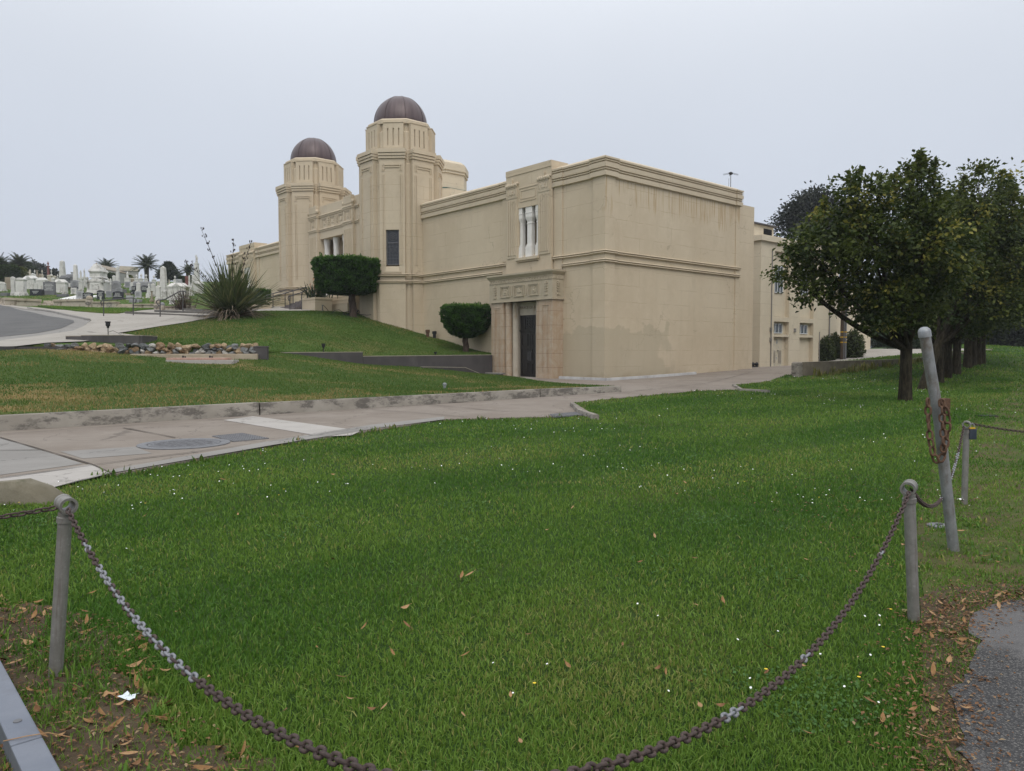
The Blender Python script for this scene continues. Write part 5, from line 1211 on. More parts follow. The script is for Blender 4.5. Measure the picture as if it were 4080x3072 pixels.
G = [
 ('tomb',-14,25,1083,1132,GWHITE,'white gabled box tomb cut by the left picture edge','tomb'),
 ('scroll',-6,22,1126,1161,GWHITE2,'small white arched headstone at the left picture edge'),
 ('block',20,42,1105,1154,GBROWN,'dark brown stepped stone block beside the white pillar','monument'),
 ('pedestal',40,59,1102,1178,GWHITE2,'tall narrow white pillar with ragged top near the left edge','monument'),
 ('pedestal',54,100,1106,1179,GWHITE,'white pedestal with broad moulded base left of the black block','monument'),
 ('tomb',89,141,1098,1152,GWHITE,'ornate white gabled tomb left of the red column','tomb','ped'),
 ('obelisk',111,123,1073,1100,GTAN,'stubby tan obelisk before the dark trees','obelisk'),
 ('pedestal',130,141,1074,1098,GWHITE2,'tiny white urn pedestal before the dark trees','monument','urn'),
 ('column',137,152,1064,1100,GBROWN,'broken grey column before the dark trees','column'),
 ('pedestal',159,171,1074,1102,GTAN,'tan urn pedestal left of the red column','monument','urn'),
 ('tomb',59,102,1089,1114,GTAN,'low tan roofed vault behind the white pedestal','tomb'),
 ('tomb',143,181,1106,1155,GWHITE,'white hip roofed tomb behind the black block','tomb'),
 ('tablet',166,214,1120,1176,GDARK,'large grey granite tablet with pointed crest on dark base','headstone','ogee'),
 ('tablet',132,149,1129,1157,GWHITE2,'small brown stained headstone above the black block','headstone','flat'),
 ('block',119,163,1152,1179,GBLACK,'low black granite block with pale lettering on the grass','headstone'),
 ('column',179,197,1041,1112,GRED,'tall dark red granite column topped by an urn','column','urn'),
 ('pedestal',183,206,1094,1125,GTAN,'tan temple topped monument behind the grey tablet','monument'),
 ('pedestal',203,216,1106,1171,GWHITE2,'slim white pillar between grey tablet and white tomb','monument'),
 ('tomb',212,259,1113,1167,GWHITE,'wide white gabled tomb right of the grey tablet','tomb','ped'),
 ('block',225,264,1171,1184,GDARK,'low grey marker lying near the cemetery wall','marker'),
 ('obelisk',227,258,1036,1112,GWHITE2,'tallest stained white obelisk on stepped base','obelisk'),
 ('tomb',234,270,1097,1124,GDARK,'dark low mausoleum with greenish roof','tomb'),
 ('tomb',257,289,1092,1120,GDARK,'dark tomb with flat green lid left of the second obelisk','tomb'),
 ('column',277,290,1072,1112,GLIGHT,'thin pale column with flat cap','column'),
 ('obelisk',283,309,1052,1121,GWHITE,'second white obelisk on tall square pedestal','obelisk'),
 ('tablet',275,314,1116,1158,GGREY,'grey tablet with low crest below the second obelisk','headstone'),
 ('obelisk',247,265,1136,1172,GWHITE2,'knee high mossy obelisk at the front of the graves','obelisk'),
 ('tablet',270,295,1129,1151,GWHITE,'white headstone with block top behind the slanted one','headstone','flat'),
 ('tablet',279,302,1147,1174,GWHITE,'white slanted tablet with engraved lines','headstone','flat'),
 ('tablet',285,310,1142,1158,GBLACK,'small black tablet half hidden by the slanted white one','headstone'),
 ('tablet',300,330,1158,1192,GLIGHT,'plain light grey upright tablet left of the black one','headstone','flat'),
 ('tablet',324,365,1165,1195,GBLACK,'wide black granite tablet with white lettering behind the star post','headstone'),
 ('pedestal',308,328,1076,1130,GWHITE2,'white carved pedestal left of the great monument','monument','statue'),
 ('pedestal',325,341,1068,1128,GWHITE2,'white pedestal with standing figure beside the great monument','monument','statue'),
 ('pedestal',310,330,1122,1158,GWHITE2,'short white carved stele below the figure pedestal','monument'),
 ('tablet',382,413,1156,1194,GBLACK,'upright black tablet with white vase at its foot','headstone'),
 ('tablet',418,444,1158,1186,GGREY,'small grey headstone right of the black tablet','headstone'),
 ('tomb',405,442,1125,1160,GWHITE,'white pedimented tomb right of the great monument','tomb','ped'),
 ('tablet',439,477,1118,1168,GGREY,'tall smooth grey tablet with wavy top','headstone'),
 ('tablet',456,485,1145,1170,GGREY,'rounded grey headstone in front of the tall tablet','headstone','arch'),
 ('tablet',443,488,1160,1194,GBLACK,'broad black granite tablet with low arched top and two columns of text','headstone'),
 ('obelisk',455,475,1060,1122,GWHITE2,'slim weathered obelisk left of the grey mausoleum','obelisk'),
 ('pedestal',445,458,1097,1120,GWHITE,'little white round topped post by the dark hedge','monument'),
 ('pedestal',490,517,1079,1122,GWHITE,'white pedestal with kneeling statue before the mausoleum','monument','statue'),
 ('block',506,533,1108,1140,GBROWN,'brown stone block with thick flat slab on top','monument','tan'),
 ('tablet',494,519,1122,1147,GGREY,'square grey tablet below the kneeling statue','headstone','flat'),
 ('pedestal',531,551,1093,1124,GWHITE,'white pedestal with urn at the mausoleum corner','monument','urn'),
 ('pedestal',550,569,1090,1126,GWHITE2,'white stele with tall urn left of the large palm trunk','monument','urn'),
 ('pedestal',571,588,1092,1124,GWHITE2,'white urn stele under the large palm','monument','urn'),
 ('block',531,601,1122,1152,GGREY,'long grey sarcophagus with dark lid','tomb'),
 ('scroll',538,561,1125,1165,GWHITE,'white scroll topped stele in front of the sarcophagus'),
 ('tablet',559,588,1137,1165,GBLACK,'black tablet with two pale panels','headstone'),
 ('tablet',522,541,1140,1162,GBLACK,'narrow black tablet left of the scroll stele','headstone','flat'),
 ('block',519,534,1161,1174,GBLACK,'tiny black block on the grass','marker'),
 ('tablet',533,562,1160,1188,GLIGHT,'plain light grey tablet in the front row below the scroll stele','headstone'),
 ('tablet',578,595,1170,1188,GWHITE,'small white square marker with carved face','marker','flat'),
 ('pedestal',582,600,1128,1173,GWHITE,'white robed figure on low base','monument','statue'),
 ('scroll',597,620,1127,1182,GWHITE2,'tall white scroll stele right of the robed figure'),
 ('column',595,609,1150,1202,GBROWN,'brown broken column on rough base in the front row','column'),
 ('pedestal',601,620,1096,1128,GWHITE2,'white monument with flowers on top behind the scroll stele','monument','urn'),
 ('obelisk',629,667,1061,1191,GWHITE2,'massive white obelisk carved with a vine','obelisk'),
 ('scroll',616,640,1136,1198,GWHITE,'white stele with banded face before the massive obelisk'),
 ('tomb',664,741,1127,1196,GWHITE,'largest white tomb with pediment beside the steps','tomb','ped'),
 ('tablet',671,695,1193,1213,GWHITE,'white plaque standing in front of the largest tomb','marker','flat'),
 ('block',738,750,1101,1145,GRED,'red brown slab pillar behind the handrail','monument'),
 ('obelisk',747,757,1095,1130,GWHITE,'needle thin white obelisk near the flax plant','obelisk'),
 ('obelisk',760,776,1095,1142,GWHITE2,'grey white obelisk partly behind the flax leaves','obelisk'),
 ('scroll',742,768,1139,1178,GWHITE,'white rounded stele partly behind the flax leaves'),
 ('tomb',768,806,1120,1170,GWHITE2,'white tomb mostly behind the flax leaves','tomb'),
 ('pedestal',688,702,1098,1122,GWHITE,'tiny white cross topped stele behind the largest tomb','monument','urn'),
 ('block',700,721,1112,1130,GLIGHT,'pale sarcophagus on plinth behind the largest tomb','tomb'),
 ('column',666,677,1107,1128,GTAN,'tan stump column behind the largest tomb','column'),
 ('block',486,500,1153,1168,GDARK,'dark low block on the slope below the square grey tablet','marker'),
 ('block',497,516,1168,1178,GBROWN,'brown rough low stone on the slope','marker'),
 ('block',502,526,1178,1195,GLIGHT,'broken pale slab on the slope','marker'),
 ('block',514,556,1193,1206,GGREY,'grey coffin shaped marker behind the handrail','marker'),
 ('block',1,30,1166,1180,GDARK,'dark planter like marker at the left edge','marker'),
 ('tablet',513,524,1141,1157,GLIGHT,'narrow light headstone beside the black ones','headstone','arch'),
 ('pedestal',208,222,1098,1120,GTAN,'tan stump with rough top behind the white tomb','monument'),
 ('pedestal',222,232,1092,1114,GWHITE2,'small white urn stone left of the tallest obelisk','monument','urn'),
 ('tablet',100,118,1082,1104,GTAN,'tan headstone before the yellow hedge','headstone','arch'),
 ('pedestal',122,133,1088,1106,GWHITE,'little white stele below the dark trees','monument'),
 ('tablet',150,163,1090,1108,GBROWN,'brown round headstone behind the hip roofed tomb','headstone','arch'),
 ('pedestal',197,207,1074,1098,GWHITE2,'white stone with thin finial right of the red column','monument','urn'),
 ('scroll',340,352,1108,1132,GWHITE2,'small carved white stele at the left shoulder of the great monument'),
]
for g in G:
    grave(*g[:8 if len(g) > 7 else 7], top=g[8] if len(g) > 8 else None) if len(g) > 7 else grave(*g)
for k in range(56):                     # the crowded back rows
    px = random.uniform(20,760); d_ = random.uniform(84,118); wpx = random.uniform(7,15); hpx = random.uniform(12,30); pz = float(f_up((px-2040)/FPX*d_, d_)); yb_ = 1396-(pz-1.6)/d_*FPX
    kd_ = random.choice(('tablet','tablet','pedestal','scroll','tomb','obelisk','block'))
    if kd_ == 'obelisk': hpx *= 1.3
    if kd_ in ('tomb','block'): wpx *= 1.5; hpx *= .8
    grave(kd_, px-wpx/2, px+wpx/2, yb_-hpx, yb_, random.choice((GWHITE,GWHITE2,GLIGHT,GGREY,GTAN,GDARK,GWHITE2)), 'small weathered grave marker lost in the crowded back rows', 'grave marker', d_, None, None, None, None, 'grave_marker', 'markers in the crowded back rows')
# the great white monument
p = hit(372,1171,f_up,40); s = PXM(p.y); t = thing('great_monument', 'great white stepped marble monument with carved garland panel', 'monument', (p.x, p.y+1.2, p.z))
u = lambda px: (px-372)*s; v = lambda py: (1171-py)*s
m = MB()
m.box(u(338),u(407),-1.1,1.1,-.4,v(1163)); m.box(u(341),u(404),-1.0,1.0,v(1163),v(1156)); m.build('base', GWHITE, t, None, .02)
m = MB(); m.box(u(347),u(398),-.85,.85,v(1156),v(1122)); m.box(u(345),u(400),-.92,.92,v(1122),v(1117)); m.box(u(352),u(394),-.89,-.85,v(1152),v(1126)); m.build('die', GWHITE, t)
for x in (339,402):
    m = MB(); m.lathe([(u(376),v(1156)),(u(376)*.8,v(1153)),(u(376)*.75,v(1130)),(u(376),v(1126))], 10, (u(x+1.5 if x < 350 else x-1),-.75)); m.ball((u(x+1.5 if x < 350 else x-1),-.75,v(1109)), (u(376),u(376),u(379)), 10, 8); m.box(u(x+1.5 if x < 350 else x-1)-u(376),u(x+1.5 if x < 350 else x-1)+u(376),-1.0,-.5,v(1126),v(1115))
    m.build('corner_column', GWHITE2, t, 40)
m = MB(); m.xprism([(u(348),v(1117)),(u(397),v(1117)),(u(394),v(1112)),(u(384),v(1107)),(u(372),v(1105)),(u(360),v(1107)),(u(351),v(1112))], -.8, .8)
m.frust(u(347),u(393),-.75,.75,v(1105),v(1098),u(374)); m.box(u(348),u(390),-.7,.7,v(1098),v(1084)); m.box(u(346),u(392),-.8,.8,v(1084),v(1080)); m.frust(u(345),u(394),-.85,.85,v(1079.9),v(1072),u(375)); m.frust(u(350),u(388),-.7,.7,v(1072),v(1060),u(376)); m.frust(u(355),u(376),-.5,.5,v(1060),v(1049),u(376)); m.build('upper_stage', GWHITE, t)
m = MB()
for x, y, r in ((361,1132,2.3),(363,1136,2),(366,1137,2),(361,1141,1.8),(362,1147,1.6),(375,1132,2.3),(379,1134,2.3),(384,1132,2.3),(386,1140,1.9),(387,1147,1.6),(374,1146,2.2),(374,1151,1.6),(366,1052,3),(360,1054,2.5),(370,1050,2.5)): m.ball((u(x),-.9 if y > 1100 else -.2,v(y)), (r*s,.06 if y > 1100 else r*s,r*s), 8, 6)
m.build('garland', GWHITE2, t, 60)
# little stone chapel gable, small grey mausoleum
p = hit(404,1100,f_up,40); p = W(404,1098,122); s = PXM(122); t = thing('stone_chapel', 'grey stone chapel gable with chimney stub behind the monuments', 'building', p)
m = MB(); m.xprism([(-30*s,-1),(28*s,-1),(28*s,22*s),(26*s,22*s),(-22*s,45*s),(-26*s,43*s),(-30*s,43*s)], 0, 6); m.build('wall', GMAUS, t)
m = MB(); m.xprism([(-26*s,42*s),(-24*s,47*s),(29*s,24*s),(29*s,20*s)][::-1], -.15, 6.1); m.lathe([(3*s,44*s),(3.4*s,50*s),(3.4*s,51*s),(1*s,52.5*s)], 10, (-25*s,.5)); m.build('roof', GBROWN, t)
d = 128; p = W(515,1122,d); s = PXM(d); t = thing('small_mausoleum', 'small grey ashlar mausoleum with stepped flat roof left of the large palm', 'mausoleum', p, .5)
m = MB(); m.box(-33*s,33*s,0,38*s,-1,42*s); m.box(-35*s,35*s,-2*s,40*s,-1,8*s); m.build('wall', GMAUS, t)
m = MB(); m.box(-37*s,37*s,-4*s,42*s,42*s,50*s); m.box(-33*s,33*s,0,38*s,50*s,60*s); m.build('roof', GTAN, t)
m = MB(); m.box(-33.6*s,-33*s,12*s,22*s,16*s,33*s); m.build('window', GLASSD, t); m = MB(); m.box(-33.5*s,33.5*s,-.6*s,38.5*s,34*s,36*s); m.build('string_course', GMAUS, t)
# tall statue column at the right of the cemetery
d = 92; p = W(785,1135,d); s = PXM(d); t = thing('statue_column', 'tall white column carrying a statue with raised arm', 'monument', p)
m = MB(); m.box(-11*s,11*s,-11*s,11*s,-1,18*s); m.frust(-9*s,9*s,-9*s,9*s,18*s,55*s,1.5*s); m.build('base', GWHITE2, t)
m = MB(); m.frust(-7*s,7*s,-7*s,7*s,55*s,82*s,.8*s); m.box(-8.5*s,8.5*s,-8.5*s,8.5*s,82*s,84*s); m.build('shaft', GWHITE, t)
m = MB(); m.lathe([(5.5*s,84*s),(5.2*s,88*s),(4*s,96*s),(3.2*s,103*s),(4*s,109*s),(3*s,112*s),(1.2*s,113*s)], 12); m.ball((.5*s,0,115.5*s),(2*s,2*s,2.6*s),8,6)
m.tube([(-3*s,0,110*s),(-4.6*s,0,113*s),(-4*s,0,118*s)], 1.1*s, 6); m.tube([(3.4*s,0,110*s),(5*s,-s,104*s),(4*s,-2*s,99*s)], 1.1*s, 6); m.build('statue', GWHITE2, t, 60)
m = MB(); m.tube([(-7*s,0,83*s),(-12*s,0,82*s),(-17*s,0,86*s),(-19*s,0,92*s)], .8*s, 5); m.ball((-19*s,0,93*s),(2*s,2*s,2*s),6,5); m.ball((-15*s,0,94*s),(1.4*s,1.4*s,2*s),6,5); m.tube([(-15*s,0,94*s),(-16*s,0,86*s)], .6*s, 5); m.build('lamp_arm', GDARK, t, 60)
# cemetery boundary walls
def cwall(label, x0, x1, yt, yb, capf=.24, mat=WALLC, dep=.5, cap=True, dd=None):
    a = hit(x0, yb, f_up, 40) if dd is None else W(x0, yb, dd); b = hit(x1, yb, f_up, 40) if dd is None else W(x1, yb, dd); s = PXM(a.y); h = (yb-yt)*s; L = (b-a).xy.length
    t = thing('cemetery_wall', label, 'wall', a, math.atan2((b-a).y, (b-a).x), 'cemetery boundary walls'); m = MB(); sl = (b.z-a.z)
    m.box(0,L,0,dep,-1,h*(1-capf)+sl*.5); m.build('wall_face', mat, t)
    m = MB(); m.box(-.03,L+.03,-.08,dep+.08,h*(1-capf)+sl*.5+.001,h+sl*.5)
    m.build('coping', WALLT, t, None, .02); return t
cwall('plain pale end block of the cemetery wall at the left picture edge', -60, 19.5, 1186, 1215, .08)
cwall('stained cemetery wall with thick coping left of the three steps', 20, 164, 1189.5, 1219, .33)
cwall('stained cemetery wall under the white slabs', 214, 347, 1193, 1221, .33)
cwall('panelled pale wall right of the star post', 370, 462, 1202, 1226, .22)
cwall('panelled pale wall with round emblem between the handrails', 528, 620, 1211, 1231, .22)
cwall('short pale wall end behind the second handrail', 655, 760, 1219, 1236, .2)
p = hit(283,1194,f_up,40); t = thing('ledger_slabs', 'row of bright white ledger slabs on the cemetery wall', 'slab', (p.x, p.y+.5, p.z)); s = PXM(p.y)
for k in range(3):
    m = MB(); m.add([(-63*s+k*38*s,0,.1),(-28*s+k*38*s,0,.1),(-35*s+k*36*s,2.6,.62),(-58*s+k*34*s,2.6,.62),(-63*s+k*38*s,0,-.5),(-28*s+k*38*s,0,-.5),(-35*s+k*36*s,2.6,-.5),(-58*s+k*34*s,2.6,-.5)], [(0,1,2,3),(0,4,5,1),(1,5,6,2),(3,7,4,0),(2,6,7,3)]); m.build('slab', simple('white_ledger', (.70,.69,.66), (.78,.77,.74), 3, .6) if k == 0 else bpy.data.materials['white_ledger'], t)
def steps(label, x0, x1, y0, yb, n):
    a = hit(x0, yb, f_up, 40); b = hit(x1, yb, f_up, 40); s = PXM(a.y); h = (yb-y0)*s; t = thing('cemetery_steps', label, 'steps', a, math.atan2((b-a).y,(b-a).x)); m = MB()
    for k in range(n): m.box(0,(b-a).xy.length,k*.4,3.0,-1,h*(k+1)/n+(k>0)*.001)
    m.build('tread', WALLC if n > 2 else WALLT, t, None, .02)
steps('three worn steps between the two stained walls', 165, 212, 1196, 1220, 3)
steps('two broad steps between the panelled walls', 463, 527, 1210, 1229, 2)
def gatepost(px, yt, yb, w_, label, star):
    p = hit(px, yb, f_up, 40); s = PXM(p.y); h = (yb-yt)*s; hw = w_*s/2; t = thing('gate_post', label, 'gate post', p, 0, 'domed stone gate posts')
    m = MB(); m.box(-hw,hw,-hw,hw,-.5,h*.62); m.build('shaft', WALLC, t, None, .02)
    m = MB(); m.lathe([(hw*.7,h*.62),(hw*.75,h*.67)], 16)
    n = 10; prof = [(1.0,.67),(1.06,.76),(.98,.86),(.7,.95),(.3,.99),(.03,1.0)]; vs = []; fs = []
    m.lathe([(hw*a, h*b) for a, b in prof], 20)
    for k in range(n): an = 6.283*k/n; m.tube([(hw*a*1.02*math.cos(an), hw*a*1.02*math.sin(an), h*b) for a, b in prof], hw*.09, 5)
    m.build('dome_cap', WALLT if star else GGREY, t, 50)
    if star:
        m = MB(); c = h*.32; r = hw*.75
        for sgn in (1, -1):
            P = [(r*math.sin(2.0944*k)*1, -hw-.02, c+sgn*r*math.cos(2.0944*k)) for k in range(3)]; m.tube(P, hw*.09, 5, True)
        for sx in (-1, 1): m.tube([(sx*hw*.9,-hw-.01,c-.35*r),(sx*hw*.9,-hw-.01,c+.45*r)], hw*.08, 4)
        m.build('star_emblem', GDARK, t)
gatepost(357,1179,1224,21,'star marked gate post with ribbed dome cap',True)
gatepost(627,1196,1236,19,'second star marked gate post behind the handrail',True)
gatepost(648,1205,1238,16,'grey round capped post right of the second handrail post',False)
for px, py in ((433,1215),(576,1222)):
    p = hit(px, 1228, f_up, 40); z = W(px, py, p.y-.1); m = MB(); r = .16
    for sgn in (1, -1): m.tube([(r*math.sin(2.0944*k), 0, sgn*r*math.cos(2.0944*k)) for k in range(3)], .022, 4, True)
    m.tube([(.2*math.cos(k*.524),0,.2*math.sin(k*.524)) for k in range(12)], .018, 4, True)
    o = m.build('wall_emblem', GDARK); o.location = (z.x, p.y-.03, z.z); tag(o, 'round carved star emblem on the pale wall '+('left of the two broad steps' if px < 500 else 'right of the two broad steps'), 'emblem')
p = W(401,1191,hit(398,1194,f_up,40).y-.3); t = thing('flower_vase', 'white stone vase in front of the upright black tablet', 'vase', p); m = MB(); m.lathe([(.07,-.1),(.06,.04),(.09,.2),(.11,.26),(.02,.26)], 12); m.build('vase_body', GWHITE, t, 40); m = MB(); m.box(-.1,.1,-.1,.1,-.25,-.1); m.build('foot', GWHITE, t)
p = W(268,1158,hit(268,1158,f_up,40).y); t = thing('stone_urn', 'wide brown stone bowl urn among the graves', 'urn', p); m = MB(); m.lathe([(.12,.1),(.3,.25),(.38,.4),(.36,.42),(.02,.34)], 14); m.build('bowl', GBROWN, t, 40); m = MB(); m.lathe([(.2,-.2),(.16,-.02),(.1,.1)], 12); m.build('foot', GBROWN, t, 40)
for px, py, r, lb in ((571,1190,5,'round pale boulder in the front row of graves'),(290,1172,5,'small boulder below the slanted white tablet')):
    p = hit(px, py+3, f_up, 40); me = rock((r*2*PXM(p.y),)*3); me.materials.append(ROCKC[2]); finish(me, None, 40); o = link('boulder', me); o.location = p+Vector((0,0,.12)); tag(o, lb, 'boulder')
# ------------------------------------------------------------------ vegetation
def unit(v): return v/np.maximum(1e-9, np.linalg.norm(v, axis=1, keepdims=True))
def leafarr(P, size, up=.5, aspect=.55, tone=None, D=None, droop=.0, szvar=.35):
    """diamond leaves (two folded halves) at points P"""
    n = len(P); nrm = rng.normal(size=(n,3)); nrm[:,2] = np.abs(nrm[:,2])*.7+up; nrm = unit(nrm)
    a = rng.normal(size=(n,3)) if D is None else D+rng.normal(size=(n,3))*.45
    a[:,2] -= droop
    a = unit(a-nrm*(a*nrm).sum(1, keepdims=True)); b = np.cross(nrm, a)
    L = size*(1+rng.uniform(-szvar, szvar, (n,1))); Wd = L*aspect*.5
    V = np.empty((n,4,3)); V[:,0] = P; V[:,1] = P+a*L*.48+b*Wd+nrm*Wd*.35; V[:,2] = P+a*L; V[:,3] = P+a*L*.48-b*Wd+nrm*Wd*.35
    F = (np.arange(n)[:,None]*4+np.array([[0,1,2,3]]))
    T = np.repeat(rng.uniform(0,1,n) if tone is None else tone, 4)
    return V.reshape(-1,3), F, T
def merge(parts):
    V = []; F = []; T = []; o = 0
    for v, f, t in parts: V.append(v); F.append(f+o); T.append(t); o += len(v)
    return np.concatenate(V), np.concatenate(F), np.concatenate(T)
def curve(p, q, sag, n=6):
    p = np.array(p); q = np.array(q); r = []
    for i in range(n+1):
        t = i/n; a = p+(q-p)*t; a = a+np.array([0,0,sag*4*t*(1-t)]); r.append(tuple(a))
    return r
def tree(name, label, base, lobes, trunk_h, tr, leaf, nsprig, nleaf, mat=None, barkm=None, group=None, lean=(0,0), spread=.20, spires=(), hollow=.42, rz=0, cat='tree', up=.45):
    t = thing(name, label, cat, base, rz, group); fork = (lean[0]*.6, lean[1]*.6, trunk_h)
    m = MB()
    pth = [(-lean[0]*.1, 0, -.3), (0,0,.05), (lean[0]*.25, lean[1]*.2, trunk_h*.45), fork]
    m.tube(pth, [tr*1.35, tr*1.15, tr*.95, tr*.92], 12)
    tot = sum(l[3]*l[4]*l[5] for l in lobes) if len(lobes[0]) > 5 else None
    parts = []
    for (x, y, z, rx, ry, rzz) in lobes:
        c = np.array((x, y, z)); d = c-np.array(fork); 
        m.tube(curve((fork[0]+random.uniform(-.06,.06), fork[1]+random.uniform(-.06,.06), trunk_h-.15), tuple(c), -.12*np.linalg.norm(d)*.5, 6), [tr*.5, tr*.44, tr*.36, tr*.3, tr*.22, tr*.16, tr*.1], 7)
        ns = max(6, int(nsprig*(rx*ry*rzz)**.67))
        q = rng.normal(size=(ns,3)); q = unit(q)*(hollow+(1-hollow)*rng.uniform(0,1,(ns,1))**.5)
        S = c+q*np.array((rx, ry, rzz))*(1+.12*rng.normal(size=(ns,1)))
        for k in range(0, ns, 5): m.tube(curve(tuple(c+(S[k]-c)*.1), tuple(S[k]), .05, 3), [tr*.1, tr*.07, tr*.05, tr*.02], 4)
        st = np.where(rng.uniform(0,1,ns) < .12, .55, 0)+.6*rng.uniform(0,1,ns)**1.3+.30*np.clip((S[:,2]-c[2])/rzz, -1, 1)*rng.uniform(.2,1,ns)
        P = np.repeat(S, nleaf, 0); G = rng.normal(size=P.shape)*spread; G[:,2] *= .8; Dr = unit(np.repeat(S-c, nleaf, 0)+G)
        T = np.clip(np.repeat(st, nleaf)+rng.normal(size=len(P))*.12, 0, 1)
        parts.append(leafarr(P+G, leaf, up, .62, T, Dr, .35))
    for (x, y, z0, z1) in spires:
        n = int((z1-z0)*230); zz = rng.uniform(z0, z1, n); f = 1-(zz-z0)/(z1-z0)
        P = np.c_[x+rng.normal(size=n)*.10*(f+.25), y+rng.normal(size=n)*.10*(f+.25), zz]; parts.append(leafarr(P, leaf, up, .6, rng.uniform(.2,.9,n)))
        m.tube([(x,y,z0-.5),(x,y,z1)], [.012,.004], 4)
    m.build('trunk', barkm or BARK, t, 60)
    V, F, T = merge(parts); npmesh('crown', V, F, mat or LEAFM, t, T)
    return t
def PL(px, py, rpx, d, base, dy=0, ry=None, rz=None):
    rpx *= .9; ry = ry and ry*.9; rz = rz and rz*.9
    p = W(px, py, d); s = PXM(d); return (p.x-base.x, p.y-base.y+dy, p.z-base.z, rpx*s, (ry or rpx)*s, (rz or rpx)*s)
ROWG = 'trees in a row along the lawn'
b1 = hit(3606,1597,f_near,10)
lob = [PL(3290,1030,125,22,b1,.3,130,85), PL(3330,1120,110,22,b1,-.1,120,60), PL(3480,1280,75,22,b1,-.3,90,45), PL(3200,985,100,22,b1,-.3,110,62), PL(3165,1085,75,22,b1,.2,80,38), PL(3225,1165,95,22,b1,0,90,34), PL(3335,890,125,22,b1,.3,140,95), PL(3430,790,125,22,b1,-.2,140,110), PL(3440,980,175,22,b1,-.5,190,150),
       PL(3410,1190,105,22,b1,.4,140,60), PL(3560,880,150,22,b1,.2,190,140), PL(3655,740,95,22,b1,0,130,110), PL(3640,1000,180,22,b1,-.6,220,160), PL(3540,1190,130,22,b1,-.2,170,80), PL(3720,880,110,22,b1,.3,170,130),
       PL(3760,1080,115,22,b1,.2,190,130), PL(3690,1220,100,22,b1,.5,170,70), PL(3470,1240,70,22,b1,.1,90,40), PL(3560,1030,170,22,b1,1.6,100,160), PL(3600,1270,85,22,b1,0,90,45)]
spi = [(PL(px,py,1,22,b1)[0], PL(px,py,1,22,b1)[1]+random.uniform(-.3,.3), PL(px,py,1,22,b1)[2], PL(px,y1,1,22,b1)[2]) for px, py, y1 in ((3655,690,598),(3680,720,625),(3712,760,640),(3605,760,660),(3425,740,668),(3400,760,675),(3500,770,690),(3580,740,690),(3300,840,780),(3690,690,610))]
tree('broadleaf_tree', 'nearest tree of the row, wide dark crown beside the tall leaning pipe', b1, lob, 1.75, .185, .135, 56, 36, group=ROWG, spread=.17, spires=spi)
b2 = hit(3678,1553,f_near,10)
lob2 = [PL(3905,780,125,29,b2,0,150,120), PL(3880,950,190,29,b2,-.3,200,170), PL(3990,880,130,29,b2,.2,160,140), PL(3830,1080,170,29,b2,.3,200,140), PL(4000,1060,170,29,b2,0,200,170), PL(3920,1200,190,29,b2,-.2,200,110), PL(4080,1000,120,29,b2,.3,150,150), PL(3800,880,110,29,b2,.8,120,110), PL(3850,1260,100,29,b2,.2,120,60)]
spi2 = [(PL(px,py,1,29,b2)[0], PL(px,py,1,29,b2)[1], PL(px,py,1,29,b2)[2], PL(px,y1,1,29,b2)[2]) for px, py, y1 in ((3920,690,650),(3900,700,655),(3990,780,680),(4020,800,700),(3840,740,700),(4040,860,740))]
tree('broadleaf_tree', 'second tree of the row, trunk leaning right behind the tall pipe', b2, lob2, 1.9, .18, .15, 40, 30, group=ROWG, lean=(1.1,.2), spires=spi2)
# the rest of the row share a pattern
b3 = hit(3741,1526,f_near,10)
lob3 = [(random.uniform(-2,2), random.uniform(-2,2), random.uniform(2.9,7.2), 1.25, 1.25, 1.0) for _ in range(15)]+[(0,0,7.6,.9,.9,.9),(0,0,5,1.7,1.7,1.6),(-1.6,0,2.9,1,1,.6),(1.5,.5,2.8,1,1,.6)]
t3 = tree('broadleaf_tree', 'third tree of the row counted from the leaning pipe', b3, lob3, 1.9, .2, .16, 30, 26, group=ROWG, spires=[(random.uniform(-1.5,1.5), 0, 7.6, 8.7) for _ in range(5)])
for i, (px, py, d, sc, lb) in enumerate([(3774,1507,40,1.0,'fourth tree of the row counted from the leaning pipe'),(3810,1491,47,1.05,'fifth tree of the row counted from the leaning pipe'),(3855,1467,60,1.1,'sixth tree of the row counted from the leaning pipe'),
        (3875,1458,68,1.1,'seventh tree of the row, small in the distance'),(3894,1452,76,1.12,'eighth tree of the row, nearly the farthest'),(3910,1448,85,1.1,'farthest tree of the row before the dark wood')]):
    q = hit(px, py, f_near, 10); copy_thing(t3, q, 1.1+i*1.9, sc, lb, ROWG)
# trees of the dark wood at the end of the lawn and behind the annex
lobw = [(random.uniform(-3.4,3.4), random.uniform(-3,3), random.uniform(1.2,9.0), 1.9, 1.9, 1.5) for _ in range(20)]
q = W(4060,1440,100); q.z = .2
WG = 'trees of the dark wood beyond the lawn'
tw = tree('wood_tree', 'dark tree of the wood at the far end of the lawn, indistinct in the mass', q, lobw, 1.6, .3, .34, 20, 22, LEAFD, group=WG, hollow=.2)
for px, d, sc in ((3960,112,1.0),(3860,118,1.1),(3760,112,1.2),(3650,104,1.1),(3560,98,1.15),(4110,86,1.1),(4170,108,1.2),(4240,90,1.3),(4300,75,1.2),(3480,92,1.0),(4010,130,1.4),(3900,140,1.5),(3700,140,1.5),(4120,140,1.5)):
    q = W(px, 1440, d); q.z = .3 if px > 3700 else 1.6; copy_thing(tw, q, random.uniform(0,6), sc*random.uniform(.9,1.1), None, WG)
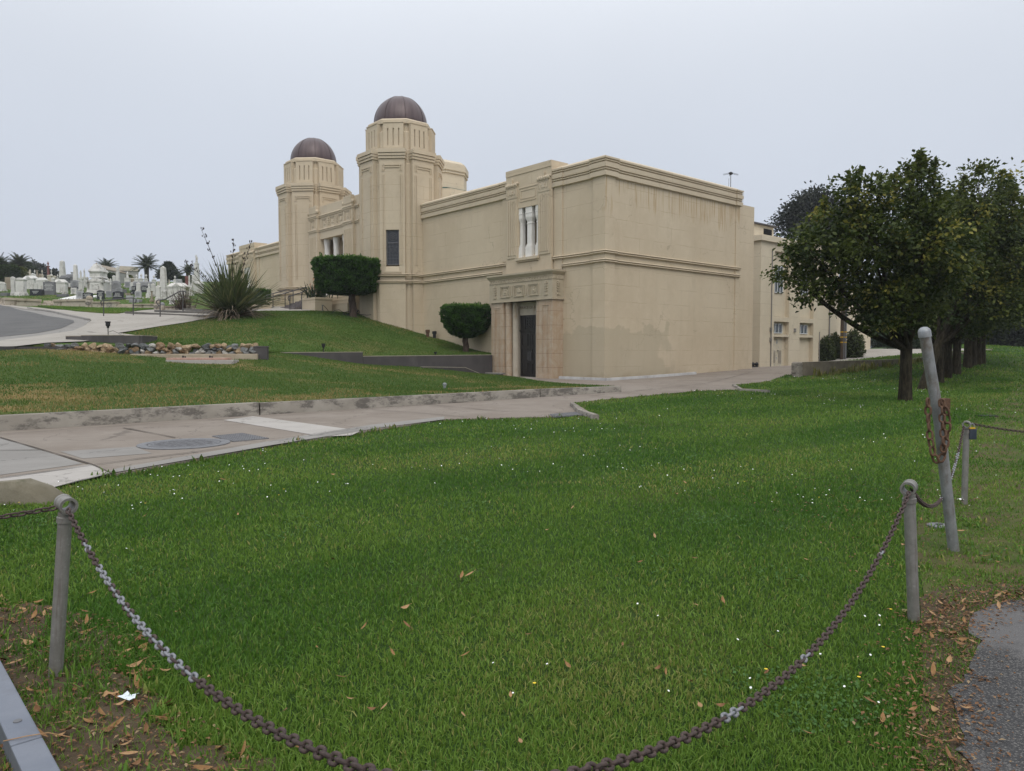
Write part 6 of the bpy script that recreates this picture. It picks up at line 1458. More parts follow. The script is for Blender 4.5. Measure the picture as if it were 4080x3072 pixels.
# eucalyptus behind the annex
be_ = W(3230,1330,96); be_.z = 3
lobe = [PL(px,py,r,96,be_,0,r,r*.7) for px, py, r in ((3130,880,38),(3165,850,45),(3120,925,26),(3215,815,60),(3260,790,48),(3300,830,70),(3250,880,70),(3190,900,50),(3340,900,70),(3300,960,70),(3400,860,60),(3240,960,50),(3420,960,70))]
tree('eucalyptus_tree', 'grey green eucalyptus rising behind the annex roof', be_, lobe, 8, .45, .40, 22, 26, EUC, hollow=.3, spread=.6)
# bushes by the utility pole
def shrub(name, label, base, rx, ry, h, mat, leaf, n, up=.5, box=0, cat='bush', core=None, group=None, tonez=True, stems=0):
    t = thing(name, label, cat, base, 0, group)
    if box:
        q = rng.uniform(-1,1,(n,3)); f = rng.integers(0,5,n); k = np.arange(n)
        ax = np.array([0,0,1,1,2])[f]; sg = np.array([-1,1,-1,1,1])[f]; q[k,ax] = sg*(1-np.abs(rng.normal(size=n))*.05)
        if box == 2: z_ = q[:,2].copy(); rr_ = np.sqrt(np.clip(1-(np.clip(z_,-.1,1))**2*.85,.05,1)); q[:,0] *= rr_; q[:,1] *= rr_
    else:
        q = rng.normal(size=(n,3)); q = unit(q)*(.72+.28*rng.uniform(0,1,(n,1))); q *= 1+.16*np.sin(q[:,[1,2,0]]*7+q[:,[2,0,1]]*5); q[:,2] = q[:,2]*.62+.38
    P = np.c_[q[:,0]*rx, q[:,1]*ry, (q[:,2]*.5+.5)*h if box else np.clip(q[:,2],-.05,9)*h]
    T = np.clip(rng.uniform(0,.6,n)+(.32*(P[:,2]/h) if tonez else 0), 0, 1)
    V, F, T = leafarr(P, leaf, up, .55, T, unit(q)); npmesh('foliage', V, F, mat, t, T)
    m = MB()
    if box: m.box(-rx*.93,rx*.93,-ry*.93,ry*.93,-.3,h*.95) if box == 1 else m.lathe([(rx*.9,-.2),(rx*.9,h*.3),(rx*.8,h*.6),(rx*.5,h*.85),(.05,h*.93)], 16)
    else: m.ball((0,0,h*.4),(rx*.72,ry*.72,h*.5),14,10)
    m.build('shade_core', core or simple('hedge_shade', (.012,.016,.007), (.02,.026,.01), 9), t, 60)  # solid core, inner shade of the foliage put into its near-black colour
    return t
for px, yt, yb, wpx, d, lb in ((3290,1345,1440,56,57.5,'dark green bush nearest the annex corner'),(3325,1333,1438,44,58.5,'dark green bush left of the utility pole'),(3400,1316,1434,62,58.5,'reddish green bush right of the utility pole')):
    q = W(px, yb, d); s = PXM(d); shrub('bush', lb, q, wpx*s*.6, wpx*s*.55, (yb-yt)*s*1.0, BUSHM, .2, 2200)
for px, yt, yb, wpx, d, lb in ((3600,1290,1420,90,66,'dark bush where the far path disappears'),(3520,1330,1404,60,84,'dark shrub at the far bend of the path')):
    q = W(px, yb, d); s = PXM(d); shrub('bush', lb, q, wpx*s*.7, wpx*s*.6, (yb-yt)*s, LEAFD, .3, 1500)
# clipped cypresses (goblet shape)
def topiary(label, base, prof, cx, n, leaf, tr, trunk_pts, nsp):
    """prof: (z, rx) from bottom to top; crown axis offset cx"""
    t = thing('clipped_cypress', label, 'topiary tree', base, 0)
    z = np.array([p[0] for p in prof]); r = np.array([p[1] for p in prof]); H = z[-1]-z[0]
    m = MB(); m.lathe([(max(.02,p[1]-.16), p[0]+(.14 if i == 0 else -.14 if i == len(prof)-1 else 0)) for i, p in enumerate(prof)], 28, (cx,0)); m.build('shade_core', simple('cypress_shade', (.010,.018,.006), (.016,.026,.008), 9), t, 50)  # dark body under the sprays, shade inside the crown given as colour
    a = rng.uniform(0, 2*math.pi, n); u = rng.uniform(0,1,n)
    top = rng.uniform(0,1,n) < .24; bot = (rng.uniform(0,1,n) < .10) & ~top
    zz = z[0]+H*u; rr = np.interp(zz, z, r)
    rr = np.where(top, r[-1]*np.sqrt(rng.uniform(0,1,n)), rr); zz = np.where(top, z[-1], zz)
    rr = np.where(bot, r[0]*np.sqrt(rng.uniform(0,1,n)), rr); zz = np.where(bot, z[0], zz)
    lump = .07*np.sin(a*7+zz*5)+.05*np.sin(a*13-zz*9)+.04*np.sin(zz*17+a*3)+rng.normal(size=n)*.035
    rr = rr+np.where(top|bot, 0, lump); zz = zz+np.where(top, .05*np.sin(rr*7+a*4)+rng.normal(size=n)*.05, 0)
    P = np.c_[cx+rr*np.cos(a), rr*np.sin(a), zz]
    D = np.c_[np.cos(a), np.sin(a), .55+rng.uniform(0,.6,n)]; D = np.where(top[:,None], np.c_[rng.normal(size=n)*.5, rng.normal(size=n)*.5, np.ones(n)*1.4], D); D = np.where(bot[:,None], np.c_[np.cos(a),np.sin(a),-np.ones(n)*.5], D)
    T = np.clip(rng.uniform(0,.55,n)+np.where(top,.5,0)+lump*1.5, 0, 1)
    A = leafarr(P-unit(D)*leaf*.35, leaf, .1, .42, T, D*2.2)
    parts = [A]
    for _ in range(nsp):                       # wispy shoots standing out of the top
        an = random.uniform(0,6.28); q = r[-1]*math.sqrt(random.uniform(.1,1)); h = random.uniform(.12,.34); k = 46
        zz = rng.uniform(0,1,k); P = np.c_[cx+q*math.cos(an)+rng.normal(size=k)*.05*(1-zz), q*math.sin(an)+rng.normal(size=k)*.05*(1-zz), z[-1]-.05+zz*h]
        parts.append(leafarr(P, leaf*.8, .1, .4, rng.uniform(.4,1,k), np.tile([0,0,2.],(k,1))))
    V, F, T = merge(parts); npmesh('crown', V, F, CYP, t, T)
    m = MB()
    for k in range(5):
        an = k*1.257; m.tube([(tr*.55*math.cos(an+.9*i)+p[0], tr*.55*math.sin(an+.9*i)+p[1], p[2]) for i, p in enumerate(trunk_pts)], [tr*(.75-.06*i) for i in range(len(trunk_pts))], 7)
    m.build('trunk', bark('cypress_bark', (.055,.04,.032), (.15,.11,.088)), t, 60); return t
bt = W(1405,1256,47.0); s = PXM(47)
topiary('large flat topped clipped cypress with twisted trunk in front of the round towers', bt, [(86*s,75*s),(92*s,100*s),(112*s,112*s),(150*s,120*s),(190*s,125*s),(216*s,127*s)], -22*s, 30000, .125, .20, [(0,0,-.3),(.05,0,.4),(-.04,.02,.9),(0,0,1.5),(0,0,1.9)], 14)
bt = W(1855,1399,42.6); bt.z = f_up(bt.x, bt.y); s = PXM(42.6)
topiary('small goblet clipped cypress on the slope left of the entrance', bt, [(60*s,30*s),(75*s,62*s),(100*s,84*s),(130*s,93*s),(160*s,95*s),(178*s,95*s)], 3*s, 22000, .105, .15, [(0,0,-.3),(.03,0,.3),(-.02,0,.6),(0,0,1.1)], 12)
# strap leaved plants
def straps(name, label, base, n, Lr, wr, mat, el0=(25,88), bend=(.4,1.2), dead=0, cat='plant', spread=.25, stalks=(), group=None, seg=7):
    t = thing(name, label, cat, base, 0, group)
    def blades(n, Lr, el0, bend, wr):
        Vs = []; Fs = []; Ts = []; o = 0
        for _ in range(n):
            az = random.uniform(0, 6.283); el = R(random.uniform(*el0)); L = random.uniform(*Lr); wd = random.uniform(*wr); bd = random.uniform(*bend)*(.4+.6*math.cos(el)); tn = random.random()
            p = np.array((random.gauss(0,spread), random.gauss(0,spread), 0.)); e = el; st = L/seg; side = np.array((-math.sin(az), math.cos(az), random.uniform(-.5,.5))); side /= np.linalg.norm(side)
            for i in range(seg+1):
                w_ = wd*(.55+.9*math.sin(min(1, i/seg*1.5)*1.57)*.5)*(1-(i/seg)**3)+.004
                Vs += [p-side*w_/2, p+side*w_/2]; Ts += [tn, tn]
                if i < seg: Fs.append((o+2*i, o+2*i+1, o+2*i+3, o+2*i+2))
                p = p+st*np.array((math.cos(az)*math.cos(e), math.sin(az)*math.cos(e), math.sin(e))); e -= bd/seg*(.3+1.6*i/seg)
            o += 2*(seg+1)
        return np.array(Vs), np.array(Fs), np.array(Ts)
    V, F, T = blades(n, Lr, el0, bend, wr); npmesh('leaves', V, F, mat, t, T)
    if dead:
        V, F, T = blades(dead, (Lr[0]*.45, Lr[1]*.75), (0, 32), (1.0, 2.3), (wr[0]*.5, wr[1]*.7)); V[:,2] = np.maximum(V[:,2], f_up(V[:,0]+base.x, V[:,1]+base.y)-base.z+.03); npmesh('dead_leaves', V, F, FLAXD, t, T)
    for (tx, tz, ty) in stalks:
        m = MB(); P = curve((0,0,.5), (tx, ty, tz), .15, 10); m.tube(P, [.028-.0018*i for i in range(11)], 6)
        for i in range(5, 11):
            for k in range(4):
                p = P[i]; dx, dy, dz = random.uniform(-.14,.14), random.uniform(-.1,.1), random.uniform(.02,.16); m.tube([p,(p[0]+dx,p[1]+dy,p[2]+dz)], .008, 4); m.ball((p[0]+dx,p[1]+dy,p[2]+dz+.03),(.028,.028,.06),6,4)
        m.build('flower_stalk', BLACKP if False else FLAXR, t, 60)
    return t
bf = hit(925,1262,f_up,26); s = PXM(bf.y)
straps('flax_plant', 'large green flax plant with dead straw skirt and dark flower stalks', bf, 640, (2.0,3.7), (.05,.095), FLAX, (22,89), (.15,.95), 260, stalks=((-108*s, 335*s, -.2), (5*s, 300*s, .2), (78*s, 285*s, 0.), (-175*s,210*s,-.1)))
bq = hit(735,1236,f_up,40)
straps('bronze_flax', 'smaller bronze coloured flax behind the second handrail', bq, 150, (1.2,2.0), (.03,.06), FLAXR, (12,85), (.1,.7), 0)
bp = Vector((*loc2w(-22.6,-3.7), 5.13))
straps('bird_of_paradise_plant', 'dark leaved plant with orange flowers in the large planter', bp, 130, (.7,1.45), (.06,.12), LEAFD, (25,88), (.1,.8), 0, spread=.4)
m = MB()
for _ in range(12):
    x, y, z = random.uniform(-.55,.5), random.uniform(-.3,.3), random.uniform(.85,1.3); m.tube([(x*.5,y*.5,.2),(x,y,z)], .012, 4)
    for k in range(4): a = random.uniform(-.6,.6); m.tube([(x,y,z),(x+.16*math.sin(a)+.05,y+random.uniform(-.05,.05),z+.11*math.cos(a))], [.016,.004], 4)
o = m.build('flowers', ORANGEF, [q for q in bpy.data.objects if q.name.startswith('bird_of_paradise_plant')][0])
bq = W(1030,1232,53); straps('agave_plant', 'dark spiky plant in the low planter left of the brick steps', bq, 140, (.8,1.5), (.06,.12), LEAFD, (15,85), (.1,.6), 0, spread=.3)
shrub('clipped_bush', 'clipped dark bush behind the spiky plant at the tower foot', W(1015,1215,57), 1.0, .8, 1.15, CYP, .13, 2600, .3, 1)
# palms
def palm(label, px, yc, d, r, ytr, fan=False):
    c = W(px, yc, d); b = W(px, ytr, d); t = thing('palm_tree', label, 'palm tree', (c.x, c.y, b.z), 0); h = c.z-b.z; m = MB()
    m.tube([(0,0,-1),(0,0,h*.5),(0,0,h)], [.4,.34,.38], 10); m.build('trunk', BARKP, t, 50)
    Vs = []; Fs = []; Ts = []; o = 0
    for i in range(52 if not fan else 60):
        az = i*2.39996; el = R(86-88*(i/52)**.85+random.uniform(-8,8)); L = r*random.uniform(1.0,1.3); bd = random.uniform(.7,1.25); p = np.array((0,0,h)); e = el; tn = random.uniform(0,.8); n = 16
        side = np.array((-math.sin(az), math.cos(az), 0))
        for k in range(n):
            dr = np.array((math.cos(az)*math.cos(e), math.sin(az)*math.cos(e), math.sin(e))); nrm = np.cross(side, dr)
            q = p+dr*L/n; ll = r*.25*math.sin(min(1,(k+1.5)/n*1.3)*math.pi*.6+.3)*(1-.6*(k/n)**3)
            Vs += [p-side*.03*r/2.4, p+side*.03*r/2.4, q+side*.025*r/2.4, q-side*.025*r/2.4]; Fs.append((o,o+1,o+2,o+3)); Ts += [tn]*4; o += 4
            for sgn in (1, -1):
                for z_ in (0,.5):
                    a0 = p+dr*L/n*z_; tip = a0+side*sgn*ll*.8+dr*ll*.55-nrm*0-np.array((0,0,ll*.25)); Vs += [a0, a0+dr*L/n*.42, tip, tip-dr*.02]; Fs.append((o,o+1,o+2,o+3)); Ts += [tn+.15]*4; o += 4
            p = q; e -= bd/n*(.5+k/n)
    npmesh('fronds', np.array(Vs), np.array(Fs), PALMM, t, np.array(Ts)); return t
palm('palm cut by the left picture edge', 2, 1058, 118, 1.75, 1130)
palm('palm crown above the dark clipped hedge', 77, 1056, 120, 1.95, 1120)
palm('palm behind the stone chapel gable', 424, 1072, 135, 2.0, 1125)
palm('large palm with visible dark trunk right of the grey mausoleum', 584, 1064, 120, 2.15, 1126)
palm('bushy fan palm left of the statue column', 750, 1084, 125, 1.4, 1130)
def pxshrub(label, x0, x1, yt, yb, d, mat, leaf, n, box, name='hedge', cat='hedge'):
    s = PXM(d); q = W((x0+x1)/2, yb, d); return shrub(name, label, q, (x1-x0)*s/2, min(2.2, (x1-x0)*s/2), (yb-yt)*s, mat, leaf, n, .4, box, cat)
pxshrub('dark clipped hedge block under the left palms', -5, 59, 1062, 1112, 100, HEDGE, .22, 2600, 1)
pxshrub('rounded yellow green clipped hedge', 56, 99, 1067, 1112, 102, HEDGEY, .2, 1900, 2)
pxshrub('dark clipped hedge right of the great monument', 394, 450, 1091, 1132, 104, HEDGE, .22, 2400, 1)
pxshrub('dark green hedge mass between the left palms', 5, 92, 1046, 1112, 128, LEAFD, .4, 2000, 0, 'tree_mass', 'tree')
pxshrub('dark green spreading tree behind the yellow hedge', 62, 145, 1050, 1112, 126, LEAFD, .4, 2400, 0, 'tree_mass', 'tree')
pxshrub('dark square hedge left of the needle obelisk', 720, 741, 1104, 1136, 105, HEDGE, .2, 900, 1)
pxshrub('dark round hedge behind the obelisks by the flax', 752, 768, 1100, 1136, 108, HEDGE, .2, 700, 2)
pxshrub('small yellow hedge behind the kneeling statue', 508, 526, 1100, 1118, 112, HEDGEY, .2, 600, 2)
for i, (x0, x1, yt, d, lb) in enumerate(((108,150,1042,210,'pale grey hillside tree left of the red column'),(135,168,1055,200,'grey tree lower on the skyline'),(155,190,1062,180,'dark bushy tree behind the red column'),(205,232,1082,180,'small dark tree left of the tallest obelisk'))):
    q = W((x0+x1)/2, 1125, d); s = PXM(d); shrub('skyline_tree', lb, q, (x1-x0)*s*.62, 3, (1125-yt)*s, EUC, .7, 1300, .4, 0, 'tree')
# layered conifer right of the obelisk
q = W(672,1128,130); s = PXM(130); t = thing('conifer_tree', 'dark layered conifer behind the massive obelisk', 'tree', q); m = MB(); m.tube([(0,0,-1),(0,0,84*s)], [.3,.05], 8); m.build('trunk', BARK, t)
parts = []
for k in range(12):
    z = (14+k*5.9)*s; r = (46-abs(k-1.5)*1.6-k*k*.20)*s
    for b in range(11):
        az = b*.571+k*.8; L = max(.3, r)*random.uniform(.8,1.15); n = 70; f = rng.uniform(.1,1,n)
        P = np.c_[np.cos(az)*L*f+rng.normal(size=n)*.14, np.sin(az)*L*f+rng.normal(size=n)*.14, z+L*f*.14+rng.normal(size=n)*.07]; parts.append(leafarr(P, .3, .7, .5, rng.uniform(0,.7,n), np.tile([np.cos(az),np.sin(az),.2],(n,1))))
V, F, T = merge(parts); npmesh('crown', V, F, LEAFD, t, T)
# weeds against the low wall and along the lawn edge
def weeds(name, label, pts, mat, h, n, kind=None, cat='weeds'):
    Vs = []; Fs = []; Ts = []; o = 0
    for (x, y, z, k) in pts:
        for _ in range(n):
            az = random.uniform(0,6.28); L = h*random.uniform(.5,1.2)*k; ln = random.uniform(.1,.7); bx, by = x+random.gauss(0,.09*k), y+random.gauss(0,.09*k); w_ = .012*k+h*.02
            sx, sy = -math.sin(az)*w_, math.cos(az)*w_; mx, my = bx+math.cos(az)*ln*L*.4, by+math.sin(az)*ln*L*.4; ex, ey = bx+math.cos(az)*ln*L, by+math.sin(az)*ln*L
            Vs += [(bx-sx,by-sy,z-.02),(bx+sx,by+sy,z-.02),(mx+sx,my+sy,z+L*.6),(mx-sx,my-sy,z+L*.6),(mx-sx,my-sy,z+L*.6),(mx+sx,my+sy,z+L*.6),(ex+sx*.2,ey+sy*.2,z+L),(ex-sx*.2,ey-sy*.2,z+L)]
            Fs += [(o,o+1,o+2,o+3),(o+4,o+5,o+6,o+7)]; t_ = random.random(); Ts += [t_]*8; o += 8
    ob = npmesh(name, np.array(Vs), np.array(Fs), mat, None, np.array(Ts)); tag(ob, label, cat, None, kind); return ob
P_ = []
for k in range(34):
    f = random.betavariate(1.2,2.0); x = 14.9+f*14+random.uniform(-.2,.2); y = 37.1+f*12.2-.35+random.uniform(-.15,.1); P_.append((x, y, float(f_near(x,y)), random.choice((.5,.8,1,1.5))))
weeds('wall_weeds', 'yellowish weeds at the foot of the low concrete wall', P_, WEEDM, .3, 22, 'stuff')
P_ = []
for a, b in zip(ROAD_NEAR[1:13], ROAD_NEAR[2:14]):
    L = math.hypot(b[0]-a[0], b[1]-a[1])
    for _ in range(int(L*3.2)):
        f = random.random(); x = a[0]+(b[0]-a[0])*f; y = a[1]+(b[1]-a[1])*f; P_.append((x+random.gauss(.1,.08), y-.06+random.gauss(0,.06), float(f_near(x,y)), random.choice((.3,.4,.5,.7,1.0))))
weeds('edge_grass', 'ragged long grass tufts along the edge of the road', P_, GRASSB, .10, 12, 'stuff')
# ------------------------------------------------------------------ posts and chains in the foreground
def linkmesh(name, mat, L=.046, wd=.031, r=.0050):
    m = MB(); h = (L-wd)/2; R_ = wd/2-r; P = []
    for k in range(7): a = -math.pi/2+math.pi*k/6; P.append((h+R_*math.cos(a), R_*math.sin(a), 0))
    for k in range(7): a = math.pi/2+math.pi*k/6; P.append((-h+R_*math.cos(a), R_*math.sin(a), 0))
    m.tube(P, r, 7, True); me = bpy.data.meshes.new(name); me.from_pydata(m.v, [], m.f); finish(me, mat, 80); return me
LK = [linkmesh('chain_link', RUSTL), linkmesh('chain_link', ZINC), linkmesh('chain_link', RUSTO)]
def place_links(path, pitch):
    """points and tangents at equal spacing along a polyline"""
    P = [Vector(p) for p in path]; out_ = []; acc = 0.0; nxt = 0.0
    for a, b in zip(P[:-1], P[1:]):
        L = (b-a).length
        while nxt <= acc+L: t = (nxt-acc)/L; out_.append((a.lerp(b, t), (b-a).normalized())); nxt += pitch
        acc += L
    return out_
def chain(label, path, pick, pitch=.0345, scale=1.0, maxparts=100, inview=None, group='chains of the barrier', weight=None):
    pts = place_links(path, pitch*scale); o = pts[0][0]
    t = thing('chain', label, 'chain', o, 0, group)
    idx = list(range(len(pts)))
    if len(pts) > maxparts:
        order = sorted(idx, key=lambda i: -(weight(pts[i][0]) if weight else -i)); main = set(order[:maxparts])
    else: main = set(idx)
    rest = MB()
    for i, (p, d) in enumerate(pts):
        q = d.to_track_quat('X', 'Z') @ Matrix.Rotation(R(45+90*(i % 2)+random.uniform(-7,7)), 3, 'X').to_quaternion()
        M = Matrix.Translation(p-o) @ q.to_matrix().to_4x4() @ Matrix.Scale(scale, 4)
        me = LK[pick(i/max(1, len(pts)-1))]
        if i in main:
            l = link('chain_link', me, t); l.location = p-o; l.rotation_mode = 'QUATERNION'; l.rotation_quaternion = q; l.scale = (scale,)*3
        else:
            rest.M = M; rest.add([v.co for v in me.vertices], [tuple(f.vertices) for f in me.polygons]); rest.M = None
    if rest.v: r = rest.build('chain_links', RUSTL, t, 80); r['kind'] = 'stuff'
    return t
def hang(a, b, sag, n=40):
    a = Vector(a); b = Vector(b); return [a.lerp(b, k/n)-Vector((0,0,sag*4*(k/n)*(1-k/n))) for k in range(n+1)]
def post(label, base, h, ang, r=.036, lean=0, mat=None):
    t = thing('chain_post', label, 'post', base, 0, 'pipe posts of the chain barrier', None, (0, lean, 0))
    m = MB(); m.lathe([(r,-.3),(r,h-.085)], 24); m.build('pipe', mat or GALV, t, 40)
    m = MB(); m.lathe([(r*1.0,h-.11),(r*1.18,h-.108),(r*1.18,h-.082),(r*1.02,h-.078),(r*1.02,h-.06)], 24)
    M = Matrix.Translation((0,0,h-.02)) @ Matrix.Rotation(ang, 4, 'Z') @ Matrix.Rotation(R(90), 4, 'Y'); m.M = M
    L = .052; m.lathe([(r*.92,-L),(r*1.3,-L),(r*1.3,-L+.016),(r*1.18,-L+.018),(r*1.18,L-.018),(r*1.3,L-.016),(r*1.3,L),(r*.92,L),(r*.92,-L)], 24, (0,0), 0, False); m.M = None
    m.build('tee_ring', mat or GALV, t, 40); return t
pA = flat(221,2695,0); tA = W(255,2010,pA.y-.02)
pB = flat(3641,2474,0); tB = W(3628,1945,pB.y-.02)
pC = flat(3842,2010,0); tC = W(3838,1692,pC.y)
hA = tA.z+.02; hB = tB.z+.02; hC = tC.z+.02
post('left grey pipe post with open ring head, leaning slightly', (pA.x, pA.y, 0), hA, R(-45), .0315, math.atan2(tA.x-pA.x, hA))
post('right grey pipe post with open ring head at the lawn corner', (pB.x, pB.y, 0), hB, R(-125), .0325, math.atan2(tB.x-pB.x, hB))
post('far pipe post with padlock box on the right edge of the lawn', (pC.x, pC.y, 0), hC, R(55), .0295, 0)
p0 = Vector((-.1, 1.2, .85)); post('pipe post below the picture, nearest the viewer', (p0.x, p0.y, 0), .87, R(0), .036)
ww = lambda p: -abs(p.y-2.4) if p.y > 1.25 else -9
def pickL(f):
    if f < .2: return 0 if random.random() < .93 else 1
    if f < .62: return 1 if random.random() < .82 else 0
    return 0
def pickR(f): return 1 if (random.random() < .05 or .29 < f < .33) else 0
chain('rusty and galvanised chain sagging from the left post toward the viewer', hang(tA+Vector((.05,-.05,-.02)), p0+Vector((-.03,.03,0)), .225), pickL, weight=lambda p: p.y)
chain('brown rusty chain sagging from the right post toward the viewer', hang(p0+Vector((.03,.03,0)), tB+Vector((-.03,-.04,-.02)), .36), pickR, weight=lambda p: p.y)
pD = Vector((-5.2, 3.1, 0)); post('pipe post beyond the left picture edge', pD, .86, R(5), .036)
chain('dark rusty chain running off the left picture edge', hang(Vector((-5.15,3.12,.83)), tA+Vector((-.05,.02,-.02)), .12), lambda f: 0, weight=lambda p: p.x)
def pickB(f): return 1 if f > .45 and random.random() < .75 else 0
chain('half bright chain between the right post and the far post', hang(tB+Vector((.03,.04,-.02)), tC+Vector((-.02,-.04,-.02)), .37), pickB, weight=lambda p: -p.y)
pE = Vector((7.9, 8.9, 0)); post('pipe post beyond the right picture edge', pE, .86, R(20), .034)
chain('thin dark chain from the far post to the right picture edge', hang(tC+Vector((.05,.02,.02)), pE+Vector((0,0,.82)), .16), lambda f: 0, weight=lambda p: -p.x)
t = thing('padlock', 'small dark padlock box hanging at the far post', 'padlock', tC+Vector((.08,-.02,-.02)))
m = MB(); m.box(-.035,.04,-.02,.02,-.13,-.02); m.build('body', simple('blue_black_paint', (.03,.04,.06), (.05,.06,.08), 9, .4), t, None, .006)
m = MB(); m.tube([(-.02,0,-.03),(-.02,0,.02),(.0,0,.035),(.02,0,.02),(.02,0,-.03)], .006, 6); m.build('shackle', GALVL, t, 60); m = MB(); m.box(-.04,.02,-.022,.0,-.02,-.005); m.build('tag', YELLOW, t)
# tall leaning pipe
b = flat(3800,2196,0); top = W(3681,1306,b.y); t = thing('leaning_pipe', 'tall leaning galvanised pipe with domed cap and chain loop', 'pipe', b)
e = top-b; P = [Vector((-e.x*.12,0,-.25)), Vector((0,0,0)), e*.35+Vector((.012,0,0)), e*.58+Vector((.022,0,0)), e*.8+Vector((.008,0,0)), e]
m = MB(); m.tube(P[:5]+[e-e.normalized()*.05], .041, 28); m.build('pipe', galv('stained_tall_pipe', (.20,.205,.205), (.27,.275,.275), .9), t, 60)
m = MB(); M = Matrix.Translation(e-e.normalized()*.075) @ e.to_track_quat('Z','Y').to_matrix().to_4x4(); m.M = M; m.lathe([(.041,-.0),(.047,.0),(.047,.045),(.045,.05),(.040,.064),(.024,.078),(.004,.083)], 24); m.build('cap', GALVL, t, 50)
m = MB(); q = W(3760,1612,b.y)-b; m.box(q.x-.03,q.x+.035,-.03,.02,q.z-.05,q.z+.05); m.tube([q,W(3735,1612,b.y)-b], .012, 6); m.build('bracket', RUSTO, t)
lp = [W(px,py,b.y+dy) for px, py, dy in ((3697,1604,-.06),(3699,1680,-.06),(3706,1745,-.09),(3716,1800,-.10),(3730,1834,-.10),(3747,1832,-.10),(3762,1806,-.09),(3772,1750,-.06),(3776,1690,-.06),(3771,1640,-.05),(3757,1605,-.04))]
chain('rusty chain loop hung on the tall leaning pipe', lp, lambda f: 2, pitch=.0345, scale=1.85, group='chains of the barrier')
lp = [W(px,py,b.y+dy) for px, py, dy in ((3752,1606,-.09),(3754,1680,-.10),(3758,1745,-.11),(3760,1800,-.12))]
chain('short rusty chain end hanging inside the loop on the leaning pipe', lp, lambda f: 2, pitch=.0345, scale=1.7, group='chains of the barrier')
# grey blue kerb beam at the bottom left
b0 = flat(0,2625,.10); b1_ = flat(256,3090,.10); dv = (b1_-b0).normalized(); nv = Vector((dv.y,-dv.x,0))
t = thing('kerb_beam', 'blue grey steel edging beam in the bottom left corner', 'beam', (b0.x, b0.y, 0)); m = MB(); m.M = Matrix.Rotation(math.atan2(dv.y, dv.x), 4, 'Z')
m.box(-1.2,.98,-.105,0,-.1,.10); m.box(.985,2.4,-.105,0,-.1,.098); m.build('beam', BEAMM, t, None, .006)
m = MB(); m.M = Matrix.Rotation(math.atan2(dv.y, dv.x), 4, 'Z'); m.lathe([(.016,.09),(.016,.103),(.004,.104)], 12, (.78,-.05)); m.build('bolt', IRON, t)
m = MB(); m.M = Matrix.Rotation(math.atan2(dv.y, dv.x), 4, 'Z'); m.tube([(.93,-.12,.102),(.955,-.05,.106),(.98,.02,.105),(1.0,.09,.07)], .002, 5); m.build('straw', DRYL3, t)
# crumpled foil, paper scraps
def scrap(label, px, py, sz, mat, z=.03):
    p = flat(px, py, 0); m = MB(); n = 5
    V = [(sz*(i/(n-1)-.5), sz*.7*(j/(n-1)-.5)+random.uniform(-.1,.1)*sz, random.uniform(0,.28)*sz) for i in range(n) for j in range(n)]
    m.add(V, [(i*n+j, (i+1)*n+j, (i+1)*n+j+1, i*n+j+1) for i in range(n-1) for j in range(n-1)]); o = m.build('litter', mat); o.location = (p.x, p.y, z); tag(o, label, 'litter')
scrap('crumpled silver foil at the lawn edge below the left chain', 512, 2810, .075, FOIL, .035)
scrap('brown paper scrap left of the silver foil', 440, 2795, .06, DRYL3, .03)
scrap('white paper scrap at the foot of the far post', 3826, 2010, .06, WHITEF, .05)
scrap('small white litter on the bank lawn', 446, 1560, .2, WHITEF, .0); bpy.data.objects['litter.003'].location = W(446,1557,20.5)
p = flat(3742,2092,.02); t = thing('meter_cover', 'small grey round lid in the grass near the leaning pipe', 'lid', p); m = MB(); m.lathe([(.10,-.05),(.10,.0),(.08,.006),(.01,.006)], 20); m.build('plate', IRON, t, 40); m = MB(); m.box(-.03,.03,-.008,.008,.006,.012); m.build('slot', IROND, t)
for i, (px, py) in enumerate(((3962,1552),(3958,1596),(3930,1660))):
    p = flat(px, py, .02); t = thing('sprinkler_box', ('farthest','middle','nearest')[i]+' dark valve box in the worn strip right of the trees', 'box', p, .3, 'dark valve boxes'); m = MB(); m.box(-.22,.22,-.14,.14,-.1,.03); m.build('box', IROND, t, None, .01); m = MB(); m.box(-.19,.19,-.11,.11,.03,.036); m.build('lid', BLACKP, t)
# ------------------------------------------------------------------ grass, flowers, fallen leaves
def blades(X, Y, Z, h, wd, lean=.45, tone=None):
    n = len(X); az = rng.uniform(0, 2*math.pi, n); bz = rng.uniform(0, 2*math.pi, n)
    ln = np.abs(rng.normal(size=n))*lean; dx = np.cos(az)*ln; dy = np.sin(az)*ln
    sx = np.cos(bz)*wd*.5; sy = np.sin(bz)*wd*.5
    V = np.empty((n,6,3))
    for k, (f, q, ww_) in enumerate(((0,0,1.0),(.55,.35,.8),(1,1,.12))):
        bx = X+dx*h*q; by = Y+dy*h*q; bz_ = Z+h*f*(1-.25*q*ln)
        V[:,2*k] = np.c_[bx-sx*ww_, by-sy*ww_, bz_]; V[:,2*k+1] = np.c_[bx+sx*ww_, by+sy*ww_, bz_]
    F = np.arange(n)[:,None,None]*6+np.array([[0,1,3,2],[2,3,5,4]])[None]; T = np.repeat(rng.uniform(0,.72,n) if tone is None else tone, 6)
    return V.reshape(-1,3), F.reshape(-1,4), T
SOILP = [jitter([(-.7,2.2),(-1.0,2.75),(-1.45,3.05),(-1.85,3.4),(-2.3,4.05),(-3.0,4.6),(-4.6,5.0),(-6,4.4),(-6,0),(-.6,0)], .1, .2)]
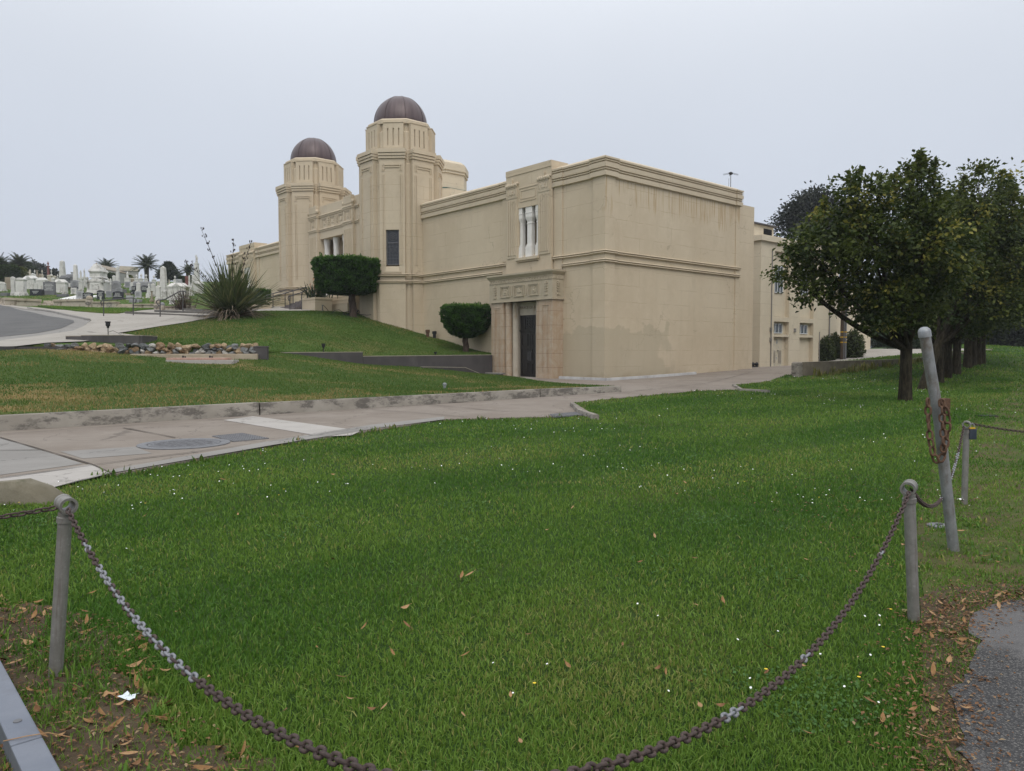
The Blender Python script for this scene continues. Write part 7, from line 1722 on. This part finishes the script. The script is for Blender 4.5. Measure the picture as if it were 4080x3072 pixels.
STRIPP = [(1.5,2.2),(1.9,3.3),(2.3,4.1),(2.62,4.75),(3.0,5.6),(3.5,6.6),(4.2,7.4),(5.5,9),(9,14),(16,24),(24,35),(34,33),(14,9),(9,5),(3,4.6),(2.4,4.0),(1.75,2.7)]
def keep_near(X, Y):
    k = ~inpoly(X, Y, PAVE) & ~inpoly(X, Y, APATCH) & ~inpoly(X, Y, BANK)
    s = inpoly(X, Y, SOILP[0]); k &= ~s | (rng.uniform(0,1,len(X)) < .17+.5*(snoise(X,Y,3.2,3)+.5*snoise(X,Y,9.,5) > .16))
    s = inpoly(X, Y, STRIPP); k &= ~s | (rng.uniform(0,1,len(X)) < .30+.5*(snoise(X,Y,1.9,4) > .02))
    return k
def tone_of(X, Y, base=.0, dry=.0, s=.5, seed=9):
    q = .30+.34*snoise(X,Y,s,seed)+.12*snoise(X,Y,s*4,seed+1)+rng.normal(size=len(X))*.17
    d = (snoise(X,Y,s*.55,seed+2)+.35*snoise(X,Y,s*3,seed+3) > .28)
    q = np.where(d & (rng.uniform(0,1,len(X)) < dry), rng.uniform(.75,1,len(X)), q)
    q = np.where(rng.uniform(0,1,len(X)) < .035, rng.uniform(.8,1,len(X)), q)
    return np.clip(q+base, 0, 1)
n = 680000
d = 1.9*np.exp(rng.uniform(0,1,n)*math.log(70/1.9)); X = d*rng.uniform(-.98,.98,n); Y = d*1.0
k = keep_near(X, Y); X, Y = X[k], Y[k]; d = np.hypot(X, Y)
h = (.023+.0013*d)*rng.uniform(.55,1.35,len(X))*(1+.55*np.clip(snoise(X,Y,2.6,21)-.1,0,1))
edge = np.exp(-((Y-3.2-(X+1.6)*-.9)**2)*3)*(X < -.2)*(Y < 5)      # longer tufts beside the bare soil
h = h*(1+1.2*edge*rng.uniform(0,1,len(X)))
V, F, T = blades(X, Y, f_near(X, Y), h, .0028+.00095*d, .65, tone_of(X, Y, .02+.15*np.tanh(2.5*np.sin((X*.62-Y*.78)*1.9+.6*np.sin(Y*.3)))+.06*np.sin((X*.5+Y*.4)*.9), .18, .9))
o = npmesh('grass', V, F, GRASS, None, T); o['kind'] = 'stuff'; o['label'] = 'short green grass of the front lawn'; o['category'] = 'grass'
def scatter(poly, n, f, hh, ww_, mat, dry, s, label, avoid=(), seed=9, base=0):
    xs = [p[0] for p in poly]; ys = [p[1] for p in poly]; X = rng.uniform(min(xs), max(xs), n*3); Y = rng.uniform(min(ys), max(ys), n*3)
    k = inpoly(X, Y, poly)
    for a in avoid: k &= ~inpoly(X, Y, a)
    X, Y = X[k][:n], Y[k][:n]
    V, F, T = blades(X, Y, f(X, Y), hh*rng.uniform(.5,1.4,len(X)), ww_, .6, tone_of(X, Y, base, dry, s, seed))
    o = npmesh('grass', V, F, mat, None, T); o['kind'] = 'stuff'; o['label'] = label; o['category'] = 'grass'
bankv = [(-17.5,8.2)]+BANK[2:-5]+[(-10.2,29.4),(-17.7,28.6),(-20,26)]
scatter(bankv, 85000, f_low, .052, .019, GRASSB, .85, .42, 'patchy green and straw grass of the bank', seed=31)
mound = [(-1.1,41.4),(-7.2,36),(-10.5,33.2),(-10.1,29.8),(-16.5,29.6),(-17.6,33.6),(-18,40),(-17.2,42.5),(-16,47.5),(-14,50),(-12,49),(-9,49),(-5.5,47),(1,43.5)]
scatter(mound, 75000, f_up, .055, .024, GRASSB, .35, .5, 'green grass of the mound before the towers', avoid=(WALKP,), seed=41)
scatter([(-48,62),(-20,64),(-9,66),(0,74),(0,100),(-60,100),(-62,70)], 26000, f_up, .09, .06, GRASSB, .3, .3, 'grass between the graves', seed=51)
scatter(GISLAND, 9000, lambda x, y: f_up(x, y)+.1, .06, .03, GRASS, .1, .5, 'grass verge before the cemetery wall', seed=61)
# clover and broad leaved patches in the turf
n = 60000; d = 2.2*np.exp(rng.uniform(0,1,n)*math.log(16/2.2)); X = d*rng.uniform(-.8,.85,n); Y = d
k = keep_near(X, Y) & (snoise(X,Y,2.1,91)+.5*snoise(X,Y,6.5,92) > .42); X, Y, d = X[k], Y[k], d[k]
P = np.c_[X, Y, f_near(X,Y)+rng.uniform(.008,.03,len(X))]
CLOV = bladem('clover_leaves', (.045,.115,.022), (.080,.165,.040), (.15,.22,.06))
V, F, T = leafarr(P, 1.0, 1.6, .8, rng.uniform(0,.8,len(X))); V = (V.reshape(-1,4,3)-P[:,None,:])*(.013+.0016*d)[:,None,None]+P[:,None,:]
o = npmesh('clover', V.reshape(-1,3), F, CLOV, None, T); o['kind'] = 'stuff'; o['label'] = 'clover patches in the front lawn'; o['category'] = 'clover'
# daisies and clover heads
n = 1900; d = 2.6*np.exp(rng.uniform(0,1,n)**.42*math.log(38/2.6)); X = d*rng.uniform(-.75,.85,n); Y = d; k = keep_near(X, Y) & (snoise(X,Y,.6,77)+.4*snoise(X,Y,2.2,78) > .08) & (d > 3) & ~inpoly(X, Y, SOILP[0]) & ~(inpoly(X, Y, STRIPP) & (Y < 7)); X, Y = X[k], Y[k]; d = d[k]
Vs = []; Fs = []; o_ = 0
for x, y, dd in zip(X, Y, d):
    r = .0042+.00042*dd*random.uniform(.5,1.2); z = float(f_near(x,y))+.04+.0016*dd; a0 = random.uniform(0,6); tx, ty = random.uniform(-.4,.4), random.uniform(-.6,.1)
    for k in range(8): a = a0+k*.785; cx, cy = r*math.cos(a), r*math.sin(a); Vs.append((x+cx, y+cy, z+cx*tx+cy*-ty))
    Fs.append(tuple(range(o_, o_+8))); o_ += 8
npmesh('daisies', np.array(Vs), np.array(Fs), WHITEF)['kind'] = 'stuff'
q = rng.choice(len(X), 70, False); Vs = []; Fs = []; o_ = 0
for i in q:
    x, y, r = X[i]+.1, Y[i]+.07, .008+.0003*Y[i]
    if not keep_near(np.array([x]), np.array([y]))[0]: continue; z = float(f_near(x,y))+.05
    for k in range(6): Vs.append((x+r*math.cos(k*1.047), y+r*math.sin(k*1.047), z))
    Fs.append(tuple(range(o_, o_+6))); o_ += 6
npmesh('dandelions', np.array(Vs), np.array(Fs), YELF)['kind'] = 'stuff'
# fallen leaves, each its own object
def leafmesh(name, mat, L, wd, curl):
    n = 6; V = []; F = []
    for i in range(n+1):
        t = i/n; x = (t-.5)*L; w_ = wd*.5*math.sin(math.pi*min(1, t*1.02))**.8; z = curl*L*(t-.5)**2*2
        V += [(x,-w_,z+.25*w_),(x,0,z-.0),(x,w_,z+.25*w_)]
    for i in range(n):
        for j in (0,1): F.append((3*i+j, 3*i+3+j, 3*i+4+j, 3*i+1+j))
    V += [(-.5*L-.25*L*k_, s_*.0012, curl*L*.5) for k_ in (0,1) for s_ in (-1,1)]; b = 3*(n+1); F.append((b,b+1,b+3,b+2))
    me = bpy.data.meshes.new(name); me.from_pydata(V, [], F); finish(me, mat, 60); return me
LM = [leafmesh('fallen_leaf', m_, L, w_, c) for m_, L, w_, c in ((DRYL,.075,.026,.3),(DRYL2,.085,.022,.15),(DRYL3,.07,.03,.45),(DRYL,.10,.024,.2),(DRYL3,.085,.022,.1),(DRYL2,.065,.03,.5))]
LL = {'lawn':'single dry brown leaf lying scattered on the mown lawn','soil':'dry brown leaf on the bare earth by the left post','strip':'dry brown leaf along the asphalt edge at the right'}
def drop(x, y, z, where, sc=1):
    o = link('fallen_leaf', random.choice(LM)); o.location = (x, y, z); o.rotation_euler = (random.uniform(-.5,.5), random.uniform(-.5,.5), random.uniform(0,6.28)); o.scale = (sc*random.uniform(.75,1.25),)*3
    tag(o, LL[where], 'leaf', {'lawn':'fallen leaves on the lawn','soil':'fallen leaves by the left post','strip':'fallen leaves along the asphalt'}[where])
c = 0
for px, py in ((710,2440),(1450,2500),(1530,2820),(1475,2830),(1870,2290),(1875,2370),(2265,2655),(2870,2815),(2790,2815),(3210,2230),(3150,2310),(2880,2395),(1700,1985),(1135,2835),(1840,2295),(1855,2610),(1360,2700),(3060,2580),(2480,2570)):
    p = flat(px, py, .04); drop(p.x, p.y, float(f_near(p.x,p.y))+.045, 'lawn', .8)
while c < 60:
    d_ = 2.6*math.exp(random.random()*math.log(11/2.6)); x, y = d_*random.uniform(-.62,.70), d_
    if x < -1.0 and y < 3.2 or not keep_near(np.array([x]), np.array([y]))[0]: continue
    drop(x, y, float(f_near(x,y))+random.uniform(.03,.055), 'lawn', random.uniform(.5,.8)); c += 1
c = 0
while c < 170:
    x, y = random.uniform(-3.4,-.65), random.uniform(2.5,4.7)
    if not inpoly(np.array([x]), np.array([y]), [(-.7,2.4),(-1.05,2.9),(-1.6,3.3),(-2.0,4.0),(-3.4,5),(-5,4),(-3,2.4)])[0]: continue
    drop(x, y, random.uniform(.012,.035), 'soil', .9); c += 1
c = 0
EDG = [(1.62,2.3),(1.72,2.83),(2.02,3.35),(2.42,4.0),(2.66,4.35),(3.05,4.62),(3.6,4.75)]
while c < 95:
    i = random.randrange(len(EDG)-1); f = random.random(); x = EDG[i][0]*(1-f)+EDG[i+1][0]*f+random.gauss(-.05,.11); y = EDG[i][1]*(1-f)+EDG[i+1][1]*f+random.gauss(.03,.10)
    if random.random() < .16: x, y = random.uniform(2.6,4.6), random.uniform(4.8,8)
    drop(x, y, random.uniform(.02,.04), 'strip', .8); c += 1
# crumbs of leaf litter too small to count
def litter(n, fx, label):
    Vs = []; Fs = []; Ts = []; o = 0
    for _ in range(n):
        x, y = fx(); a = random.uniform(0,6.28); L = random.uniform(.008,.03); w_ = L*.28; z = .012+random.uniform(0,.02); ca, sa = math.cos(a), math.sin(a); tz = random.uniform(-.4,.4)*L
        Vs += [(x,y,z),(x+ca*L*.5-sa*w_,y+sa*L*.5+ca*w_,z+tz*.5+.004),(x+ca*L,y+sa*L,z+tz),(x+ca*L*.5+sa*w_,y+sa*L*.5-ca*w_,z+tz*.5+.004)]; Fs.append((o,o+1,o+2,o+3)); o += 4; Ts += [random.random()]*4
    npmesh('leaf_litter', np.array(Vs), np.array(Fs), bpy.data.materials.get('litter_crumbs') or bladem('litter_crumbs', (.10,.055,.028), (.24,.12,.055), (.36,.26,.15)), None, np.array(Ts))['kind'] = 'stuff'
def fs(): 
    while True:
        x, y = random.uniform(-4.2,-.6), random.uniform(2.2,4.7)
        if inpoly(np.array([x]), np.array([y]), [(-.6,2.2),(-1.05,2.9),(-1.6,3.3),(-2.1,4.2),(-4,5),(-5,4),(-3,2.2)])[0]: return x, y
def fe():
    i = random.randrange(len(EDG)-1); f = random.random(); return EDG[i][0]*(1-f)+EDG[i+1][0]*f+random.gauss(-.03,.14), EDG[i][1]*(1-f)+EDG[i+1][1]*f+random.gauss(.03,.14)
litter(6000, fs, ''); litter(3000, fe, ''); litter(1200, lambda: (random.uniform(2.4,5.4), random.uniform(4.9,9.5)), '')
# small broad leaved weeds in the bare soil
P_ = [(x, y, .0, random.uniform(.25,.5)) for x, y in (fs() for _ in range(60))]+[(random.uniform(2.7,5), random.uniform(5,8), .0, .4) for _ in range(40)]
weeds('ground_weeds', 'small green weeds in the bare earth', P_, GRASS, .12, 16, 'stuff')
# ------------------------------------------------------------------ thin sea mist
hz = MB(); hz.box(-150, 170, -12, 260, -2.2, 42)
hm = bpy.data.materials.new('sea_mist'); hm.use_nodes = True; ht = hm.node_tree; ht.nodes.clear()
ho_ = ht.nodes.new('ShaderNodeOutputMaterial'); hv = ht.nodes.new('ShaderNodeVolumePrincipled')
hv.inputs['Color'].default_value = (.93, .95, 1, 1); hv.inputs['Density'].default_value = .0004; hv.inputs['Anisotropy'].default_value = .2
ht.links.new(hv.outputs[0], ho_.inputs['Volume'])
o = hz.build('haze', hm); o['kind'] = 'stuff'
